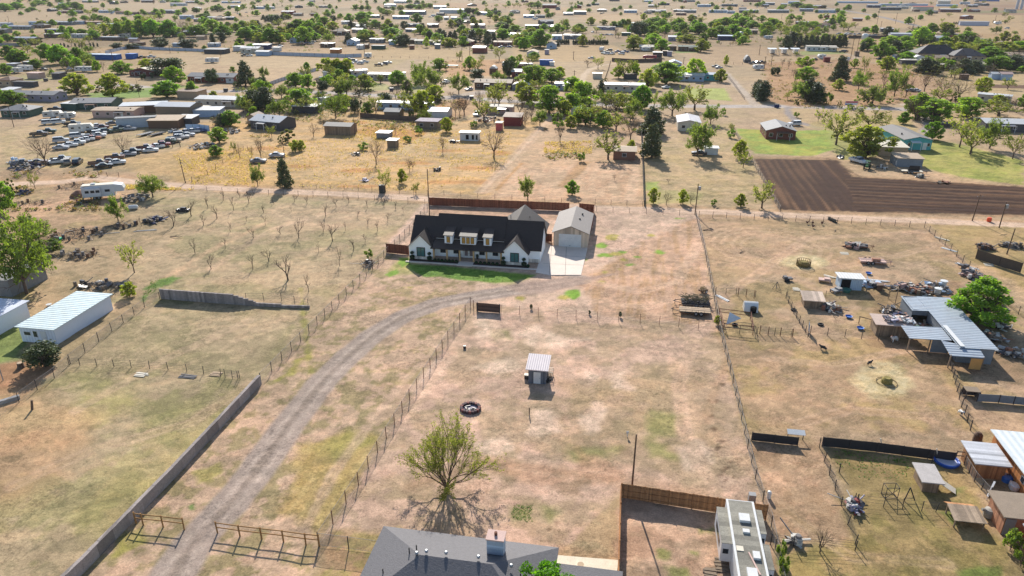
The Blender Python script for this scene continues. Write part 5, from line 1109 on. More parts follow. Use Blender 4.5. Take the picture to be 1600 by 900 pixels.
for px, py, lab, c in ((286, 330, 'dark wreck lying among the dead saplings', 'black'), (276, 371, 'dark branch lying on the grass below the dead saplings', 'dark')):
    m = MB(); m.cbox((0, 0, .3), (2.6, .9, .5), R(-10)); m.cbox((.2, 0, .7), (1.2, .7, .5), R(-10)); m.tube((-1.2, -.5, .3), (-1.2, .5, .3), .3, None, 10); m.tube((1.2, -.5, .3), (1.2, .5, .3), .3, None, 10)
    if c == 'black': tag(m.build('car_wreck', paint(c, .7), None, loc=G(px, py)), lab, 'wreck')
    else:
        m = MB(); m.path([(-1.4, .2, .1), (-.3, 0, .25), (.7, -.2, .15), (1.3, -.1, .3)], [.09, .08, .05, .03], 5); m.tube((-.3, 0, .25), (.1, .5, .5), .05, .02, 4); tag(m.build('fallen_branch', M_BARKD, None, loc=G(px, py)), lab, 'branch')
m = MB(); m.lathe([(.4, 0), (.42, 1.4), (.3, 1.6)], 12); m.X = None; t_o = MB(); t_o.X = Matrix.Rotation(R(90), 4, 'X') @ Matrix.Rotation(R(20), 4, 'Y'); t_o.lathe([(.1, -1.1), (.5, -.9), (.55, 0), (.5, .9), (.1, 1.1)], 12, (0, 0, 0)); o = t_o.build('gas_tank', paint('white', .5), None, loc=G(209, 327)+Vector((0, 0, .55))); o.rotation_euler.z = R(80); tag(o, 'white gas tank lying below the fifth-wheel camper', 'tank')
for i, (px, py, c) in enumerate(((121, 314, 'red'), (122, 318, 'red'), (131, 316, 'dark'), (136, 317, 'dark'), (126, 319, 'grey'))):
    m = MB(); m.box(-.28, .28, -.2, .2, 0, .4); m.box(-.1, .1, -.22, .22, .4, .48); tag(m.build('toolbox', paint(c, .6), None, loc=G(px, py), rz=i), ['upper red box', 'lower red box', 'left dark box', 'right dark box', 'grey box'][i]+' on the ground before the fifth-wheel camper', 'box', 'boxes before the camper')
m = MB(); m.lathe([(2.2, 0), (1.5, .8), (.5, 1.4), (.02, 1.5)], 14); o = m.build('earth_mound', paint((120, 88, 70), .95), None, loc=G(124, 306)); tag(o, 'brown heap of earth behind the fifth-wheel camper', 'earth mound')
# the fifth-wheel camper
fw = thing('travel_trailer', G(165, 309), R(-72), 'white fifth-wheel camper with dark windows beside the lane, upper left', 'camper')
m = MB(); prism_x(m, [(-4.6,.7),(2.5,.7),(2.5,1.7),(4.6,1.7),(4.75,2.4),(4.4,3.2),(2.6,3.55),(-4.6,3.3)], 1.25); put('body', m.mesh('body', M_CARP), fw, color=(.6,.6,.6))
m = MB(); m.box(1.2, 1.95, -3.9, -.4, 1.0, 3.0); so_ = put('slide_out', m.mesh('slide_out', M_CARP), fw, color=(.6,.6,.6))
for y in (-3.3, -2.1, -1.0):
    m = MB(); m.cbox((1.955, y, 2.2), (.05, .85, .6)); m.build('window', M_GLASS, so_)
m = MB(); m.cbox((1.255, 1.0, 2.1), (.05, 1.1, .6)); m.build('window', M_GLASS, fw); m = MB(); m.cbox((1.26, 2.1, 1.75), (.05, .65, 1.8)); m.build('door', paint('white', .6), fw)
m = MB(); m.box(-1.1, 1.1, -4.5, 2.5, 3.42, 3.55); m.build('roof', paint('cream', .8), fw); m = MB(); m.box(-.4, .4, -2.5, -1.5, 3.5, 3.85); m.build('air_conditioner', paint('white', .6), fw); wheels(fw, (-1.2, -2.1), 1.1, .4)
# ---------------------------------------------------------------- east paddocks
def trailer(px, py, L_, rz, deck, label, wd=1.9, load=None, name='flat_trailer', frame='black', side=True):
    r = thing(name, G(px, py), GRID+R(rz), label, 'trailer', 'trailers'); m = MB(); m.box(-L_/2, L_/2, -wd/2, wd/2, .55, .63); m.build('deck', mk('deck_%s' % deck, deck, .9, .25, planks=(1, .2)), r)
    m = MB()
    for y in (-wd/2, wd/2):
        m.box(-L_/2, L_/2, y-.05, y+.05, .42, .55)
        if side:
            m.tube((-L_/2, y, .95), (L_/2, y, .95), .035, None, 5)
            for x in np.linspace(-L_/2, L_/2, 6): m.tube((x, y, .55), (x, y, .95), .03, None, 4)
    m.tube((-L_/2, -wd*.4, .5), (-L_/2-1.3, 0, .5), .05, None, 5); m.tube((-L_/2, wd*.4, .5), (-L_/2-1.3, 0, .5), .05, None, 5); m.tube((-L_/2-1.0, 0, .0), (-L_/2-1.0, 0, .85), .05, None, 6)
    m.build('frame', paint(frame, .6), r)
    for s in (-1, 1):
        for x in (.15, .95):
            m = MB(); m.tube((x, s*(wd/2+.03), .36), (x, s*(wd/2+.24), .36), .36, None, 12); o = m.build('wheel', M_TYRE, r); m = MB(); m.tube((x, s*(wd/2+.24), .36), (x, s*(wd/2+.25), .36), .2, None, 10); m.build('rim', M_STEEL, o)
    return r
trailer(1085, 489, 4.9, 0, 'tan', 'flatbed trailer with bare tan deck, in front of the loaded one')
trailer(1086, 476, 4.6, 0, 'dark', 'black trailer loaded with brush behind the bare flatbed')
rr = random.Random(9); m = MB()
for i in range(240): a = Vector((rr.uniform(-2.2, 2.2), rr.uniform(-.9, .9), .65+rr.random()*.9)); m.tube(a, a+Vector((rr.gauss(0, .6), rr.gauss(0, .4), rr.gauss(0, .2))), .05, .02, 4)
tag(m.build('brush_load', paint((96, 88, 66), .95), None, loc=G(1086, 476), rz=GRID), 'load of grey brush heaped on the black trailer', 'brush heap')
trailer(1362, 411, 4.6, 180, 'pink', 'pale flat trailer with red-brown wheel guards near the hay ring', frame='pink')
o = [o for o in COL.objects if o.name.startswith('flat_trailer')][-1]; m = MB(); m.box(-1.2, .2, .2, .9, .63, 1.15); m.build('tool_box', paint('rust', .8), o)
trailer(1337, 386, 4.2, 170, 'dark', 'dark stripped trailer frame above the pale flat trailer', frame='rust', side=False)
heap(1337, 386, 34, 7, .9, 'scrap_heap', 'scrap iron lying on the dark stripped trailer frame', 35, ('dark', 'rust', 'pink'), 21)
tr_ = thing('garden_cart', G(1099, 457), R(30), 'small cart with a load of brush and a white wheel, near the loaded trailer', 'cart'); m = MB(); m.box(-.8, .6, -.45, .45, .35, .6); m.build('bed', paint('brown', .9), tr_)
for s in (-1, 1):
    m = MB(); m.tube((.1, s*.5, .3), (.1, s*.62, .3), .3, None, 12); o = m.build('wheel', M_TYRE, tr_); m = MB(); m.tube((.1, s*.62, .3), (.1, s*.64, .3), .2, None, 10); m.build('rim', paint('white', .5), o)
m = MB()
for i in range(40): a = Vector((rr.uniform(-.8, .5), rr.uniform(-.4, .4), .6+rr.random()*.4)); m.tube(a, a+Vector((rr.gauss(0, .3), rr.gauss(0, .3), rr.gauss(0, .1))), .04, .02, 4)
m.build('load', paint('olive' if 'olive' in PAL else (120, 104, 60), .95), tr_)
def hayring(px, py, r_, label, tilt=False):
    h_ = thing('hay_feeder', G(px, py), 0, label, 'hay feeder', 'hay feeders'); m = MB(); n = 20
    for z in ((.15, .6, 1.1) if not tilt else (.1,)):
        for i in range(n):
            a, b_ = i/n*6.2832, (i+1)/n*6.2832; m.tube((r_*math.cos(a), r_*math.sin(a), z), (r_*math.cos(b_), r_*math.sin(b_), z), .045, None, 5)
    if not tilt:
        for i in range(n): a = i/n*6.2832; m.tube((r_*math.cos(a), r_*math.sin(a), 0), (r_*math.cos(a), r_*math.sin(a), 1.15), .05, None, 5)
    m.build('ring', paint((112, 92, 60), .9), h_); m = MB(); q = .9 if not tilt else .55
    m.lathe([(r_*q, 0), (r_*q*.95, .5), (r_*q*.6, .8), (.02, .75)], 14); m.build('hay', mk('hay', (134, 120, 66), .95, .4, scale=5, bump=.6), h_)
hayring(1255, 415, 1.25, 'round hay feeder on pale scattered hay in the upper paddock'); hayring(1385, 598, 1.3, 'collapsed hay bale and ring on pale scattered hay in the lower paddock', True)
ws = bld(1328, 453, 33, 2.6, 2.1, 'shed', -.15, (170, 186, 200), 'white', label='small white tin shed with a dark open doorway among the pens', name='tin_shed', cat='shed', nwin=0, group=None, mat=mk('tin_wall', (176, 194, 208), .5, .1, corr=(0, .3)))
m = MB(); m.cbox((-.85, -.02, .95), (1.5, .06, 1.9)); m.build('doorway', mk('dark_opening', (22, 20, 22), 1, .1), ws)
m = MB(); m.lathe([(.6, 0), (.75, .5), (.8, .52)], 16); tag(m.build('water_trough', paint((60, 110, 96), .6), None, loc=G(1322, 456)), 'round green water trough before the white tin shed', 'trough')
cp_ = bld(1270, 481, 27, 2.4, 1.3, 'shed', .35, (84, 78, 76), (190, 170, 150), label='low coop with a patched wooden roof among the pens', name='chicken_coop', cat='coop', nwin=0, group=None, rmat=mk('patched_roof', (198, 176, 156), .9, .3, planks=(0, .5)), mat=M_WOOD)
heap(1299, 483, 30, 12, 1.0, 'scrap_heap', 'frames and scrap heaped right of the low coop', 70, ('white', 'wood', 'dark', 'grey', 'rust'), 22)
for i, (px, py, L_, rz, c, lab) in enumerate([(1319,396,1.6,0,'cream','pale sheet lying left of the pale flat trailer'),(1297,432,2.3,-30,'cream','pale sheets lying behind the white tin shed'),(1244,452,1.2,0,'cream','white sheet lying in the upper pens'),(1130,466,3.0,-55,'white','long white pipe lying inside the empty pen'),(1472,373,3.0,-48,'cream','upper pale boards along the east paddock fence'),(1483,390,3.0,-48,'white','lower pale boards along the east paddock fence'),(1512,416,4.0,-48,'white','long pale board along the fence near the barn tree'),(1370,438,4,-8,'white','long white planks right of the white tin shed'),(1545,414,1.6,-10,'cream','pale sheet lying by the dark screen fence')]):
    boards(px, py, 3 if L_ > 1.8 else 6, L_, lab, 'sheet' if 'sheet' in lab else ('pipe' if 'pipe' in lab else 'planks'), c, 30+i, R(rz))
m = MB(); m.slab([(-.1,.9,1.5),(-1.0,-.8,.15),(1.5,-.1,.9)], .03); tag(fixn(m.build('cloth', paint('white', .8), None, loc=G(1142, 505))), 'white cloth stretched over the rails of the pipe pen', 'cloth')
dh = thing('dog_house', G(1172, 484), R(-10), 'white rounded dog house with a dark opening', 'dog house'); m = MB(); n = 8; m.X = Matrix.Rotation(R(90), 4, 'Z'); m.prism([(-1.0, 0)]+[(-1.0*math.cos(i/n*math.pi)*(1-.15*math.sin(i/n*math.pi)), 1.5*math.sin(i/n*math.pi)) for i in range(1, n)]+[(1.0, 0)], -1.1, 1.1); m.build('shell', paint('white', .6), dh)
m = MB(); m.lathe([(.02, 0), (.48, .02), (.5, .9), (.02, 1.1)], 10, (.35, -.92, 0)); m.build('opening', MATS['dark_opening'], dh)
tp_ = thing('tarpaulin_panel', G(1264, 522), R(70), 'upright blue-grey tarpaulin panel on a frame between the pens', 'panel'); m = MB(); m.slab([(-.9,0,.2),(.9,.1,.2),(.8,.25,1.9),(-.8,.15,1.9)], .03); fixn(m.build('sheet', paint((128, 142, 160), .6), tp_))
for x in (-.85, .85):
    m = MB(); m.tube((x, .05, 0), (x, .25, 1.95), .04, None, 5); m.build('post', M_DARKST, tp_)
for i, (px, py, k, lab) in enumerate([(1231,438,0,'black and white cart behind the upper pens'),(1213,451,1,'small A-frame stand beside the upper pens'),(1240,485,2,'black tyre lying left of the low coop'),(1148,508,2,'black tyre lying inside the pipe pen'),(1288,440,3,'low pinkish wreck left of the white tin shed'),(1307,456,3,'low grey platform before the white tin shed'),(1374,453,4,'dark wooden hutch right of the white tin shed'),(1393,470,5,'tall goal-like pole frame right of the wooden hutch'),(1351,508,5,'low wooden goal frame above the small tan-roofed shed'),(1282,508,2,'tyre lying right of the blue tarpaulin'),(1326,496,6,'blue basin with white rim below the low coop'),(1344,514,6,'blue bucket by the low wooden goal frame'),(1504,418,0,'black cart beside the pale boards along the fence'),(1357,428,6,'small blue tub behind the white planks'),(1230,440,2,'tyre lying beside the black and white cart'),(1304,361,7,'dark branch lying in the upper paddock'),(1300,345,8,'dark heap of weeds on the paddock side of the lane'),(1545,346,9,'bright orange object beside the lane at the right edge'),(1105,360,7,'dark stick lying near the wooden pole by the lane'),(1160,394,7,'dark stick lying right of the weedy fence')]):
    m = MB(); nm, cat = 'cart', 'cart'; mt = paint('dark', .7)
    if k == 0: m.box(-.9, .7, -.45, .45, .3, .55); m.tube((-.2, -.5, .28), (-.2, .5, .28), .28, None, 10); m.tube((.7, 0, .4), (1.4, 0, .5), .04, None, 5); m.box(-.85, -.2, -.4, .4, .55, .8)
    elif k == 1:
        nm, cat = 'trestle', 'stand'
        for s in (-1, 1): m.tube((s*.6, -.3, 0), (0, 0, 1.3), .04, None, 5); m.tube((s*.6, .4, 0), (0, 0, 1.3), .04, None, 5)
        m.tube((-.45, -.22, .35), (.45, -.22, .35), .03, None, 4)
    elif k == 2: nm, cat = 'tyre', 'tyre'; m.lathe([(.25, 0), (.45, .04), (.48, .14), (.45, .24), (.25, .26), (.22, .13)], 14); mt = M_TYRE
    elif k == 3: nm, cat = 'platform', 'platform'; m.box(-1.0, 1.0, -.6, .6, .3, .5); m.box(-.8, .1, -.5, .5, .5, .75); [m.box(x-.08, x+.08, y-.08, y+.08, 0, .3) for x in (-.9, .9) for y in (-.5, .5)]; mt = paint('pink' if i == 4 else 'grey', .8)
    elif k == 4: nm, cat = 'hutch', 'hutch'; m.box(-.55, .55, -.4, .4, .1, 1.0); m.slab([(-.7,-.55,1.0),(.7,-.55,1.0),(.7,.55,1.25),(-.7,.55,1.25)], .08); m.box(-.5, .5, -.43, -.4, .3, .8); mt = paint((96, 76, 62), .9)
    elif k == 5: nm, cat = 'pole_frame', 'frame'; hh = 2.6 if i == 7 else 1.2; w2 = .9; m.tube((-w2, 0, 0), (-w2, 0, hh), .07, None, 6); m.tube((w2, 0, 0), (w2, 0, hh), .07, None, 6); m.tube((-w2-.1, 0, hh), (w2+.1, 0, hh), .07, None, 6); mt = M_WOOD
    elif k == 6: nm, cat = 'basin', 'basin'; m.lathe([(.3, 0), (.5, .25), (.55, .27), (.42, .1)], 14); mt = paint('blue', .5)
    elif k == 7: nm, cat = 'branch', 'branch'; m.path([(-.9, 0, .05), (0, .1, .15), (.9, -.1, .08)], [.09, .08, .03], 5); m.tube((0, .1, .15), (.4, .5, .3), .05, .02, 4); mt = M_BARKD
    elif k == 8: nm, cat = 'weed_heap', 'weed heap'; [m.tube((rr.uniform(-1.6, 1.6), rr.uniform(-.4, .4), 0), (rr.uniform(-1.8, 1.8), rr.uniform(-.5, .5), .5), .09, .03, 4) for _ in range(70)]; mt = paint((58, 62, 58), .95)
    else: nm, cat = 'orange_barrel', 'barrel'; m.lathe([(.45, 0), (.5, .4), (.45, .85), (.4, .9)], 12); mt = paint((214, 76, 30), .6)
    tag(m.build(nm, mt, None, loc=G(px, py), rz=i*.7), lab, cat)
def quad(px, py, L_, h, c, c2, rz, label, name, cat, legs=True, head=1):
    # an animal as one skinned body: trunk, neck, head, four jointed legs, tail
    V = [(0,0,h*.72),(L_*.32,0,h*.74),(-L_*.34,0,h*.72),(L_*.48,0,h*.92),(L_*.56,0,h*1.06),(L_*.74,0,h*.98),(-L_*.5,0,h*.5)]; E = [(0,1),(0,2),(1,3),(3,4),(4,5),(2,6)]; Rr = [.19,.17,.17,.10,.085,.05,.025]
    for s in (-1, 1):
        k = len(V); V += [(L_*.30,s*L_*.1,h*.5),(L_*.31,s*L_*.1,h*.26),(L_*.30,s*L_*.1,.02),(-L_*.30,s*L_*.1,h*.48),(-L_*.40,s*L_*.1,h*.26),(-L_*.37,s*L_*.1,.02)]; Rr += [.075,.042,.035,.095,.045,.035]
        E += [(1,k),(k,k+1),(k+1,k+2),(2,k+3),(k+3,k+4),(k+4,k+5)]
    for s in (-1, 1): V.append((L_*.52, s*L_*.1, h*1.16)); Rr.append(.03); E.append((4, len(V)-1))
    me = bpy.data.meshes.new(name); me.from_pydata(V, E, []); o = bpy.data.objects.new(name, me); COL.objects.link(o); o.location = G(px, py); o.rotation_euler.z = R(rz)
    s_ = o.modifiers.new('skin', 'SKIN'); o.modifiers.new('smooth', 'SUBSURF').levels = 1
    for i, d in enumerate(me.skin_vertices[0].data): d.radius = (Rr[i]*L_, Rr[i]*L_*(1.15 if i < 3 else 1)); d.use_root = (i == 0)
    me.materials.append(mk('hide_'+name+str(px), c, .9, .5, scale=2.5) if not c2 else hide(name+str(px), c, c2)); return tag(o, label, cat)
def hide(k, a, b_):
    m = bpy.data.materials.new('hide_'+k); m.use_nodes = True; t = m.node_tree; N = t.nodes; n = N.new('ShaderNodeTexNoise'); n.inputs['Scale'].default_value = 2.2; tc = N.new('ShaderNodeTexCoord'); t.links.new(tc.outputs['Object'], n.inputs['Vector'])
    r = N.new('ShaderNodeValToRGB'); r.color_ramp.interpolation = 'CONSTANT'; r.color_ramp.elements[0].color = (*lin(C3(a)), 1); r.color_ramp.elements[1].position = .53; r.color_ramp.elements[1].color = (*lin(C3(b_)), 1)
    t.links.new(n.outputs['Fac'], r.inputs[0]); t.links.new(r.outputs[0], N['Principled BSDF'].inputs['Base Color']); N['Principled BSDF'].inputs['Roughness'].default_value = .9; return m
quad(1397, 534, 1.3, .95, 'white', (150, 100, 70), -160, 'white goat with brown head in the shade of the small tan-roofed shed', 'goat', 'goat')
quad(1379, 491, .9, .75, 'white', 'black', 60, 'white and black dog standing left of the barn', 'dog', 'dog'); quad(1286, 547, 1.0, .7, 'black', None, 150, 'black dog standing in the paddock below the pens', 'dog', 'dog'); quad(1500, 648, .9, .7, 'white', 'black', -90, 'black and white dog beside the mixed panel fence', 'dog', 'dog'); quad(1358, 570, .8, .6, 'black', None, 20, 'small black dog above the collapsed hay bale', 'dog', 'dog')
for i, (px, py, lab) in enumerate(((1261,350,'leftmost of the dark red hens by the lane fence'),(1269.5,350.5,'dark hen beside the lane fence, between two others'),(1270,356,'lowest of the dark red hens by the lane fence'),(1284,351,'rightmost dark red hen by the lane fence'))):
    m = MB(); m.lathe([(.02, .2), (.2, .28), (.26, .42), (.18, .58), (.02, .62)], 10); m.tube((.18, 0, .5), (.32, 0, .8), .09, .06, 7); m.tube((.32, 0, .8), (.44, 0, .78), .05, .01, 5); m.tube((-.15, 0, .5), (-.42, 0, .72), .1, .04, 6)
    for s in (-.07, .07): m.tube((0, s, 0), (0, s, .25), .025, None, 5)
    tag(m.build('hen', paint((72, 30, 26), .8), None, loc=G(px, py), rz=i*1.3), lab, 'hen', 'hens by the lane')
# ---------------------------------------------------------------- the barn
def P2(x, y): return Vector((x, y, 0))
barn = thing('barn', P2(67.3, 87.2), GRID, 'long low corrugated barn with open bays beside the junk heaps', 'barn'); RM = mk('corrugated_roof', (152, 162, 172), .5, .14, corr=(1, .55), stain=.25); WM = mk('barn_sheet_wall', (120, 126, 132), .6, .2, corr=(1, .4))
m = MB(); m.box(-4.6, -.05, 0, .08, -.1, 2.3); m.box(-.1, 0, .08, 17, -.1, 2.5); m.box(-4.6, -4.5, 6.3, 12, -.1, 2.4); m.box(-6.9, -6.8, 12, 17, -.1, 2.4); m.box(-6.8, -.1, 16.9, 17, -.1, 2.5); m.box(-6.8, -4.5, 11.9, 12, 1.5, 2.4); m.box(-4.6, -4.5, .08, 1.4, -.1, 2.3); m.build('wall', WM, barn)
m = MB(); m.slab([(-4.75,-.35,2.42),(.25,-.35,2.55),(.25,17.2,2.62),(-4.75,17.2,2.5)], .06); m.slab([(-7.1,11.7,2.36),(-4.752,11.7,2.44),(-4.752,17.2,2.46),(-7.1,17.2,2.38)], .06); fixn(m.build('roof', RM, barn))
m = MB(); m.slab([(-10.4,2.2,2.1),(-4.76,2.2,2.22),(-4.76,6.2,2.3),(-10.4,6.2,2.2)], .06); fixn(m.build('side_roof', RM, barn))
m = MB(); m.slab([(-6.5,-2.2,2.0),(-2.1,-2.2,2.05),(-2.1,-.36,2.36),(-6.5,1.5,2.5)], .05); fixn(m.build('lean_to_roof', RM, barn))
m = MB(); m.box(-4.7, -4.1, -.4, 6.2, 2.66, 2.70); m.build('white_flashing', paint('white', .5), barn)
for x, y in ((-10.3, 2.3), (-10.3, 6.1), (-7.5, 2.3), (-6.4, -2.1), (-2.2, -2.1), (-4.9, 2.3)):
    m = MB(); m.box(x-.07, x+.07, y-.07, y+.07, -.1, 2.1); m.build('post', M_WOOD, barn)
m = MB(); m.cbox((-3.0, -2.1, .95), (1.5, .06, 1.7)); m.build('plywood_panel', paint((190, 140, 80), .9), barn); m = MB(); m.box(-7.2, -4.8, 2.4, 2.46, 0, 2.0); m.build('side_panel', WM, barn)
ls = bld(1393, 526, 48, 2.9, 1.9, 'shed', .12, (92, 82, 78), (196, 172, 158), label='small tan-roofed lean-to shed left of the barn, junk on its roof', name='lean_to_shed', cat='shed', nwin=0, group=None, mat=M_WOOD)
m = MB(); rr = random.Random(77)
for i in range(60): m.mi = rr.randrange(4); m.cbox((rr.uniform(-1.3, 2.6), rr.uniform(-.9, .9), rr.random()*.3), (.3+rr.random()*.9, .15+rr.random()*.4, .05+rr.random()*.2), rr.random()*6, rr.gauss(0, .2), rr.gauss(0, .2))
o = m.build('scrap_heap', [paint(c, .7) for c in ('white', 'lilac', 'dark', 'pink')], None, loc=at(G(1393, 526), .3, 1.5)+Vector((0, 0, 2.2)), rz=GRID); tag(o, 'scrap piled on the roof of the small tan-roofed shed', 'scrap heap', 'scrap heaps')
for i, (px, py, a, b_, h, lab, c) in enumerate([(1412,450,36,10,.9,'jumbled white and pink scrap behind the barn, left part',('white','pink','dark','wood','grey')),(1437,455,34,14,1.0,'brown scrap heap directly behind the barn roof',('wood','tan','rust','dark','white')),(1462,452,30,14,1.2,'scrap heap with white drums beside the barn tree',('white','grey','dark','pale','wood')),(1392,488,22,12,.9,'boards and scrap heaped left of the barn wing',('wood','dark','tan','grey')),(1408,500,26,14,1.0,'dark scrap heaped in front of the barn wing',('dark','wood','navy','white','rust')),(1445,516,44,12,.9,'scrap stored in the open bay of the barn',('dark','white','rust','green','wood')),(1550,478,30,14,.9,'scrap right of the barn tree, upper part',('dark','wood','pink','grey')),(1556,506,36,18,1.1,'dark scrap heap right of the barn tree',('dark','white','wood','black')),(1545,528,40,14,.8,'scrap strewn along the right wall of the barn',('dark','rust','wood','white')),(1578,552,40,12,.7,'scrap heap at the lower right corner of the barn',('white','dark','wood','rust')),(1520,432,30,14,.6,'white and pink scrap by the paddock fence above the barn tree',('white','pink','grey','dark')),(1362,446,36,6,.5,'scattered white scrap between the tin shed and the barn',('white','pale','pink','dark')),(1582,385,30,8,.6,'scrap heap above the dark screen fence',('grey','dark','wood')),(1540,388,22,6,.6,'dark scrap at the left end of the dark screen fence',('dark','brown'))]):
    heap(px, py, a, b_, h, 'scrap_heap', lab, 75, c, 50+i)
for i, (px, py, rz, lab) in enumerate([(1473,448,0,'large white water drum on the scrap by the barn tree'),(1464,460,1,'white drum among the scrap behind the barn')]):
    m = MB(); m.lathe([(.45, 0), (.5, .1), (.5, 1.0), (.62, 1.05), (.62, 1.15), (.02, 1.2)], 14); tag(m.build('drum', paint('white', .5), None, loc=G(px, py)), lab, 'drum', 'drums')
# ---------------------------------------------------------------- lower right yards
bo = Vector((53.0, 56.5, 0)); ob = bld(0, 0, 10, 11, 2.5, 'shed', .05, 'orange', 'white', label='long orange-brown board shed with white roof cut off by the right edge', name='board_shed', cat='shed', wpos=at(bo, 5, 0), nwin=0, group=None, mat=mk('orange_board', (176, 116, 66), .9, .25, planks=(1, .3)), rmat=mk('white_sheet', (206, 212, 212), .55, .1, corr=(0, .8), stain=.2))
for y in (2.6, 3.8):
    m = MB(); m.cbox((-5.02, y, 1.55), (.06, .75, .75)); f = m.build('window', paint('white', .6), ob); m = MB(); m.cbox((-5.06, y, 1.55), (.05, .6, .6)); m.build('pane', M_GLASS, f)
rs = bld(0, 0, 3.0, 3.3, 1.9, 'shed', .15, (120, 92, 66), 'metal', label='brown shed with ribbed metal roof beside the orange board shed', name='board_shed', cat='shed', wpos=at(bo, -2.3, 5.6), nwin=0, group=None, mat=M_TANB, rmat=mk('ribbed_roof', (184, 184, 186), .5, .15, planks=(1, .33), bump=.5))
m = MB(); m.lathe([(.5, 0), (.45, 1.0), (.2, 1.3), (.02, 1.3)], 10); tag(m.build('chiminea', paint((84, 64, 50), .9), None, loc=G(1526, 690)), 'dark barrel beside the gate by the orange board shed', 'barrel')
ts = bld(0, 0, 3.1, 3.2, 2.2, 'shed', .1, (170, 116, 86), (150, 132, 112), label='tan board shed with flat roof at the right edge, below the orange one', name='board_shed', cat='shed', wpos=Vector((49.3, 53.8, 0)), nwin=0, group=None, mat=mk('tan_red_board', (168, 118, 88), .9, .25, planks=(1, .25)), doors=((-1.0, .9, 1.9),), door_c='grey')
bld(0, 0, 5, 3, 2.3, 'flat', 0, (196, 120, 110), 'metal', label='pink wooden building at the right edge above the bushes', name='outbuilding', cat='building', wpos=Vector((50.7, 49.0, 0)), nwin=0, group=None)
hu = bld(1452, 769, 23, 2.5, 1.35, 'shed', .1, (150, 136, 130), (186, 178, 172), label='small hutch shed with flat pale roof in the lower right yard', name='hutch', cat='hutch', nwin=0, group=None, mat=M_WOOD)
m = MB(); m.slab([(-.5,-.9,.05),(.5,-.9,.05),(.5,.9,.9),(-.5,.9,.9)], .05); o = fixn(m.build('ramp', paint('cream', .9), None, loc=G(1478, 764), rz=R(60))); tag(o, 'pale ramp board leaning right of the small hutch shed', 'board')
ln = thing('wooden_shelter', G(1512, 826), GRID, 'weathered low wooden shelter with sloping plank roof in the lower right yard', 'shelter'); m = MB(); m.slab([(-1.5,-.2,1.0),(1.5,-.2,1.0),(1.4,2.1,1.2),(-1.4,2.1,1.2)], .08); fixn(m.build('roof', mk('old_plank', (158, 138, 116), .9, .3, planks=(0, .28)), ln)); m = MB(); m.slab([(-1.3,2.15,1.15),(1.3,2.15,1.15),(1.3,3.0,.7),(-1.3,3.0,.7)], .06); fixn(m.build('back_panel', M_TANB, ln))
for x in (-1.3, 1.3):
    for y in (0, 2.0): m = MB(); m.box(x-.06, x+.06, y-.06, y+.06, 0, 1.0); m.build('post', M_WOOD, ln)
pl_ = thing('paddling_pool', G(1478, 722), 0, 'blue plastic paddling pool with white inside, before the black screen fence', 'pool'); m = MB(); m.lathe([(1.25, 0), (1.38, .35), (1.3, .42), (1.15, .36), (1.05, .1)], 20); m.build('rim', paint((40, 84, 170), .4), pl_); m = MB(); m.lathe([(1.08, .1), (1.12, .2), (.9, .22), (.02, .12)], 20); m.build('liner', paint((206, 204, 214), .5), pl_)
for i, (px, py, lab) in enumerate([(1390, 776, 'square metal frame standing on the wire fence line'), (1418, 782, 'tall dark A-frame standing right of the square metal frame')]):
    m = MB()
    if i == 0:
        for x in (-.65, .65):
            for y in (-.3, .5): m.tube((x, y, 0), (x, y, 1.35), .035, None, 5)
        for z in (.05, 1.35):
            for y in (-.3, .5): m.tube((-.65, y, z), (.65, y, z), .035, None, 5)
            for x in (-.65, .65): m.tube((x, -.3, z), (x, .5, z), .035, None, 5)
        m.tube((-.65, -.3, 0), (.65, -.3, 1.35), .03, None, 5); m.tube((.65, -.3, 0), (-.65, -.3, 1.35), .03, None, 5)
    else:
        m.tube((-.35, 0, 0), (0, .1, 1.6), .06, None, 5); m.tube((.75, 0, 0), (0, .1, 1.6), .06, None, 5); m.tube((-.25, 0, .3), (.6, 0, .3), .03, None, 5)
    tag(m.build(('climbing_frame', 'swing_frame')[i], M_DARKST, None, loc=G(px, py)), lab, 'frame')
m = MB(); m.lathe([(.5, 0), (.55, .5), (.45, .85), (.1, .95), (.02, .95)], 12); m.tube((0, 0, .6), (-.75, .1, .75), .2, .16, 8); tag(m.build('barbecue', paint((150, 146, 138), .8), None, loc=G(1544, 806)), 'grey covered barbecue left of the tan board shed', 'barbecue')
for i, (px, py, c, lab) in enumerate([(1564,746,'lilac','white and lilac bundle against the orange board shed'),(1572,752,'blue','blue plastic tubs against the orange board shed'),(1584,764,'white','white bucket beside the blue plastic tubs')]):
    m = MB(); m.lathe([(.45, 0), (.5, .5), (.35, .6)], 10, (0, 0, 0)); m.cbox((.3, -.2, .3), (.7, .5, .5), .4); tag(m.build('tub', paint(c, .6), None, loc=G(px, py), rz=i), lab, 'tub')
cgb = thing('dog_cage', G(1515, 621), GRID, 'dark square cage with mesh sides beside the sheet metal fence', 'cage'); m = MB()
for x in (-.8, .8):
    for y in (-.6, .6): m.box(x-.05, x+.05, y-.05, y+.05, 0, 1.2)
m.build('frame', M_DARKST, cgb); m = MB(); m.box(-.85, .85, -.65, .65, 1.2, 1.26); m.build('roof', paint('wood', .9), cgb); m = MB(); m.box(-.75, .75, .58, .6, 0, 1.2); m.box(.76, .78, -.6, .6, 0, 1.2); m.build('mesh_side', paint('dark', .9), cgb)
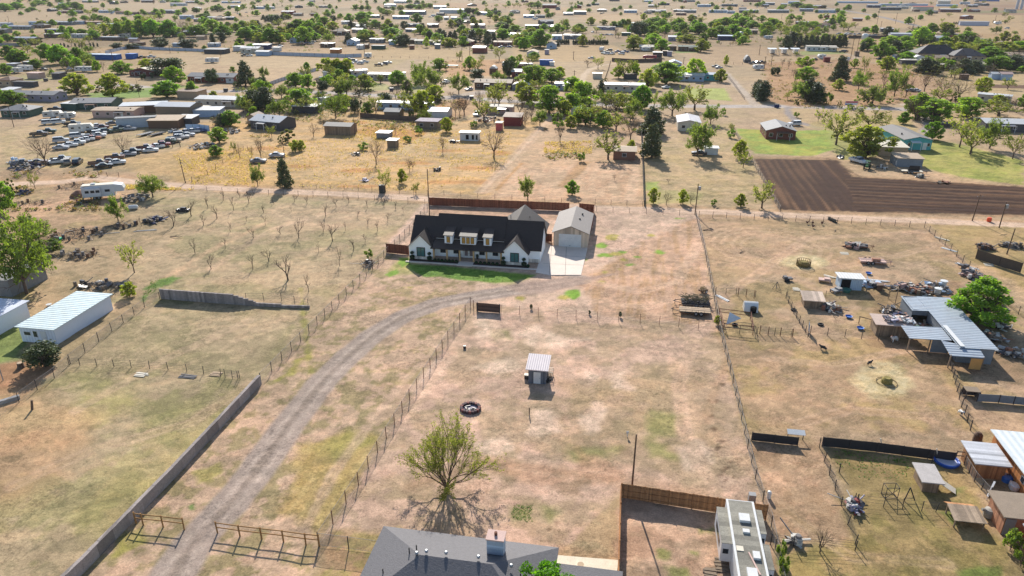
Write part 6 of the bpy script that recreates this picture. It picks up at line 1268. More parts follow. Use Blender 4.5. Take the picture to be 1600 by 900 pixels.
ti = thing('tilted_panel', G(1242, 686), GRID, 'white tilted panel leaning on the short black screen fence', 'panel'); m = MB(); m.slab([(-1.0,-.4,.9),(1.0,-.4,.9),(1.0,.3,1.15),(-1.0,.3,1.15)], .05); fixn(m.build('sheet', paint('white', .5), ti)); m = MB(); m.box(-.9, -.82, -.05, .03, 0, .95); m.box(.82, .9, -.05, .03, 0, .95); m.build('leg', M_DARKST, ti)
heap(1333, 792, 14, 12, .5, 'scrap_heap', 'red and white scrap caught in the weedy slanting fence', 30, ('red', 'white', 'dark', 'lilac'), 81)
heap(1242, 846, 12, 8, .35, 'scrap_heap', 'white scrap on the ground behind the white travel trailer', 16, ('white', 'grey'), 82)
for px, py, L_, lab, rz in ((1375, 700, 1.0, 'short pale board standing on the black screen fence, left part', 0), (1462, 716, 1.2, 'pale board leaning on the black screen fence by the pool', 0)):
    m = MB(); m.cbox((0, 0, .75), (.1, .06, 1.6), 0, 0, R(-18)); tag(m.build('board', paint('cream', .9), None, loc=G(px, py+2)), lab, 'board')
m = MB(); m.tube((0, 0, 0), (0, 0, 1.7), .05, None, 6); tag(m.build('steel_post', M_DARKST, None, loc=G(1455, 726)), 'thin dark post left of the paddling pool', 'post')
m = MB(); m.tube((0, 0, 0), (0, 0, 1.2), .06, None, 6); tag(m.build('steel_post', M_DARKST, None, loc=G(1311, 738)), 'thin dark post right of the weedy slanting fence', 'post')
m = MB(); m.tube((0, 0, 0), (0, 0, 1.5), .06, None, 6); tag(m.build('steel_post', M_DARKST, None, loc=G(1338, 790)), 'dark post beside the red and white scrap', 'post')
m = MB(); m.cbox((0, 0, .9), (2.2, .18, .12), R(45), 0, R(-20)); m.tube((-.6, -.6, 0), (-.6, -.6, .8), .05, None, 5); m.tube((.6, .6, 0), (.6, .6, 1.1), .05, None, 5); tag(m.build('chute', paint('white', .7), None, loc=G(1545, 775)), 'pale plank chute behind the tan board shed', 'chute')
# green tractor, tools by the old sheds
tk = thing('tractor', G(1354, 264), R(150), 'green and yellow tractor before the old cream shed', 'tractor'); m = MB(); m.box(-.3, .3, .0, 1.6, .75, 1.25); m.box(-.45, .45, -.9, .1, .6, 1.0); m.tube((.2, 1.0, 1.2), (.2, 1.0, 1.9), .05, None, 6); m.build('body', paint((36, 92, 44), .5), tk)
m = MB(); m.box(-.3, .3, -.8, -.35, 1.0, 1.5); m.box(-.6, .6, -.9, .2, 2.15, 2.22); [m.box(x-.04, x+.04, y-.04, y+.04, 1.0, 2.15) for x in (-.5, .5) for y in (-.8, .1)]; m.build('seat', paint((40, 90, 50), .6), tk)
for s in (-1, 1):
    for y, r_, w_ in ((-.6, .72, .36), (1.3, .42, .22)):
        m = MB(); m.tube((s*.55, y, r_), (s*(.55+w_), y, r_), r_, None, 16); o = m.build('wheel', M_TYRE, tk); m = MB(); m.tube((s*(.55+w_), y, r_), (s*(.57+w_), y, r_), r_*.55, None, 12); m.build('rim', paint((206, 176, 44), .5), o)
heap(1376, 263, 14, 4, .9, 'farm_tool', 'orange garden machine right of the green tractor', 14, ('orange', 'white', 'dark'), 90, cat='machine', long_=.9); heap(1313, 247, 10, 3, .9, 'farm_tool', 'dark plough tool left of the white pickup', 12, ('dark', 'grey'), 91, cat='machine', long_=.8); heap(1436, 277, 12, 3, .7, 'farm_tool', 'grey tool beside the flat trailer, right of the field edge', 12, ('dark', 'cream'), 92, cat='machine', long_=.8); heap(1474, 286, 26, 3, .4, 'timber_heap', 'low rusty timber lying on the field edge', 14, ('rust', 'wood'), 93)
car(1340, 254, 'pickup', 'white', 200, 'cars by the old sheds', label='white pickup truck with red tail parked under the olive tree')
trailer(1424, 270, 5.4, 175, 'cream', 'flat trailer with pale deck and black headboard behind the brown field', frame='dark', side=False)
o = [o for o in COL.objects if o.name.startswith('flat_trailer')][-1]; m = MB(); m.slab([(-1.8,.4,.65),(1.2,.4,.65),(1.0,.95,2.2),(-1.6,.95,2.2)], .08); fixn(m.build('headboard', paint('black', .7), o))
# ---------------------------------------------------------------- what the many are described by
for ph, x, y in [('the white farmhouse', 740, 410), ('the tan garage', 891, 386), ('the blue long building', 158, 93), ('the red brick ranch house', 330, 128), ('the teal house', 1432, 233), ('the brown house with the green lawn', 1219, 216),
    ('the white tin shed', 1328, 453), ('the fifth-wheel camper', 165, 309), ('the clipped evergreen hedge', 912, 68), ('the big black-roofed house', 1465, 90), ('the weathered wooden shed', 528, 210), ('the red metal shed', 800, 195), ('the pale grey-roofed house', 1076, 203),
    ('the brick-red barn with white roof', 748, 83), ('the dark blue container', 853, 101), ('the garage with blue doors', 1053, 107), ('the three white carports', 1224, 84), ('the red-trimmed far barn', 1442, 16), ('the pair of far white silos', 1590, 14), ('the pink-white mobile home', 170, 183),
    ('the white trailer home', 1170, 840), ('the grey hip-roofed house', 720, 860), ('the barn', 1500, 530), ('the long white metal building', 90, 530), ('the white semi truck', 510, 121), ('the brown field', 1400, 300), ('the metal-roofed grey house', 415, 202), ('the huge far white roof', 705, 20), ('the curved dirt track', 915, 115),
    ('the far red barn', 858, 12), ('the block workshop', 272, 183), ('the white trailer with dark openings', 733, 218), ('the white camper in the bare field', 332, 97), ('the pink shed', 52, 122), ('the ruined flat house', 667, 201), ('the green-roofed ranch house', 1075, 79), ('the long white mobile home in the dirt', 1283, 79), ('the round tank shed', 1168, 97), ('the cream long house', 593, 124), ('the red-roofed far house', 449, 22), ('the white long trailer far right', 1522, 39), ('the orange-brown kiosk', 523, 82)]: landmark(ph, x, y)
def B(px, py, wpx, d, h, roof, rise, wall, rc, look=None, rot_=None, cat='house', name='house', nwin=None, **k):
    look = look or '%s %s with %s roof' % ({'dark':'dark','pale':'pale blue'}.get(wall, wall), cat, {'metal':'grey metal','pale':'pale blue','dark':'dark'}.get(rc, rc))
    r = bld(px, py, wpx, d, h, roof, rise, wall, rc, look, name, cat, rot_, nwin if nwin is not None else (min(6, int(wpx*MPP(px, py)/3.4)) if cat in ('house', 'mobile home') else 0), **k)
    W_ = wpx*MPP(px, py); q = random.Random(int(px*7+py))
    if cat in ('house', 'mobile home') and W_ > 8:      # porch, vents
        u = q.uniform(-.25, .25)*W_; pw = q.uniform(2.5, 4.5); m = MB(); m.slab([(u-pw/2,-2.0,h*.82),(u+pw/2,-2.0,h*.82),(u+pw/2,-.02,h*.92),(u-pw/2,-.02,h*.92)], .08); p_ = fixn(m.build('porch_roof', paint(q.choice(['white', 'grey', 'brown', 'dark']), .8), r))
        for s in (-1, 1): m = MB(); m.box(u+s*(pw/2-.1)-.06, u+s*(pw/2-.1)+.06, -1.9, -1.78, 0, h*.8); m.build('post', paint('white', .7), p_)
        for k_ in range(2): m = MB(); x = q.uniform(-.4, .4)*W_; m.cbox((x, d*.3, h+rise*.7), (.35, .35, .7)); m.build('roof_vent', M_DARKST, r)
    return r
def U(px, py, *a, label, **k): return B(px, py, *a, label=label, **k)
sh_ = dict(cat='shed', name='shed'); mh = dict(cat='mobile home', name='mobile_home')
# salvage yard and the street behind it
U(178, 184, 66, 8, 2.7, 'gable', .5, 'pink', 'tan', label='pink-white mobile home with tan roof at the salvage yard', rot_=-2, cat='mobile home', name='mobile_home', doors=((3.4,.9,2.0),))
U(143, 171, 62, 11, 2.6, 'gable', 1.2, 'green', 'grey', label='long dark green house with grey roof behind the pink-white mobile home', rot_=4)
B(108, 172, 26, 6, 2.5, 'flat', 0, 'green', 'white', **sh_)
B(25, 183, 44, 9, 2.6, 'hip', 1.6, 'green', 'grey', rot_=0); B(46, 158, 88, 8, 2.8, 'gable', 1.0, 'lilac', 'grey', look='long lilac-grey house with grey roof', rot_=-8, sides='fr')
B(38, 136, 36, 3, 2.4, 'flat', 0, 'dark', 'dark', cat='container', name='container', rot_=-10); B(8, 135, 24, 8, 3.0, 'hip', 1.4, 'tan', 'brown'); B(10, 150, 22, 6, 2.6, 'shed', .4, 'cream', 'white', **sh_)
U(224, 177, 64, 7, 3.0, 'shed', .3, 'brown', 'metal', label='long open-fronted brown shed with grey metal roof behind the salvage yard', rot_=14, cat='shed', name='shed')
U(272, 184, 56, 10, 4.2, 'gable', .9, 'wood', 'metal', label='tall block workshop with pale metal roof behind the salvage yard', name='workshop', cat='workshop', rot_=-6); U(256, 201, 46, 8, 2.8, 'shed', .5, 'brown', 'tan', label='low brown shed with tan roof before the block workshop', rot_=2, cat='shed', name='shed'); B(288, 196, 26, 6, 2.5, 'shed', .3, 'dark', 'white', rot_=-4, **sh_)
B(345, 167, 84, 9, 3.0, 'gable', .8, 'cream', 'white', look='long cream house with white metal roof'); B(323, 183, 42, 6, 2.6, 'shed', .3, 'pale', 'metal', rot_=2, **sh_); B(293, 154, 34, 8, 3.0, 'flat', 0, 'tan', 'brown', **sh_); B(312, 178, 20, 4, 2.5, 'flat', 0, 'tan', 'cream', **sh_)
B(394, 196, 14, 6, 3.2, 'gable_y', .8, 'tan', 'brown', look='small tan gabled house'); fence('sheet_fence', 'pale blue panel fence above the salvage rows', [(291,204),(313,204),(328,206)], 2.2, 2.5, 'sheet', mat=paint('pale', .6), group='sheet fences')
tr_l = bld(214, 199, 56, 2.6, 3.4, 'flat', 0, 'metal', 'grey', label='long derelict box trailer slanting behind the parked salvage cars', name='box_trailer', cat='trailer', rot_=16, nwin=0)
U(330, 129, 78, 9, 2.8, 'gable', 1.4, 'brick', 'grey', label='red brick ranch house with a white garage door across the street', doors=((10.5,4.2,2.3),)); B(222, 119, 42, 10, 2.8, 'gable_y', 1.5, (104,54,48), 'cream', look='dark red house with cream roof')
U(52, 123, 20, 5, 2.8, 'flat', 0, 'pink', 'pink', label='small pink flat-roofed shed near the street, far left', **sh_); U(158, 93, 52, 6, 3.0, 'flat', 0, 'blue', 'pale', label='long bright blue building in the upper left', cat='building', name='blue_building'); U(203, 92, 14, 5, 3.0, 'flat', 0, 'blue', 'blue', label='short bright blue box building right of the long blue one', cat='building', name='blue_building')
# upper left
for a in [(31,46,40,5,3,'gable',.7,'grey','metal'),(8,41,18,5,3,'gable',.7,'pale','white'),(62,39,38,5,3,'gable',.7,'pale','metal'),(98,39,36,6,3,'gable',.8,'grey','white'),(120,38,22,5,3,'gable',.6,'pale','metal'),(165,42,28,5,3,'gable',.6,'cream','white'),(4,52,16,7,3.4,'gable',.8,'grey','grey'),(38,65,40,6,2.8,'gable',.8,'brown','metal'),(333,73,18,4,2.5,'flat',0,'pale','white'),(275,57,14,5,3,'gable',.6,'tan','white'),(298,55,24,6,3,'gable',.8,'dark','white'),(390,83,30,8,3.2,'gable',1,'cream','white'),(165,20,24,5,3,'gable',.7,'pale','white'),(118,21,20,5,3,'gable',.7,'dark','grey'),(265,21,30,7,4,'gable',.9,'grey','white'),(278,9,26,7,4,'gable',.9,'white','white'),(97,9,14,6,4,'gable',.8,'white','white'),(205,23,20,6,3,'gable',.8,'brown','brown'),(290,30,20,7,4,'gable',.9,'pale','white'),(311,34,18,5,3,'gable',.6,'tan','white'),(345,31,44,6,3,'gable',.7,'green','white'),(140,4,26,6,3,'gable',.7,'grey','white'),(360,5,30,7,3,'gable',.8,'pale','white'),(300,5,22,6,3,'gable',.8,'tan','metal'),(370,12,22,6,3,'gable',.8,'grey','white'),(230,4,20,6,4,'gable',.8,'brown','white')]: B(*a)
for a in [(143,38,30,6,2.5,'shed',.3,'brown','rust'),(80,51,22,6,3,'flat',0,'dark','metal'),(80,59,24,8,3,'shed',.4,'brown','white'),(170,63,28,5,2.6,'flat',0,'grey','metal'),(208,66,14,4,2.6,'gable',.7,'pink','metal'),(277,73,16,3,2.4,'flat',0,'pale','pale'),(335,84,34,8,2.8,'shed',.3,'dark','grey'),(372,80,16,5,3.2,'flat',0,'white','white'),(313,62,14,5,2.6,'gable',.8,'tan','tan'),(187,22,14,5,3,'gable',.8,'tan','rust'),(238,23,20,6,3,'gable',.6,'tan','brown'),(215,71,18,4,2.2,'flat',0,'brown','brown'),(58,38,10,4,3,'flat',0,'dark','dark'),(18,107,14,5,2.6,'flat',0,'grey','metal'),(44,104,16,5,2.6,'flat',0,'dark','white'),(88,123,14,5,2.6,'shed',.3,'dark','dark')]: B(*a, **sh_)
B(125, 59, 30, 4, 3, 'flat', 0, 'white', 'white', **mh)
# upper middle left
for a in [(404,14,16,6,3,'gable',.6,'pale','white'),(422,14,12,6,3,'gable',.6,'white','white'),(465,25,14,6,3,'gable',.8,'tan','grey'),(460,67,15,9,3,'gable_y',1.6,'pale','grey'),(549,71,15,9,3.4,'gable_y',1.6,'pale','white'),(530,55,24,10,3.4,'hip',2.2,'brown','tan'),(558,51,17,7,3,'gable',.9,'tan','white'),(563,45,14,6,3,'gable',.9,'white','white'),(540,38,14,5,3,'gable',.7,'white','white'),(585,28,15,6,3,'gable',.7,'grey','white'),(588,67,22,6,3,'flat',0,'grey','white'),(626,30,26,6,3.4,'gable',.8,'pale','white'),(609,11,18,8,4,'gable',1,'white','white'),(625,5,20,7,4,'gable',1,'white','white'),(646,23,36,10,4.5,'gable',1,'grey','white'),(687,14,20,6,4,'gable',.8,'white','white'),(761,24,12,5,3.4,'gable',.8,'pale','white'),(676,43,17,5,3.2,'gable',.8,'brown','white'),(746,44,22,7,3.2,'gable',.8,'pink','white'),(645,50,24,5,2.6,'flat',0,'grey','metal'),(645,42,20,5,2.8,'gable',.7,'navy','grey'),(655,69,15,6,2.6,'gable',.8,'cream','cream'),(679,70,17,6,2.7,'gable',.8,'grey','tan'),(729,71,18,9,3,'hip',2.0,'red','tan'),(785,72,28,8,2.9,'gable',.7,'brick','tan'),(767,54,12,5,3,'gable',.6,'cream','white'),(796,58,16,5,3,'gable',.6,'grey','white'),(510,74,20,6,2.8,'flat',0,'brown','white'),(750,23,10,5,3.2,'gable',.7,'white','white')]: B(*a)
for a in [(405,77,30,7,3,'shed',.3,'navy','white'),(410,87,22,6,2.6,'gable',.6,'pale','white'),(431,80,12,4,2.6,'flat',0,'white','white'),(517,73,9,4,2.6,'flat',0,'white','white'),(590,77,20,5,2.5,'flat',0,'green','grey'),(563,77,9,4,2.8,'gable',.6,'white','white'),(572,76,6,4,2.8,'gable',.6,'brown','tan'),(612,70,9,5,2.8,'gable',.8,'pale','white'),(644,68,12,6,2.8,'gable',.9,'brown','brown'),(643,77,6.5,3,2.6,'flat',0,'rust','brown'),(683,76,8,3,3,'flat',0,'grey','metal'),(697,31,7,4,3,'gable',.7,'white','white'),(709,31,9,5,3,'gable',.8,'white','white'),(770,116,11,5,3,'arch',1.4,'brown','white'),(790,106,10,5,3,'flat',0,'pale','white'),(490,25,10,5,3,'gable',.7,'rust','dark'),(598,216,20,4,1.7,'flat',0,'grey','white'),(612,231,14,3,2.3,'flat',0,'wood','white'),(612,182,24,6,1.8,'gable',.9,'wood','grey'),(624,122,14,4,2.6,'flat',0,'white','white')]: B(*a, **sh_)
U(523, 83, 15, 5, 2.5, 'shed', .3, 'orange', 'white', label='orange-brown kiosk with white roof above the pale sheet fence', **sh_); U(449, 23, 20, 9, 4.2, 'gable', .9, 'red', 'white', label='far house with white roof above red walls, upper left', cat='house'); U(705, 21, 38, 20, 5, 'gable', 1.0, 'white', 'white', label='huge far building with bright white roof, top middle', cat='warehouse', name='warehouse'); U(748, 83, 20, 9, 3.6, 'gable', .8, 'brick', 'white', label='brick-red barn with bright white roof in the tan field', cat='barn', name='barn')
U(593, 125, 36, 7, 2.9, 'gable', .5, 'cream', 'white', label='long cream house with white roof beside the street', cat='house'); B(562, 119, 26, 4, 3.0, 'gable', .4, 'white', 'white', rot_=28, **mh); B(770, 139, 58, 8, 2.9, 'gable', 1.2, 'brown', 'tan', look='long brown ranch house with tan roof'); B(780, 178, 42, 5, 2.8, 'gable', .5, 'pink', 'cream', **mh); U(684, 184, 30, 8, 2.4, 'gable', .8, 'white', 'white', label='white carport shed with sagging white roof and dark opening', **sh_); B(632, 172, 88, 5, 2.8, 'gable', .4, 'pale', 'white', look='long pale blue mobile home with white roof', **mh)
U(667, 202, 34, 6, 2.7, 'flat', 0, 'wood', 'lilac', label='ruined flat-roofed house with debris on its roof', cat='house', rmat=mk('debris_roof', (150,140,146), .9, .5, scale=1.4, stain=.5)); U(528, 211, 43, 6, 3.0, 'gable', .7, (120,108,98), (146,140,132), label='weathered grey wooden shed standing in the dry grass', mat=M_WOOD, **sh_)
w8 = U(733, 220, 29, 3, 2.6, 'flat', 0, 'white', 'white', label='white trailer with dark openings standing in the dry grass', cat='trailer', name='box_trailer', nwin=0)
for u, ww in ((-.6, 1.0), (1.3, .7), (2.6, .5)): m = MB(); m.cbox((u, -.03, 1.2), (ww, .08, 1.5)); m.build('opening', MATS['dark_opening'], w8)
U(800, 197, 27, 6, 3.2, 'shed', .5, 'red', 'brown', label='red metal shed with brown roof among parked machines', **sh_); U(779, 204, 9, 3, 2.6, 'flat', 0, (190,90,90), 'cream', label='small pinkish red kiosk left of the red metal shed', **sh_); U(415, 203, 56, 9, 3.0, 'gable', 1.4, 'dark', 'metal', label='grey house with pale metal roof at the edge of the dry grass', cat='house', rot_=-22); B(503, 163, 14, 4, 2.6, 'flat', 0, 'white', 'white', **sh_); B(475, 177, 38, 7, 2.6, 'flat', 0, 'dark', 'white', look='dark carport with white roof', **sh_)
m = MB(); m.box(-.6, .6, -.5, .5, 0, 1.9); m.box(-.66, .66, -.56, .56, 1.9, 2.0); tag(m.build('cabinet', paint((52, 56, 54), .7), None, loc=G(597, 301), rz=GRID), 'dark upright cabinet beside the dirt lane above the orchard', 'cabinet')
# middle
U(975, 143, 62, 7, 3.0, 'gable', .6, 'cream', 'white', label='long cream house with white roof beside the street, middle', cat='house'); B(887, 141, 40, 5, 3.0, 'gable', .5, 'pale', 'white', **mh); B(815, 141, 30, 7, 2.5, 'arch', 1.0, 'grey', 'white', look='grey shed with rounded white roof', **sh_); B(807, 121, 15, 6, 3, 'gable', 1.0, 'red', 'white'); B(817, 107, 28, 5, 2.6, 'flat', 0, 'brown', 'white'); U(853, 102, 20, 3, 3.0, 'flat', 0, 'blue', 'blue', label='dark blue container with white marks in the bare field', cat='container', name='container'); B(862, 103, 6, 3, 2.2, 'flat', 0, 'white', 'white', **sh_)
for a in [(861,76,14,9,3.2,'gable_y',1.6,'pale','tan'),(831,89,16,10,3,'gable_y',1.2,'white','tan'),(870,62,14,6,3.2,'gable',.8,'pale','white'),(894,61,26,5,3.2,'gable',.7,'grey','white'),(811,59,20,6,3,'gable',.7,'grey','white'),(837,45,33,5,3.2,'gable',.7,'dark','white'),(826,28,16,6,3,'gable',.8,'pale','metal'),(844,28,14,5,3,'gable',.7,'grey','grey'),(1010,80,22,8,3,'gable',1.0,'tan','cream'),(1050,79,13,6,3,'hip',1.2,'brown','tan'),(1050,64,12,6,3.2,'gable',1.0,'lilac','white'),(1169,53,28,8,3.2,'gable',1.0,'brown','tan'),(1078,127,42,7,3,'gable',.8,'pale','white'),(1111,126,22,6,3,'gable',.7,'teal','pale'),(968,42,16,5,3,'gable',.6,'pale','grey')]: B(*a)
for a in [(854,85,6,4,3,'flat',0,'lilac','grey'),(858,44,6,4,3,'flat',0,'white','white'),(933,123,14,4,2.6,'flat',0,'cream','white'),(985,124,20,5,2.6,'flat',0,'dark','brown'),(1046,88,7,3,3,'flat',0,'lilac','grey'),(1039,87,7,4,3,'flat',0,'dark','tan'),(1027,91,14,5,3.6,'open',0,'dark','white'),(901,181,18,6,2.8,'flat',0,'white','white'),(978,56,14,4,2.6,'flat',0,'green','white'),(1135,63,26,5,3.4,'shed',.4,'navy','pale'),(1339,88,6,3,3,'flat',0,'wood','brown'),(1292,97,9,3,2.8,'flat',0,'red','red'),(1158,58,11,6,3,'arch',1.5,'metal','metal')]: B(*a, **sh_)
U(858, 13, 22, 12, 5, 'gable', 1.8, 'red', 'grey', label='far red barn with grey roof, top middle', cat='barn', name='barn'); B(903, 13, 10, 8, 4, 'gable_y', 1.6, 'red', 'white', cat='barn', name='barn'); B(906, 23, 19, 8, 4, 'gable', .8, 'grey', 'white', cat='barn', name='barn'); B(947, 47, 28, 5, 3, 'gable', .4, 'lilac', 'grey', **mh); B(979, 40, 25, 5, 3, 'gable', .4, 'pale', 'pale', **mh)
for a in [(985,20,20,5,3.5,'gable',.6,'pale','white'),(1026,20,28,5,3.6,'gable',.6,'green','white'),(1073,20,29,5,3.6,'gable',.6,'grey','white'),(1122,20,28,5,3.6,'gable',.6,'pale','white'),(1142,21,12,4,3,'gable',.5,'pale','pale'),(1170,20,29,5,3.6,'gable',.6,'navy','white'),(1216,20,32,6,3.6,'gable',.6,'grey','white'),(1260,18,20,6,3.6,'gable',.6,'grey','pale'),(1290,20,30,5,3.6,'gable',.5,'pale','white'),(1260,39,32,4,3,'gable',.5,'brown','white')]: B(*a, **mh)
for a in [(1075,3,22,8,4,'gable',.8,'grey','white'),(1175,3,26,8,4,'gable',.8,'red','white'),(1100,11,20,6,4,'gable',.6,'pale','white'),(1140,10,24,6,3.5,'gable',.6,'dark','grey'),(1037,8,18,6,3.5,'gable',.6,'navy','tan'),(1013,3,14,6,3,'gable',.6,'pale','white'),(1240,6,16,7,4,'gable',.8,'pale','pale'),(1276,13,12,6,4,'gable',.8,'rust','white'),(960,2,16,7,4,'gable',.8,'dark','metal'),(1200,8,20,7,4,'gable',.6,'grey','white'),(930,8,12,6,3,'gable',.6,'dark','grey')]: B(*a)
U(1075, 80, 30, 8, 3.0, 'gable', .8, 'brown', 'green', label='brown ranch house with pale green roof and a strip of lawn', cat='house'); g5 = U(1053, 108, 22, 8, 3.2, 'gable_y', 1.5, 'cream', 'pale', label='cream gabled garage with two blue doors', cat='garage', name='garage', nwin=0)
for u in (-2.1, 2.1): m = MB(); m.cbox((u, -.04, 1.2), (3.4, .1, 2.3)); m.build('garage_door', paint('blue', .6), g5)
U(1168, 98, 10, 7, 1.6, 'arch', 2.6, 'dark', 'grey', label='round-topped dark tank shed beside scrap machines', **sh_); U(1283, 80, 44, 6, 3.2, 'gable', .5, 'white', 'cream', label='long white mobile home with porch in the bare dirt, right', **mh); B(1303, 81, 12, 4, 2.6, 'open', 0, 'dark', 'cream', look='small porch roof', cat='porch', name='porch_roof')
U(1076, 205, 34, 13, 3.0, 'gable_y', .8, 'cream', (176,174,176), label='pale grey-roofed house with stained roof between two big trees', cat='house', rmat=mk('stained_grey_roof', (176,174,178), .7, .25, scale=.8, stain=.3)); U(975, 250, 34, 7, 2.6, 'gable', .6, 'rust', 'tan', label='derelict rust-coloured cottage half hidden by a bare tree', cat='house'); B(1111, 242, 20, 3, 2.0, 'flat', 0, 'white', 'white', look='low white box', cat='container', name='container')
U(1219, 218, 44, 13, 2.9, 'gable_y', 1.4, (126,70,58), 'grey', label='dark brown-red house with a wide green lawn', cat='house', nwin=3, sides='fl'); th_ = U(1432, 234, 42, 20, 3.1, 'gable_y', .9, 'teal', 'shingle', label='teal house with grey-brown roof and a white door', cat='house', nwin=0, doors=((2.2,1.2,2.2),), rot_=-4)
for u in (-2.6, 3.3): m = MB(); m.cbox((u, -.03, 1.6), (.9, .08, 1.1)); f = m.build('window', paint('white', .6), th_); m = MB(); m.cbox((u, -.06, 1.6), (.75, .06, .95)); m.build('pane', M_GLASS, f)
U(1393, 244, 44, 8, 2.7, 'shed', .3, 'tan', 'cream', label='old cream-roofed shed between the olive tree and the teal house', **sh_); U(1420, 261, 38, 6, 2.4, 'shed', .2, 'metal', 'tan', label='tin shed with tan roof in front of the teal house', mat=MATS['barn_sheet_wall'], **sh_)
U(1575, 206, 68, 10, 2.8, 'gable', .9, 'dark', 'white', label='long dark house with white roof behind trees at the right edge', cat='house'); B(1551, 160, 44, 6, 3, 'gable', .3, 'cream', 'white', rot_=-38, **mh)
# right, upper
for i in range(3):
    c = thing('carport', G(1206+18*i, 86), GRID, ['leftmost', 'middle', 'rightmost'][i]+' of the three white carports in a row', 'carport', 'white carports'); mp = MPP(1206, 86)
    m = MB(); m.slab([(-2.9,-.4,4.0),(2.9,-.4,4.0),(2.9,5,4.3),(-2.9,5,4.3)], .12); fixn(m.build('roof', paint('white', .6), c))
    for x in (-2.7, 2.7):
        for y in (0, 4.6): m = MB(); m.box(x-.09, x+.09, y-.09, y+.09, 0, 4.0); m.build('post', M_STEEL, c)
    camper(1206+18*i, 84, 7.5, 170, '', h=3.2, label=['leftmost', 'middle', 'rightmost'][i]+' white camper standing under a white carport', group='campers under carports')
U(1442, 17, 30, 10, 6, 'gable', 1.0, 'cream', (190,96,80), label='far cream barn with red-trimmed roof, top right', cat='barn', name='barn'); B(1485, 19, 30, 9, 4, 'gable', .8, (110,64,60), 'white', cat='barn', name='barn'); B(1475, 6, 18, 9, 5, 'gable', .8, 'cream', 'white', cat='barn', name='barn')
B(1412, 60, 38, 9, 3.6, 'gable', .7, 'white', 'metal', look='white warehouse with grey metal roof', cat='warehouse', name='warehouse'); B(1470, 65, 25, 9, 3, 'hip', 1.4, 'grey', 'metal'); U(1466, 92, 62, 16, 3.2, 'hip', 5.0, 'tan', 'black', label='big house with tall black hip roof among trees, right', cat='house'); B(1514, 95, 46, 14, 3, 'hip', 4.0, 'tan', (70,68,72), look='second black-roofed house'); B(1436, 98, 20, 8, 2.6, 'arch', 1.6, 'white', 'white', cat='shed', name='shed'); B(1471, 98, 18, 6, 3, 'gable', 1.2, 'tan', 'tan'); B(1473, 109, 34, 6, 2.8, 'gable', .4, 'tan', 'cream', **mh); B(1408, 95, 20, 6, 3, 'gable', .6, 'pale', 'dark'); B(1420, 101, 22, 5, 2.6, 'flat', 0, 'dark', 'cream', **sh_); B(1543, 110, 25, 8, 3, 'gable', 1.2, 'tan', 'cream'); B(1587, 94, 30, 10, 3, 'gable', 1.4, 'grey', 'tan'); B(1556, 124, 14, 4, 2.8, 'gable', .7, 'pale', 'white', **sh_); B(1572, 125, 16, 5, 3, 'gable', .8, 'pale', 'pink', **sh_); B(1507, 125, 11, 3, 2.6, 'flat', 0, 'brown', 'brown', **sh_)
B(1392, 16, 30, 8, 4, 'gable', .8, 'dark', 'grey'); B(1366, 12, 20, 8, 4, 'gable', .8, 'navy', 'metal'); B(1340, 5, 60, 6, 3, 'gable', .4, 'pale', 'pale', cat='warehouse', name='warehouse'); B(1412, 9, 70, 6, 3, 'gable', .4, 'pale', 'white', cat='warehouse', name='warehouse'); B(1480, 10, 30, 6, 3, 'gable', .4, 'pale', 'pale', cat='warehouse', name='warehouse'); B(1412, 14, 14, 6, 4, 'gable', .6, 'cream', 'white'); B(1545, 2, 30, 8, 4, 'gable', .8, 'blue', 'metal'); B(1508, 6, 14, 5, 3, 'gable', .5, 'pale', 'white'); B(1340, 33, 14, 5, 3, 'gable', .5, 'rust', 'white', **sh_); B(1292, 28, 7, 6, 3, 'arch', 1.4, 'red', 'white', **sh_); U(1522, 40, 42, 5, 4.2, 'flat', 0, (196,194,206), 'white', label='long white trailer far right in the tan field', cat='trailer', name='box_trailer'); B(1578, 19, 12, 8, 4, 'gable', .8, 'grey', 'tan'); B(1386, 50, 18, 5, 3, 'shed', .3, 'dark', 'white', **sh_)
for i, px in enumerate((1588, 1595)):
    s_ = thing('silo', G(px, 14.5), 0, ['left', 'right'][i]+' one of the pair of far white silos, top right corner', 'silo', 'far silos'); m = MB(); m.lathe([(2.0, 0), (2.0, 15.5)], 14); m.build('shell', paint((176, 178, 184), .7), s_); m = MB(); m.lathe([(2.1, 15.5), (.4, 17.2), (.02, 17.3)], 14); m.build('cap', paint('metal', .6), s_)
m = MB(); m.lathe([(.8, .6), (1.3, .9), (1.3, 2.4), (.8, 2.7), (.02, 2.75)], 14); [m.tube((1.0*math.cos(a), 1.0*math.sin(a), 0), (1.0*math.cos(a), 1.0*math.sin(a), .9), .08, None, 5) for a in (0, 1.6, 3.1, 4.7)]; tag(m.build('tank', paint('white', .5), None, loc=G(1324, 96)), 'white round tank beside the yellow-green trees, right', 'tank')
wt = thing('water_tank', G(1348, 76), 0, 'small white elevated tank among the dark evergreens, right', 'tank'); m = MB(); m.lathe([(.3, 6.0), (2.2, 7.0), (2.3, 9.5), (1.4, 10.6), (.02, 10.8)], 14); m.build('vessel', paint('white', .5), wt)
for a in range(4): m = MB(); m.tube((1.9*math.cos(a*1.57), 1.9*math.sin(a*1.57), 0), (1.5*math.cos(a*1.57), 1.5*math.sin(a*1.57), 7.2), .12, None, 5); m.build('leg', M_STEEL, wt)
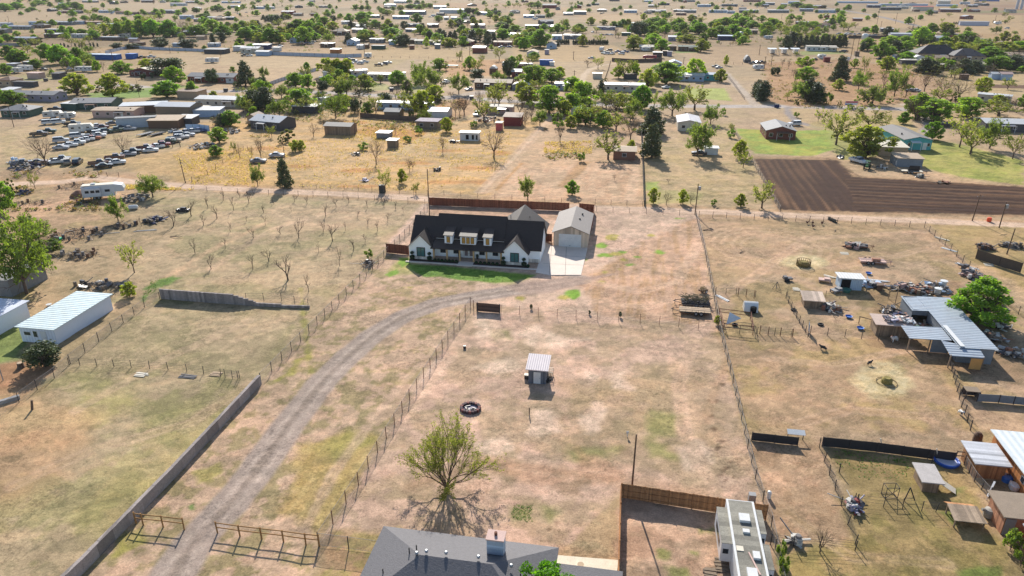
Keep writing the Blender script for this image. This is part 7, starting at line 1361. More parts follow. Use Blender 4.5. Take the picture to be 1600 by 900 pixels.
# cross-street bits
bn = thing('banner', G(1329, 168), 0, 'small red, white and blue banner on posts beside the street', 'banner'); m = MB(); m.box(-2.6, 2.6, -.04, .04, 1.0, 2.6); pb = m.build('panel', paint('white', .6), bn)
m = MB(); m.box(-2.5, 2.5, -.07, -.045, 1.95, 2.5); m.build('red_band', paint((190, 50, 60), .6), pb); m = MB(); m.box(-2.5, .6, -.07, -.045, 1.1, 1.5); m.build('blue_band', paint((60, 60, 170), .6), pb)
for x in (-2.5, 2.5): m = MB(); m.tube((x, .08, 0), (x, .08, 2.6), .06, None, 5); m.build('post', M_POLE, bn)
for i, (px, py, c, lab) in enumerate(((1213, 168, 'navy', 'dark blue wheeled bin beside the street, near the brown house'), (353, 143, 'dark', 'dark bin beside the street, right of the red brick ranch house'), (612, 142, 'navy', 'navy bin beside the street, near the cream house'), (72, 127, 'dark', 'dark bin beside the street, right of the pink shed'), (737, 155, 'dark', 'dark bin beside the street, before the brown ranch house'))):
    b_ = thing('wheeled_bin', G(px, py), 0, lab, 'bin', 'street bins'); m = MB(); m.box(-.9, .9, -.6, .6, .1, 1.3); m.build('body', paint(c, .6), b_); m = MB(); m.box(-.95, .95, -.65, .65, 1.3, 1.42); m.build('lid', paint('black', .6), b_)
pt = thing('pop_up_tent', G(110, 114), 0, 'small white pop-up tent among the trees, far left', 'tent'); m = MB(); m.lathe([(2.0, 2.2), (.05, 3.6)], 4); m.build('canopy', paint('white', .8), pt)
for a in range(4): m = MB(); m.tube((1.9*math.cos(a*1.57), 1.9*math.sin(a*1.57), 0), (1.9*math.cos(a*1.57), 1.9*math.sin(a*1.57), 2.2), .05, None, 5); m.build('leg', M_STEEL, pt)
fb = thing('flat_trailer', G(698, 105), R(-6), 'long teal-edged flat trailer in the orange grass', 'trailer'); m = MB(); m.box(-7, 7, -1.2, 1.2, .9, 1.25); m.build('deck', paint((120, 160, 160), .6), fb); wheels(fb, (-.5, .5), 1.0, .45)
# far and middle fences
fs = dict(group='far fences'); SF = paint((176, 182, 192), .6); DF = paint((96, 80, 70), .9)
fence('sheet_fence', 'pale grey sheet fence crossing the field behind the blue building', [(165,84),(200,76),(216,76),(240,78),(300,80),(335,82)], 2.0, 6, 'sheet', .08, mat=SF, **fs)
fence('sheet_fence', 'pale white sheet fence below the orange-brown kiosk', [(426,86),(480,88),(540,90),(565,89)], 2.2, 6, 'sheet', .08, mat=SF, **fs)
fence('sheet_fence', 'pale sheet fence slanting up to the yellow-green tree row', [(410,138),(440,127),(470,118),(497,110)], 1.8, 4, 'sheet', .08, mat=SF, **fs)
fence('board_fence', 'dark board fence below the long red vehicle', [(956,96),(990,98),(1034,97)], 2.2, 5, 'sheet', .08, mat=DF, **fs)
fence('board_fence', 'brown board fence behind the ruined flat house', [(563,184),(600,187),(650,190)], 1.9, 3, 'sheet', .07, mat=DF, **fs)
fence('board_fence', 'long dark board fence in front of the far scrap yard, right', [(1325,60),(1390,60),(1424,61)], 2.4, 8, 'sheet', .08, mat=DF, **fs)
fence('board_fence', 'grey board fence at the far left below two white roofs', [(0,72),(25,72),(48,73)], 2.2, 6, 'sheet', .08, mat=paint('grey', .9), **fs)
fence('board_fence', 'grey-brown board fence left of the pink gabled shed', [(130,62),(160,63),(200,64)], 2.0, 6, 'sheet', .08, mat=DF, **fs)
fence('board_fence', 'dark board fence behind the cottages left of the brick-red barn', [(690,72),(708,73)], 2.2, 6, 'sheet', .08, mat=DF, **fs)
fence('board_fence', 'small brown board fence by the yard right of the far grey house', [(1483,60),(1496,60)], 2.4, 6, 'sheet', .08, mat=paint((120, 70, 56), .9), **fs)
fence('wire_fence', 'thin wire fence down the side of the dirt driveway, right of the curved track', [(1130,112),(1146,132),(1163,156)], 1.3, 4, 'wire', .08, **fs)
fence('wire_fence', 'thin wire fence dividing the bare fields right of the curved track', [(954,97),(950,112),(945,126)], 1.3, 4, 'wire', .08, pmat=M_POLE, **fs)
fence('wire_fence', 'dark wire fence line across the tan field below the brick-red barn', [(570,90),(640,91),(715,92)], 1.2, 6, 'wire', .09, pmat=M_POLE, **fs)
fence('wire_fence', 'wire fence across the field before the round tank shed', [(1118,100),(1160,101),(1200,102)], 1.3, 5, 'wire', .09, pmat=M_POLE, **fs)
fence('wire_fence', 'old post fence at the edge of the salvage yard grass', [(155,276),(168,276),(186,277)], 1.4, 3, 'wire', .07, pmat=M_POLE, jit=.15, **fs)
fence('wire_fence', 'leaning post fence in the dry grass right of the salvage rows', [(270,230),(282,230)], 1.4, 2.0, 'wire', .1, pmat=M_POLE, jit=.25, **fs)
fence('wire_fence', 'old post fence in the dry grass below the green round tree', [(300,285),(312,281),(380,234),(388,235)], 1.2, 6, 'wire', .07, pmat=M_POLE, jit=.2, **fs)
# ---------------------------------------------------------------- vehicles
for a in [(77,194,'suv','white',-62),(92,193,'suv','white',-62),(114,196,'pickup','black',-66),(87,173,'pickup','black',-75),(158,202,'pickup','maroon',-60),(153,199,'sedan','white',-60),(176,195,'sedan','grey',-60),(180,206,'pickup','green',-60),(190,202,'sedan','black',-58),(203,203,'sedan','silver',-75),(156,211,'suv','white',-62),(122,215,'suv','white',-66),(140,216,'sedan','grey',-60),(150,207,'pickup','black',-60),(96,222,'suv','silver',-66),(96,233,'sedan','silver',-76),(110,229,'sedan','white',-68),(120,226,'pickup','white',-66),(129,222,'sedan','silver',-66),(137,220,'sedan','white',-66),(146,218,'sedan','orange',-66),(153,215,'pickup','white',-66),(166,208,'suv','green',-60),
    (292,208,'sedan','silver',-68),(302,207,'sedan','white',-66),(312,206,'sedan','blue',-66),(294,213,'sedan','silver',-68),(285,216,'sedan','white',-66),(276,218,'pickup','silver',-66),(283,213,'suv','grey',-68),(262,224,'pickup','green',-70),(253,229,'pickup','red',-70),(272,222,'sedan','tan',-70),(246,231,'sedan','white',-70),(236,237,'sedan','white',-68),(228,234,'pickup','maroon',-70),(207,240,'pickup','black',-70),(201,243,'sedan','silver',-66),(180,249,'pickup','rusty',-68),(184,256,'sedan','white',-64),(172,255,'sedan','brown',-66),(155,258,'pickup','rusty',-64),(163,262,'sedan','black',-60),(90,255,'sedan','white',-64),(106,256,'suv','tan',30),(122,256,'suv','black',15),(96,252,'pickup','grey',-64),(75,208,'pickup','green',-70),(62,212,'pickup','brown',-70)]: car(*a)
for a in [(35,258,'pickup','grey',-60),(60,256,'sedan','rusty',-60)]: car(*a)
camper(84, 184, 6.5, -72, 'grey old camper', col=(.42,.42,.40), h=2.6); camper(107, 186, 5.5, -72, 'grey old camper', col=(.36,.36,.35), h=2.5); camper(129, 207, 7.5, -70, 'cream boxy camper', h=3.0, col=(.55,.53,.48)); camper(196, 196, 4.5, -60, 'grey round-ended boat trailer', col=(.4,.38,.36), h=2.3)
trailer(228, 211, 6, 80, 'grey', 'low grey flat trailer in the middle of the salvage yard', side=False); trailer(246, 211, 6, 78, 'dark', 'low dark flat trailer right of the grey one in the salvage yard', side=False)
heap(48, 259, 60, 16, 1.6, 'scrap_heap', 'scrap heap with white tanks round the bare tree, left end of the salvage yard', 110, ('white', 'dark', 'grey', 'navy', 'wood'), 101); heap(315, 229, 36, 10, .9, 'scrap_heap', 'scrap heap in the dry grass below the pale blue panel fence', 60, ('lilac', 'white', 'dark', 'wood'), 102); heap(350, 207, 50, 10, 1.0, 'scrap_heap', 'scrap along the dark bushes right of the pale blue panel fence', 70, ('white', 'dark', 'wood', 'grey'), 103); heap(273, 206, 18, 5, .8, 'scrap_heap', 'scrap before the block workshop', 30, ('white', 'dark', 'pale'), 104); heap(210, 180, 40, 6, .9, 'scrap_heap', 'scrap along the open-fronted brown shed', 50, ('white', 'wood', 'dark', 'rust'), 105); heap(23, 253, 10, 5, 1.4, 'scrap_heap', 'white tank and scrap at the far left of the salvage yard', 14, ('white', 'pale'), 106)
heap(763, 188, 40, 8, 1.2, 'machine_row', 'row of dark machines left of the red metal shed', 60, ('dark', 'black', 'grey', 'rust'), 107, cat='machines'); heap(710, 222, 12, 4, .7, 'scrap_heap', 'dark scrap left of the white trailer with dark openings', 20, ('dark', 'black'), 108); heap(683, 266, 12, 3, .8, 'scrap_heap', 'dark stump and scrap in the dry grass behind the farmhouse pole', 18, ('dark', 'wood'), 109); heap(570, 283, 10, 2, .5, 'scrap_heap', 'small white scrap in the dry grass by the yellow-green saplings', 10, ('lilac', 'white'), 110); heap(556, 242, 14, 3, .5, 'scrap_heap', 'dark wreck pieces left of the twisted bare tree', 18, ('dark', 'wood'), 111)
for a in [(746,181,'suv','white',160,'cars by the houses',''),(433,245,'sedan','silver',-85,'cars by the houses','derelict'),(404,254,'sedan','grey',-85,'cars by the houses','derelict'),(697,130,'pickup','white',150,'cars by the houses',''),(733,141,'sedan','silver',140,'cars by the houses',''),(1040,138,'sedan','white',120,'cars by the houses',''),(68,110,'sedan','black',90,'cars by the houses',''),(222,91,'pickup','black',90,'cars by the houses',''),(237,90,'pickup','white',90,'cars by the houses',''),(1241,196,'suv','white',100,'cars by the houses',''),(299,127,'sedan','blue',90,'cars by the houses',''),(1430,143,'sedan','white',80,'cars by the houses',''),(1422,143,'sedan','grey',80,'cars by the houses',''),(1343,123,'sedan','white',85,'cars by the houses',''),(1573,45,'suv','white',60,'cars by the houses',''),(1369,26,'sedan','maroon',75,'cars by the houses',''),(1092,242,'sedan','black',80,'cars by the houses',''),(1570,199,'sedan','black',80,'cars by the houses',''),(1475,198,'suv','black',80,'cars by the houses',''),(1477,103,'sedan','pale' if 'pale' in CCOL else 'silver',80,'cars by the houses','')]: car(*a)
for x, y, k, c in [(548,100,'sedan','white'),(556,98,'sedan','silver'),(563,100,'suv','white'),(570,98,'pickup','white'),(552,96,'pickup','green'),(545,94,'sedan','black'),(592,103,'pickup','brown'),(601,101,'suv','grey'),(607,99,'sedan','silver'),(487,69,'sedan','white'),(473,70,'sedan','rusty'),(480,68,'pickup','blue'),(438,73,'sedan','white'),(489,66,'sedan','silver'),(943,84,'suv','teal'),(948,85,'suv','white'),(957,85,'pickup','white'),(971,85,'suv','white'),(966,82,'pickup','blue'),(952,80,'suv','tan'),(977,82,'pickup','blue'),(924,92,'sedan','silver'),(940,55,'sedan','black'),(948,55,'sedan','grey'),(955,55,'sedan','white'),(926,51,'sedan','white'),(1110,10,'sedan','black'),(1118,10,'pickup','grey'),(1126,9,'sedan','silver'),(1150,11,'sedan','black'),(1160,10,'pickup','grey'),(1183,12,'sedan','white'),(1190,10,'sedan','grey'),(1130,12,'sedan','white'),(1196,13,'suv','silver'),(660,26,'sedan','blue'),(672,27,'sedan','white'),(683,26,'pickup','teal'),(690,24,'sedan','silver'),(630,29,'sedan','blue'),(1320,55,'sedan','white'),(1328,54,'sedan','silver'),(1335,55,'pickup','white'),(1342,54,'sedan','grey'),(1310,54,'suv','silver'),(1324,53,'sedan','white'),(1366,56,'sedan','silver'),(1358,56,'sedan','white'),(1290,35,'pickup','silver'),(1297,35,'pickup','grey'),(942,21,'sedan','black'),(939,22,'pickup','black'),(784,75,'pickup','blue'),(796,74,'sedan','blue'),(1176,100,'pickup','grey'),(1184,99,'sedan','rusty'),(1190,99,'pickup','brown'),(1118,105,'sedan','grey'),(1123,107,'sedan','silver'),(1316,82,'suv','black'),(1320,81,'sedan','black'),(1375,93,'sedan','black'),(1272,94,'sedan','black'),(206,24,'sedan','white'),(190,22,'sedan','white'),(175,22,'sedan','silver'),(385,20,'sedan','white'),(372,22,'sedan','silver'),(390,88,'sedan','white'),(383,88,'pickup','black'),(1402,11,'sedan','silver'),(1410,12,'suv','white'),(1422,13,'sedan','white'),(1508,8,'pickup','silver'),(1502,7,'sedan','black'),(1560,36,'suv','white'),(1572,35,'sedan','rusty')]: car(x, y, k, c, rt.choice((80, 100, 70, -80, 150)), 'far parked cars', 'far')
for a in [(332,98,8,95,'white camper'),(25,114,8,75,'white camper'),(40,110,9,78,'white camper'),(1184,109,6,95,'white camper'),(1283,92,5,90,'white camper'),(132,112,10,90,'pale camper'),(677,26,6,90,'white camper'),(836,31,7,90,'white camper'),(1558,38,8,90,'white camper'),(562,77,5,60,'white camper'),(940,80,6,160,'white camper'),(1008,80,6,100,'white camper'),(1200,61,9,120,'white camper'),(575,90,5,90,'white camper'),(1420,100,8,80,'pale camper'),(1443,100,6,80,'white camper')]: camper(*a)
rv_ = thing('bus', G(1015, 92), GRID+R(90), 'long red vehicle behind the dark board fence, middle', 'bus'); m = MB(); prism_x(m, [(-4.5,.5),(4.5,.5),(4.6,1.2),(4.2,2.0),(2.0,2.4),(-4.4,2.3)], 1.1); put('body', m.mesh('body', M_CARP), rv_, color=(.32,.03,.04)); wheels(rv_, (-3, 2.8), 1.0, .45); m = MB(); m.box(-1.12, 1.12, -3.5, 2.0, 1.7, 2.1); m.build('window', M_GLASS, rv_)
sm = thing('semi_truck', G(509, 123), R(-70), 'white semi truck cab parked left of the yellow-green tree row', 'truck'); m = MB(); prism_x(m, [(-3.5,.7),(3.2,.7),(3.3,2.0),(1.9,2.2),(1.6,3.2),(.2,3.9),(-1.2,3.9),(-1.2,1.2),(-3.5,1.1)], 1.2); put('body', m.mesh('body', M_CARP), sm, color=(.62,.62,.63)); wheels(sm, (-2.8, -1.7, 2.2), 1.05, .5); m = MB(); m.box(-1.22, 1.22, .6, 1.45, 2.3, 3.1); m.cbox((0, 1.72, 2.7), (2.0, .1, .8), 0, R(-18)); m.build('window', M_GLASS, sm)
# ---------------------------------------------------------------- trees, bushes
T = tree
for a in [(42,459,122,112,'A'),(42,372,38,34,'A'),(62,378,32,38,'A'),(72,394,18,50,'U'),(4,334,54,40,'G'),(185,346,40,32,'A'),(239,308,38,40,'A'),(226,300,16,20,'U'),(210,426,46,34,'S'),(72,259,54,46,'B'),(192,242,35,28,'B'),(343,223,24,28,'E'),(338,244,17,20,'G'),(403,291,34,22,'A'),(445,293,45,24,'P'),(602,300,36,22,'S'),(628,286,22,17,'Y'),(650,303,18,14,'S'),(824,313,40,30,'A'),(894,305,23,20,'G'),(772,247,50,44,'B'),(588,257,42,32,'B'),(692,238,27,16,'B'),(640,268,24,14,'B'),(645,265,18,12,'B'),(618,209,20,12,'B'),(568,234,12,16,'U'),(450,221,18,22,'O'),(462,237,18,22,'Y'),(471,235,16,14,'Y'),(490,214,24,18,'B'),(408,248,36,18,'B'),(203,463,22,24,'Y'),(70,573,34,46,'D'),(1120,507,14,10,'Y'),
    (55,295,26,16,'S'),(18,303,24,20,'O'),(375,248,26,14,'B'),(393,246,20,12,'B'),(366,237,16,10,'S'),(1281,863,40,34,'B'),(1218,876,30,14,'U'),(1222,898,28,16,'U'),(1578,860,34,24,'U'),(1594,885,30,24,'U'),(576,404,14,12,'U'),(68,563,10,20,'U')]: T(*a)
for a in [(412,332,13,12),(480,318,14,10),(509,338,21,12),(525,324,16,10),(574,325,14,9),(559,339,12,9),(606,345,15,10),(590,361,17,10),(467,372,32,14),(520,377,29,24),(498,394,18,9),(571,378,15,10),(552,391,19,12),(531,415,31,12),(450,437,38,30),(482,456,29,16),(271,353,26,22),(299,338,26,18),(325,325,20,14),(339,341,22,16),(349,313,16,12),(365,328,22,14),(389,317,20,16),(305,396,25,12),(221,353,16,12),(385,346,10,6),(428,319,10,8),(455,330,10,6),(415,352,16,12),(438,366,14,12),(396,372,18,12),(360,362,16,10),(352,388,18,12),(505,362,16,12),(540,360,14,10),(630,332,12,10),(618,326,12,10),(600,322,12,9),(545,316,12,10),(460,315,12,10),(375,308,12,10),(318,352,18,12),(330,420,22,14),(395,420,24,16),(420,408,20,14),(575,352,12,9)]: T(*a, 'T', 'dead saplings in the old orchard')
# north of the lane, right of the farmhouse
for a in [(1161,262,24,24,'S'),(1155,247,28,24,'Y'),(1089,244,56,64,'A'),(1050,181,46,50,'A'),(1085,172,38,44,'S'),(1110,194,32,32,'A'),(1018,208,40,38,'P'),(1018,246,52,34,'P'),(985,218,38,38,'B'),(950,249,42,44,'S'),(986,241,22,14,'Y'),(875,222,32,26,'B'),(891,201,20,20,'Y'),(871,191,16,20,'U'),(881,181,24,22,'Y'),(922,199,38,38,'S'),(942,199,26,32,'E'),(962,178,38,46,'S'),(910,166,38,42,'E'),(858,176,42,46,'E'),(825,161,26,36,'Y'),(812,181,30,34,'B'),(830,188,28,30,'B'),(832,136,34,44,'E'),(862,129,22,34,'E'),(846,122,18,24,'G'),(939,147,22,13,'C'),(1003,171,38,28,'G'),(1012,138,30,34,'Y'),(1041,131,34,50,'G'),(975,124,32,36,'S'),(990,122,24,22,'L'),(966,122,20,20,'L'),(1085,124,32,40,'L'),(1066,119,16,15,'L'),(1125,128,20,20,'Y'),(1182,151,26,18,'C'),(1192,158,32,24,'C'),(1186,156,24,20,'D'),(1021,318,24,16,'Y'),(1041,320,22,16,'B'),(1066,318,22,18,'Y'),(1079,318,20,16,'B'),(1115,321,10,9,'U'),(1157,323,20,20,'Y'),(1190,325,40,36,'S'),(1142,215,14,12,'U'),(1142,206,14,10,'S'),(985,192,18,16,'S'),(770,166,30,24,'S'),(908,252,14,12,'U'),(895,232,12,10,'B'),(960,282,12,8,'B'),(1044,286,8,7,'B'),(918,104,12,18,'B'),(1022,170,28,12,'S'),(1130,180,12,8,'U')]: T(*a)
# right
for a in [(1528,505,68,88,'G'),(1262,158,36,24,'C'),(1275,161,32,26,'C'),(1291,162,18,18,'U'),(1258,128,24,38,'E'),(1311,126,38,28,'P'),(1341,140,29,28,'A'),(1397,151,42,30,'A'),(1380,138,26,20,'B'),(1415,152,36,30,'B'),(1444,143,34,30,'B'),(1472,152,37,38,'B'),(1497,155,34,40,'B'),(1355,162,14,14,'O'),(1366,155,12,10,'U'),(1375,161,12,10,'U'),(1338,160,10,8,'U'),(1436,184,38,46,'E'),(1460,189,34,54,'E'),(1411,193,18,20,'G'),(1385,196,18,14,'S'),(1306,226,56,58,'S'),(1357,202,34,54,'S'),(1352,246,48,66,'Y'),(1316,216,14,30,'O'),(1456,218,28,28,'G'),(1499,230,50,46,'S'),(1516,241,46,44,'S'),(1546,232,46,46,'A'),(1510,182,30,48,'E'),(1560,182,24,60,'S'),(1582,248,36,34,'S'),(1278,191,18,14,'B'),(1492,160,16,14,'O'),(1230,156,14,10,'S'),(1468,158,22,34,'S'),(1600,170,26,20,'G')]: T(*a)
# far right
for a in [(1236,73,24,20,'C'),(1228,75,20,18,'P'),(1312,38,15,16,'E'),(1265,46,8,16,'S'),(1325,48,14,24,'S'),(1270,45,12,22,'E'),(1248,32,8,12,'E'),(1208,43,14,24,'E'),(1272,57,10,18,'E'),(1365,53,14,14,'E'),(1302,47,9,9,'E'),(1355,79,20,26,'E'),(1375,91,26,26,'G'),(1390,76,20,34,'E'),(1412,76,20,30,'E'),(1436,72,30,32,'E'),(1454,52,16,20,'G'),(1477,53,18,30,'Y'),(1510,67,18,30,'G'),(1470,80,16,32,'Y'),(1500,82,16,28,'Y'),(1517,86,20,20,'S'),(1532,82,18,42,'E'),(1545,93,20,42,'G'),(1570,82,17,42,'Y'),(1592,80,16,34,'E'),(1386,105,16,28,'L'),(1335,106,14,14,'L'),(1350,112,24,11,'S'),(1259,104,16,24,'L'),(1248,102,12,12,'L'),(1443,114,24,28,'P'),(1486,120,26,34,'B'),(1416,114,14,18,'S'),(1505,114,22,34,'P'),(1522,112,18,30,'P'),(1555,110,22,40,'G'),(1580,108,20,34,'P'),(1597,113,10,16,'G'),(1208,117,12,9,'D'),(1214,116,11,8,'D'),(1222,104,14,9,'B'),(1232,108,16,9,'B'),(1244,88,8,8,'S'),(1347,80,16,9,'C'),(1430,60,12,16,'E'),(1474,58,7,8,'G'),(1480,58,7,8,'E'),(1462,118,16,26,'O'),(1220,52,9,14,'S'),(1228,48,10,18,'S'),(1245,62,12,22,'Y'),(1258,55,8,10,'S'),(1336,44,10,14,'B'),(1352,50,8,14,'G'),(1308,20,7,10,'E'),(1319,16,5,6,'E'),(1507,19,6,5,'E'),(1262,14,8,22,'E'),(1245,12,9,24,'G'),(1222,14,7,12,'E'),(1288,13,5,6,'D'),(1255,2,5,6,'E'),(1475,38,3,3,'D')]: T(*a)
for i in range(9): T(1249+i*8.6, 73, 17+(i % 3), 11, 'P', 'windbreak of dark pines')
for i in range(6): T(1490+i*3.4 if i < 3 else 1545+i*9-20, 38 if i < 3 else 36, 4, 2.6, 'C', 'row of tiny dark cedars far right', look='tiny dark cedar')
# far middle
for a in [(805,51,12,24,'E'),(844,74,28,32,'G'),(819,78,19,20,'G'),(830,56,12,22,'Y'),(871,52,15,22,'E'),(904,52,15,24,'G'),(897,61,15,18,'B'),(835,94,13,18,'G'),(890,21,8,10,'G'),(857,28,8,10,'G'),(959,42,9,13,'E'),(962,59,18,13,'B'),(984,53,14,10,'G'),(999,55,22,26,'D'),(1022,42,15,38,'E'),(1020,54,15,24,'G'),(1033,45,15,20,'G'),(1038,62,12,12,'B'),(990,77,22,36,'Y'),(1020,72,20,28,'E'),(1034,81,20,24,'E'),(1065,52,17,32,'G'),(1092,53,18,28,'G'),(1072,66,12,32,'Y'),(1095,81,20,24,'Y'),(1103,78,14,14,'G'),(1111,60,16,20,'E'),(1125,58,18,28,'E'),(1132,41,14,32,'E'),(1145,56,18,26,'G'),(1160,42,16,26,'E'),(1175,44,12,22,'G'),(1197,50,16,24,'E'),(1134,102,16,9,'Y'),(1126,72,7,5,'B'),(1141,72,7,5,'B'),(1150,71,7,5,'B'),(1155,71,7,5,'G'),(1029,28,9,16,'S'),(1052,36,8,16,'S'),(1064,34,8,12,'S'),(1095,36,10,16,'S'),(1078,67,14,26,'S'),(1140,16,6,10,'Y'),(1066,14,5,8,'Y'),(800,110,22,22,'G'),(780,95,22,20,'S'),(812,97,12,12,'L'),(812,72,14,16,'G'),(820,62,12,20,'G'),(808,66,14,22,'Y'),(960,18,6,10,'G'),(985,13,5,6,'G'),(840,13,10,16,'E'),(830,12,9,14,'Y'),(822,11,7,9,'S'),(803,12,7,8,'S'),(812,12,6,8,'S'),(1035,8,6,10,'E'),(930,3,5,6,'G'),(1175,30,9,14,'S'),(1150,32,12,18,'E'),(1190,34,10,16,'E'),(1052,45,12,16,'G'),(1040,52,14,18,'E'),(978,47,9,12,'S'),(1005,30,5,6,'B')]: T(*a)
for i in range(6): T(871.5+i*3.3, 69, 8, 4.2, 'C', 'clipped evergreen hedge bushes', look='clipped dark hedge bush')
for i in range(16): T(896+i*3.5, 69.5, 7.5+(2 if i == 9 else 0), 4.4, 'C', 'clipped evergreen hedge bushes', look='clipped dark hedge bush')
# middle left
for a in [(405,63,18,24,'E'),(425,68,24,28,'G'),(437,68,16,22,'Y'),(430,38,15,18,'D'),(450,30,8,16,'Y'),(467,48,18,32,'G'),(482,50,18,24,'E'),(499,51,16,22,'G'),(476,68,26,30,'E'),(458,60,16,24,'Y'),(512,60,14,13,'L'),(520,34,10,10,'D'),(507,40,14,22,'E'),(520,48,14,22,'Y'),(546,35,14,16,'G'),(566,36,18,26,'G'),(570,64,18,22,'G'),(579,63,16,22,'Y'),(578,46,10,20,'O'),(583,42,13,22,'B'),(597,50,16,18,'B'),(614,55,12,28,'G'),(611,66,13,22,'Y'),(630,72,19,20,'D'),(651,36,15,20,'G'),(632,45,12,12,'D'),(661,52,16,12,'P'),(667,74,17,10,'L'),(671,60,12,13,'P'),(668,54,10,16,'Y'),(693,60,13,15,'P'),(711,60,13,9,'P'),(701,73,14,24,'Y'),(711,73,11,10,'Y'),(738,65,19,17,'C'),(725,62,15,16,'Y'),(750,66,16,20,'O'),(762,70,22,18,'P'),(785,44,10,26,'G'),(785,62,17,24,'E'),(718,94,15,12,'S'),(753,100,15,10,'S'),(480,110,13,10,'G'),(512,119,28,30,'Y'),(528,119,27,26,'Y'),(542,119,27,26,'Y'),(462,136,22,32,'E'),(504,143,18,18,'D'),(409,139,19,16,'D'),(529,147,20,20,'D'),(545,141,18,18,'B'),(571,139,23,28,'Y'),(550,128,11,13,'G'),(469,170,31,54,'E'),(415,172,36,36,'P'),(400,168,28,28,'D'),(437,184,32,36,'A'),(450,152,16,32,'S'),(525,184,42,42,'A'),(555,177,22,16,'D'),(541,170,22,18,'Y'),(579,180,24,26,'B'),(600,161,16,22,'D'),(640,180,38,40,'S'),(660,178,36,36,'Y'),(630,146,25,34,'B'),(671,147,44,56,'A'),(657,132,36,40,'A'),(622,134,24,28,'G'),(717,147,34,40,'A'),(747,125,17,24,'D'),(712,182,32,18,'B'),(718,182,32,16,'B'),(725,182,32,16,'B'),(749,169,30,22,'B'),(780,167,40,34,'S'),(795,120,28,18,'D'),(668,158,12,22,'O'),(684,160,12,24,'O'),(560,150,8,20,'O'),(640,150,8,18,'O'),(575,146,8,14,'O'),(497,58,10,8,'D'),(790,34,10,22,'E'),(727,32,12,14,'G'),(731,22,10,12,'D'),(741,22,8,8,'D'),(748,24,6,7,'D'),(777,24,8,12,'D'),(685,34,10,14,'E'),(715,42,8,12,'P'),(706,44,9,8,'B'),(730,44,12,12,'B'),(717,38,10,16,'G'),(486,10,7,12,'G'),(516,14,8,7,'G'),(526,14,5,4,'G'),(418,13,7,6,'G'),(428,13,8,5,'G'),(556,16,9,14,'E'),(566,16,8,10,'G'),(575,16,8,10,'E'),(642,14,8,18,'G'),(655,15,8,16,'E'),(662,12,7,12,'Y'),(672,13,8,14,'E'),(626,16,8,14,'Y'),(648,24,8,10,'B'),(404,4,6,10,'G'),(775,12,6,8,'S'),(790,12,5,12,'S'),(605,24,9,16,'E'),(628,24,8,10,'G'),(612,26,10,12,'S'),(760,18,6,6,'Y'),(745,18,6,6,'Y'),(680,6,5,9,'S'),(700,10,5,6,'E'),(640,5,6,10,'E'),(652,6,6,8,'G'),(705,152,10,14,'B'),(768,78,8,8,'L'),(1380,120,10,16,'S'),(533,120,20,20,'G'),(498,176,18,16,'S'),(560,185,20,12,'B'),(505,198,16,16,'B'),(425,215,18,16,'S'),(440,225,14,14,'O'),(394,262,10,8,'B'),(637,222,10,14,'U'),(645,200,14,12,'B'),(655,210,10,12,'U'),(870,72,8,10,'P')]: T(*a)
# left
for a in [(121,149,34,48,'Y'),(176,151,36,46,'Y'),(155,142,12,18,'O'),(207,142,10,30,'O'),(220,142,8,12,'O'),(261,152,26,42,'G'),(301,149,22,18,'G'),(360,197,24,28,'G'),(348,197,20,24,'P'),(337,196,18,16,'B'),(393,172,24,24,'D'),(397,187,20,18,'E'),(20,165,24,36,'G'),(2,160,22,16,'G'),(30,99,22,30,'G'),(75,94,26,28,'G'),(95,100,30,34,'G'),(122,96,22,24,'G'),(105,117,26,34,'B'),(10,117,18,18,'G'),(190,115,20,30,'G'),(262,118,28,46,'D'),(272,132,28,36,'E'),(230,110,18,24,'Y'),(332,130,22,18,'D'),(384,134,38,28,'P'),(364,113,9,10,'E'),(152,112,18,14,'E'),(140,104,12,20,'Y'),(162,112,18,10,'B'),(335,160,18,16,'Y'),(222,124,8,5,'D'),(226,123,8,5,'D'),(238,122,8,5,'D'),(345,90,12,8,'B'),(393,154,18,10,'S'),(74,148,10,14,'S'),(82,118,9,8,'E')]: T(*a)
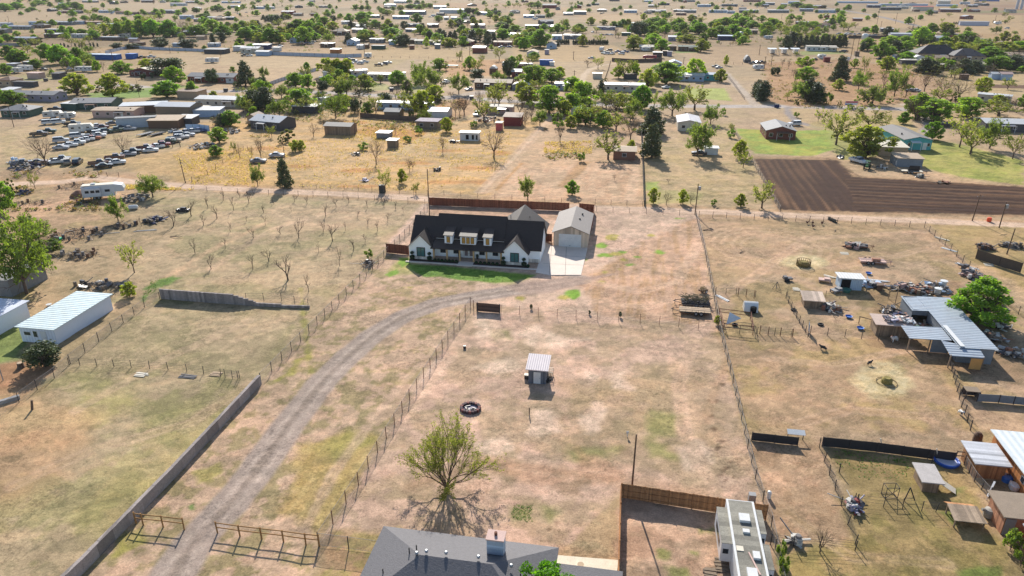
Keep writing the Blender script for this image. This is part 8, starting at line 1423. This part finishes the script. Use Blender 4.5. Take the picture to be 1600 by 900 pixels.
for a in [(12,65,12,20,'G'),(100,56,16,16,'G'),(104,60,9,12,'E'),(128,53,8,18,'G'),(150,56,8,16,'G'),(143,53,9,10,'E'),(165,57,20,20,'Y'),(187,57,23,24,'E'),(205,57,26,18,'E'),(221,58,27,26,'G'),(240,58,28,28,'G'),(265,57,26,30,'G'),(287,50,20,20,'B'),(310,57,18,28,'G'),(300,54,14,16,'E'),(333,52,22,26,'E'),(350,57,18,26,'G'),(370,50,14,16,'E'),(386,62,20,30,'G'),(398,60,20,24,'G'),(333,68,16,10,'C'),(346,66,16,14,'D'),(375,72,12,16,'E'),(250,75,16,24,'D'),(298,77,16,30,'D'),(285,70,14,10,'D'),(184,76,9,20,'D'),(208,76,8,20,'D'),(320,79,8,8,'G'),(392,80,12,14,'G'),(371,78,12,12,'E'),(66,40,8,18,'Y'),(117,36,9,10,'E'),(133,32,8,12,'E'),(149,31,10,12,'G'),(158,31,7,16,'G'),(112,72,13,14,'S'),(64,67,8,10,'D'),(50,70,9,18,'P'),(182,37,9,8,'G'),(200,44,12,22,'E'),(218,38,14,18,'E'),(238,36,14,16,'S'),(185,40,10,18,'Y'),(3,54,8,10,'D'),(8,18,13,24,'G'),(27,15,12,22,'G'),(50,17,6,16,'G'),(100,15,10,16,'G'),(120,15,12,20,'G'),(110,12,9,16,'G'),(92,15,6,10,'E'),(150,19,7,14,'Y'),(184,19,7,10,'G'),(288,20,8,7,'P'),(307,20,8,12,'G'),(340,18,10,22,'G'),(60,8,7,22,'G'),(215,3,4,8,'G'),(70,4,5,12,'G'),(95,4,5,10,'G'),(260,3,4,20,'G'),(275,4,4,16,'G'),(172,4,5,8,'G'),(318,28,7,22,'G'),(344,28,4,6,'D'),(375,25,5,4,'G'),(395,7,5,10,'G'),(338,3,4,14,'G'),(315,8,5,10,'E'),(380,44,12,16,'G')]: T(*a)
for i, (x, h) in enumerate([(72,6),(76,5),(83,5),(96,7),(101,6),(107,4),(118,6),(124,5),(129,7),(134,6),(142,6),(147,8),(153,6)]): T(x, 73+(i % 2), h, 3, 'C', 'row of small trees in the bare field, upper left', look='tiny dark cedar in the bare row')
fill = random.Random(78)
for _ in range(70):
    x, y = fill.uniform(0, 1600), fill.choice((fill.uniform(3, 22), fill.uniform(3, 40), fill.uniform(24, 60)))
    if y > 30 and (1320 < x or 900 < x < 990): continue
    B(x, y, fill.uniform(9, 16)/MPP(x, y), fill.uniform(6, 9), fill.uniform(2.6, 3.4), fill.choice(('gable', 'gable', 'gable_y', 'hip')), fill.uniform(.9, 1.8), fill.choice(('tan', 'brown', 'grey', 'cream', 'brick', 'dark', 'wood')), fill.choice(('grey', 'brown', 'dark', 'tan', 'metal', 'shingle')), rot_=fill.choice((-9.6, -9.6, 20, 80)))
fill = random.Random(77)
for (x0, x1, y0, y1, n, ks) in [(140,410,32,62,66,'EGAYSOB'),(400,620,26,68,80,'EGAYSOBP'),(600,800,34,72,56,'EYSOBPG'),(380,640,124,180,44,'EASOBU'),(640,1000,104,206,60,'EASOBUY'),(800,1000,38,74,36,'EGYSO'),(1000,1200,30,66,60,'EGAYO'),(1195,1330,34,70,36,'EAYSO'),(1380,1600,50,116,80,'EGAYOPB'),(1240,1600,116,190,36,'ASOBYU'),(0,150,40,120,44,'EGASO'),(0,400,0,26,90,'EGSO'),(400,1200,0,28,150,'EGSO'),(1200,1600,0,40,50,'EGSO'),(400,800,4,60,50,'OUE'),(0,400,26,60,40,'OUE'),(1000,1340,20,70,40,'OUE')]:
    for _ in range(n):
        x, y = fill.uniform(x0, x1), fill.uniform(y0, y1); k = fill.choice(ks); hm = fill.uniform(4.5, 9) if k not in 'OU' else fill.uniform(1.5, 3); mp = MPP(x, y)
        T(x, y, hm/mp, hm*fill.uniform(.9, 1.4)/mp, k)
# far-off woods that read as one mass
rw = np.random.default_rng(21); cs = []
for (xa, xb, ya, yb, n) in [(410,560,2,-4,60),(560,830,1,-6,90),(0,300,0,-6,80),(1380,1600,-1,-8,70),(840,1100,-2,-8,60),(250,420,1,-3,40)]:
    for _ in range(n):
        x, y = rw.uniform(xa, xb), rw.uniform(yb, ya); g = G(x, y); s = rw.uniform(3, 7); cs.append((np.array([g.x, g.y, s*.5]), s*.62))
v, t_ = leaves(rw, cs, 9000, 1.6); o = put('far_woods', leafmesh('far_woods', v, t_, M_LEAF), None, color=(.08, .12, .04)); o['kind'] = 'stuff'; tag(o, 'far-off belts of dark green trees along the top edge', 'woods')
for nm, lab, c, n, seed in [('dry_scrub', 'low brown scrub and weeds among the houses beyond the lane', (.20, .145, .075), 1500, 5), ('green_scrub', 'low green scrub among the houses beyond the lane', (.13, .17, .05), 800, 6)]:
    rw = np.random.default_rng(seed); cs = []
    for (xa, xb, ya, yb, f_) in [(440,720,150,205,.22),(850,1010,165,250,.2),(1190,1530,92,170,.24),(0,420,36,84,.1),(420,800,40,80,.14),(1000,1330,36,72,.1),(1400,1600,60,120,.12),(330,420,180,215,.08),(20,160,268,330,.08),(640,820,96,130,.06)]:
        for _ in range(int(n*f_*3)):
            x, y = rw.uniform(xa, xb), rw.uniform(ya, yb); g = G(x, y)
            if fbm(np.array([g.x]), np.array([g.y]), 14, 3)[0] > .5: q = rw.uniform(.35, .95)*(1+(y < 90)*.6); cs.append((np.array([g.x, g.y, q*.35]), q))
    v, t_ = leaves(rw, cs, len(cs)*16, .26); v[:, 2] = np.maximum(v[:, 2]*.8, .0); o = put(nm, leafmesh(nm, v, t_, M_LEAF), None, color=c); o['kind'] = 'stuff'; tag(o, lab, 'scrub')
# dry grass and weeds: nobody could count them
rg = np.random.default_rng(33)
def tufts(name, label, polys, n, h, colr, size=1.0):
    pts = []
    for P_, k in polys:
        Q = W(P_); x0, y0 = Q.min(0); x1, y1 = Q.max(0); x = rg.uniform(x0, x1, k*3); y = rg.uniform(y0, y1, k*3); ins = np.zeros(len(x), bool)
        for i in range(len(Q)):
            a, b_ = Q[i], Q[(i+1) % len(Q)]; ins ^= ((a[1] > y) != (b_[1] > y)) & (x < (b_[0]-a[0])*(y-a[1])/(b_[1]-a[1]+1e-12)+a[0])
        keep = ins & (fbm(x, y, 4.0, 4) + .25*rg.random(len(x)) > .55); pts.append(np.stack([x, y], 1)[keep][:k])
    P_ = np.concatenate(pts); k = 4; N_ = len(P_)
    base = np.repeat(P_, k, 0); a = rg.random(N_*k)*6.283; hh = h*(.5+rg.random(N_*k)); sp = size*(.5+rg.random(N_*k))*.075
    dx, dy = np.cos(a), np.sin(a); z = np.full(N_*k, -.04)
    v = np.stack([np.stack([base[:,0]-dy*sp*.5, base[:,1]+dx*sp*.5, z], 1), np.stack([base[:,0]+dy*sp*.5, base[:,1]-dx*sp*.5, z], 1), np.stack([base[:,0]+dx*sp*1.8+dy*sp*.3, base[:,1]+dy*sp*1.8-dx*sp*.3, hh*.8], 1), np.stack([base[:,0]+dx*sp*1.6-dy*sp*.3, base[:,1]+dy*sp*1.6+dx*sp*.3, hh], 1)], 1).reshape(-1, 3)
    o = put(name, leafmesh(name, v, .7+.6*rg.random(N_*k), M_LEAF), None, color=colr); o['kind'] = 'stuff'; tag(o, label, 'grass')
ORCH = [(215,305),(300,297),(660,318),(600,375),(410,590),(365,478),(252,455),(180,470),(200,400),(290,350)]
tufts('tall_dry_grass', 'tall straw-coloured grass beyond the dirt lane', [([(270,242),(330,228),(395,232),(398,292),(300,288)], 1200), ([(400,230),(560,205),(800,205),(790,262),(670,300),(440,292)], 2000), ([(145,288),(300,292),(305,298),(150,296)], 800), ([(520,190),(700,186),(700,226),(530,220)], 1200), ([(850,222),(925,220),(925,240),(850,240)], 900)], 0, .26, (.52, .40, .23), 1.5)
tufts('green_weeds', 'low green weeds in the farmhouse lawn and yards', [(LAWN, 400), ([(1300,700),(1420,715),(1420,750),(1310,745)], 200), ([(800,790),(832,790),(830,815),(802,812)], 120), ([(240,432),(285,430),(230,462),(218,470)], 160)], 0, .04, (.17, .27, .06))
# the thin dusty air
hm = bpy.data.materials.new('dusty_air'); hm.use_nodes = True; t = hm.node_tree; t.nodes.remove(t.nodes['Principled BSDF'])
pv = t.nodes.new('ShaderNodeVolumePrincipled'); pv.inputs['Density'].default_value = .00005; pv.inputs['Color'].default_value = (.93, .94, .96, 1); t.links.new(pv.outputs[0], t.nodes['Material Output'].inputs['Volume'])
m = MB(); m.box(-13000, 13000, -700, 9800, -1.6, 56); hz = m.build('haze', hm); hz['kind'] = 'stuff'
run_labels()
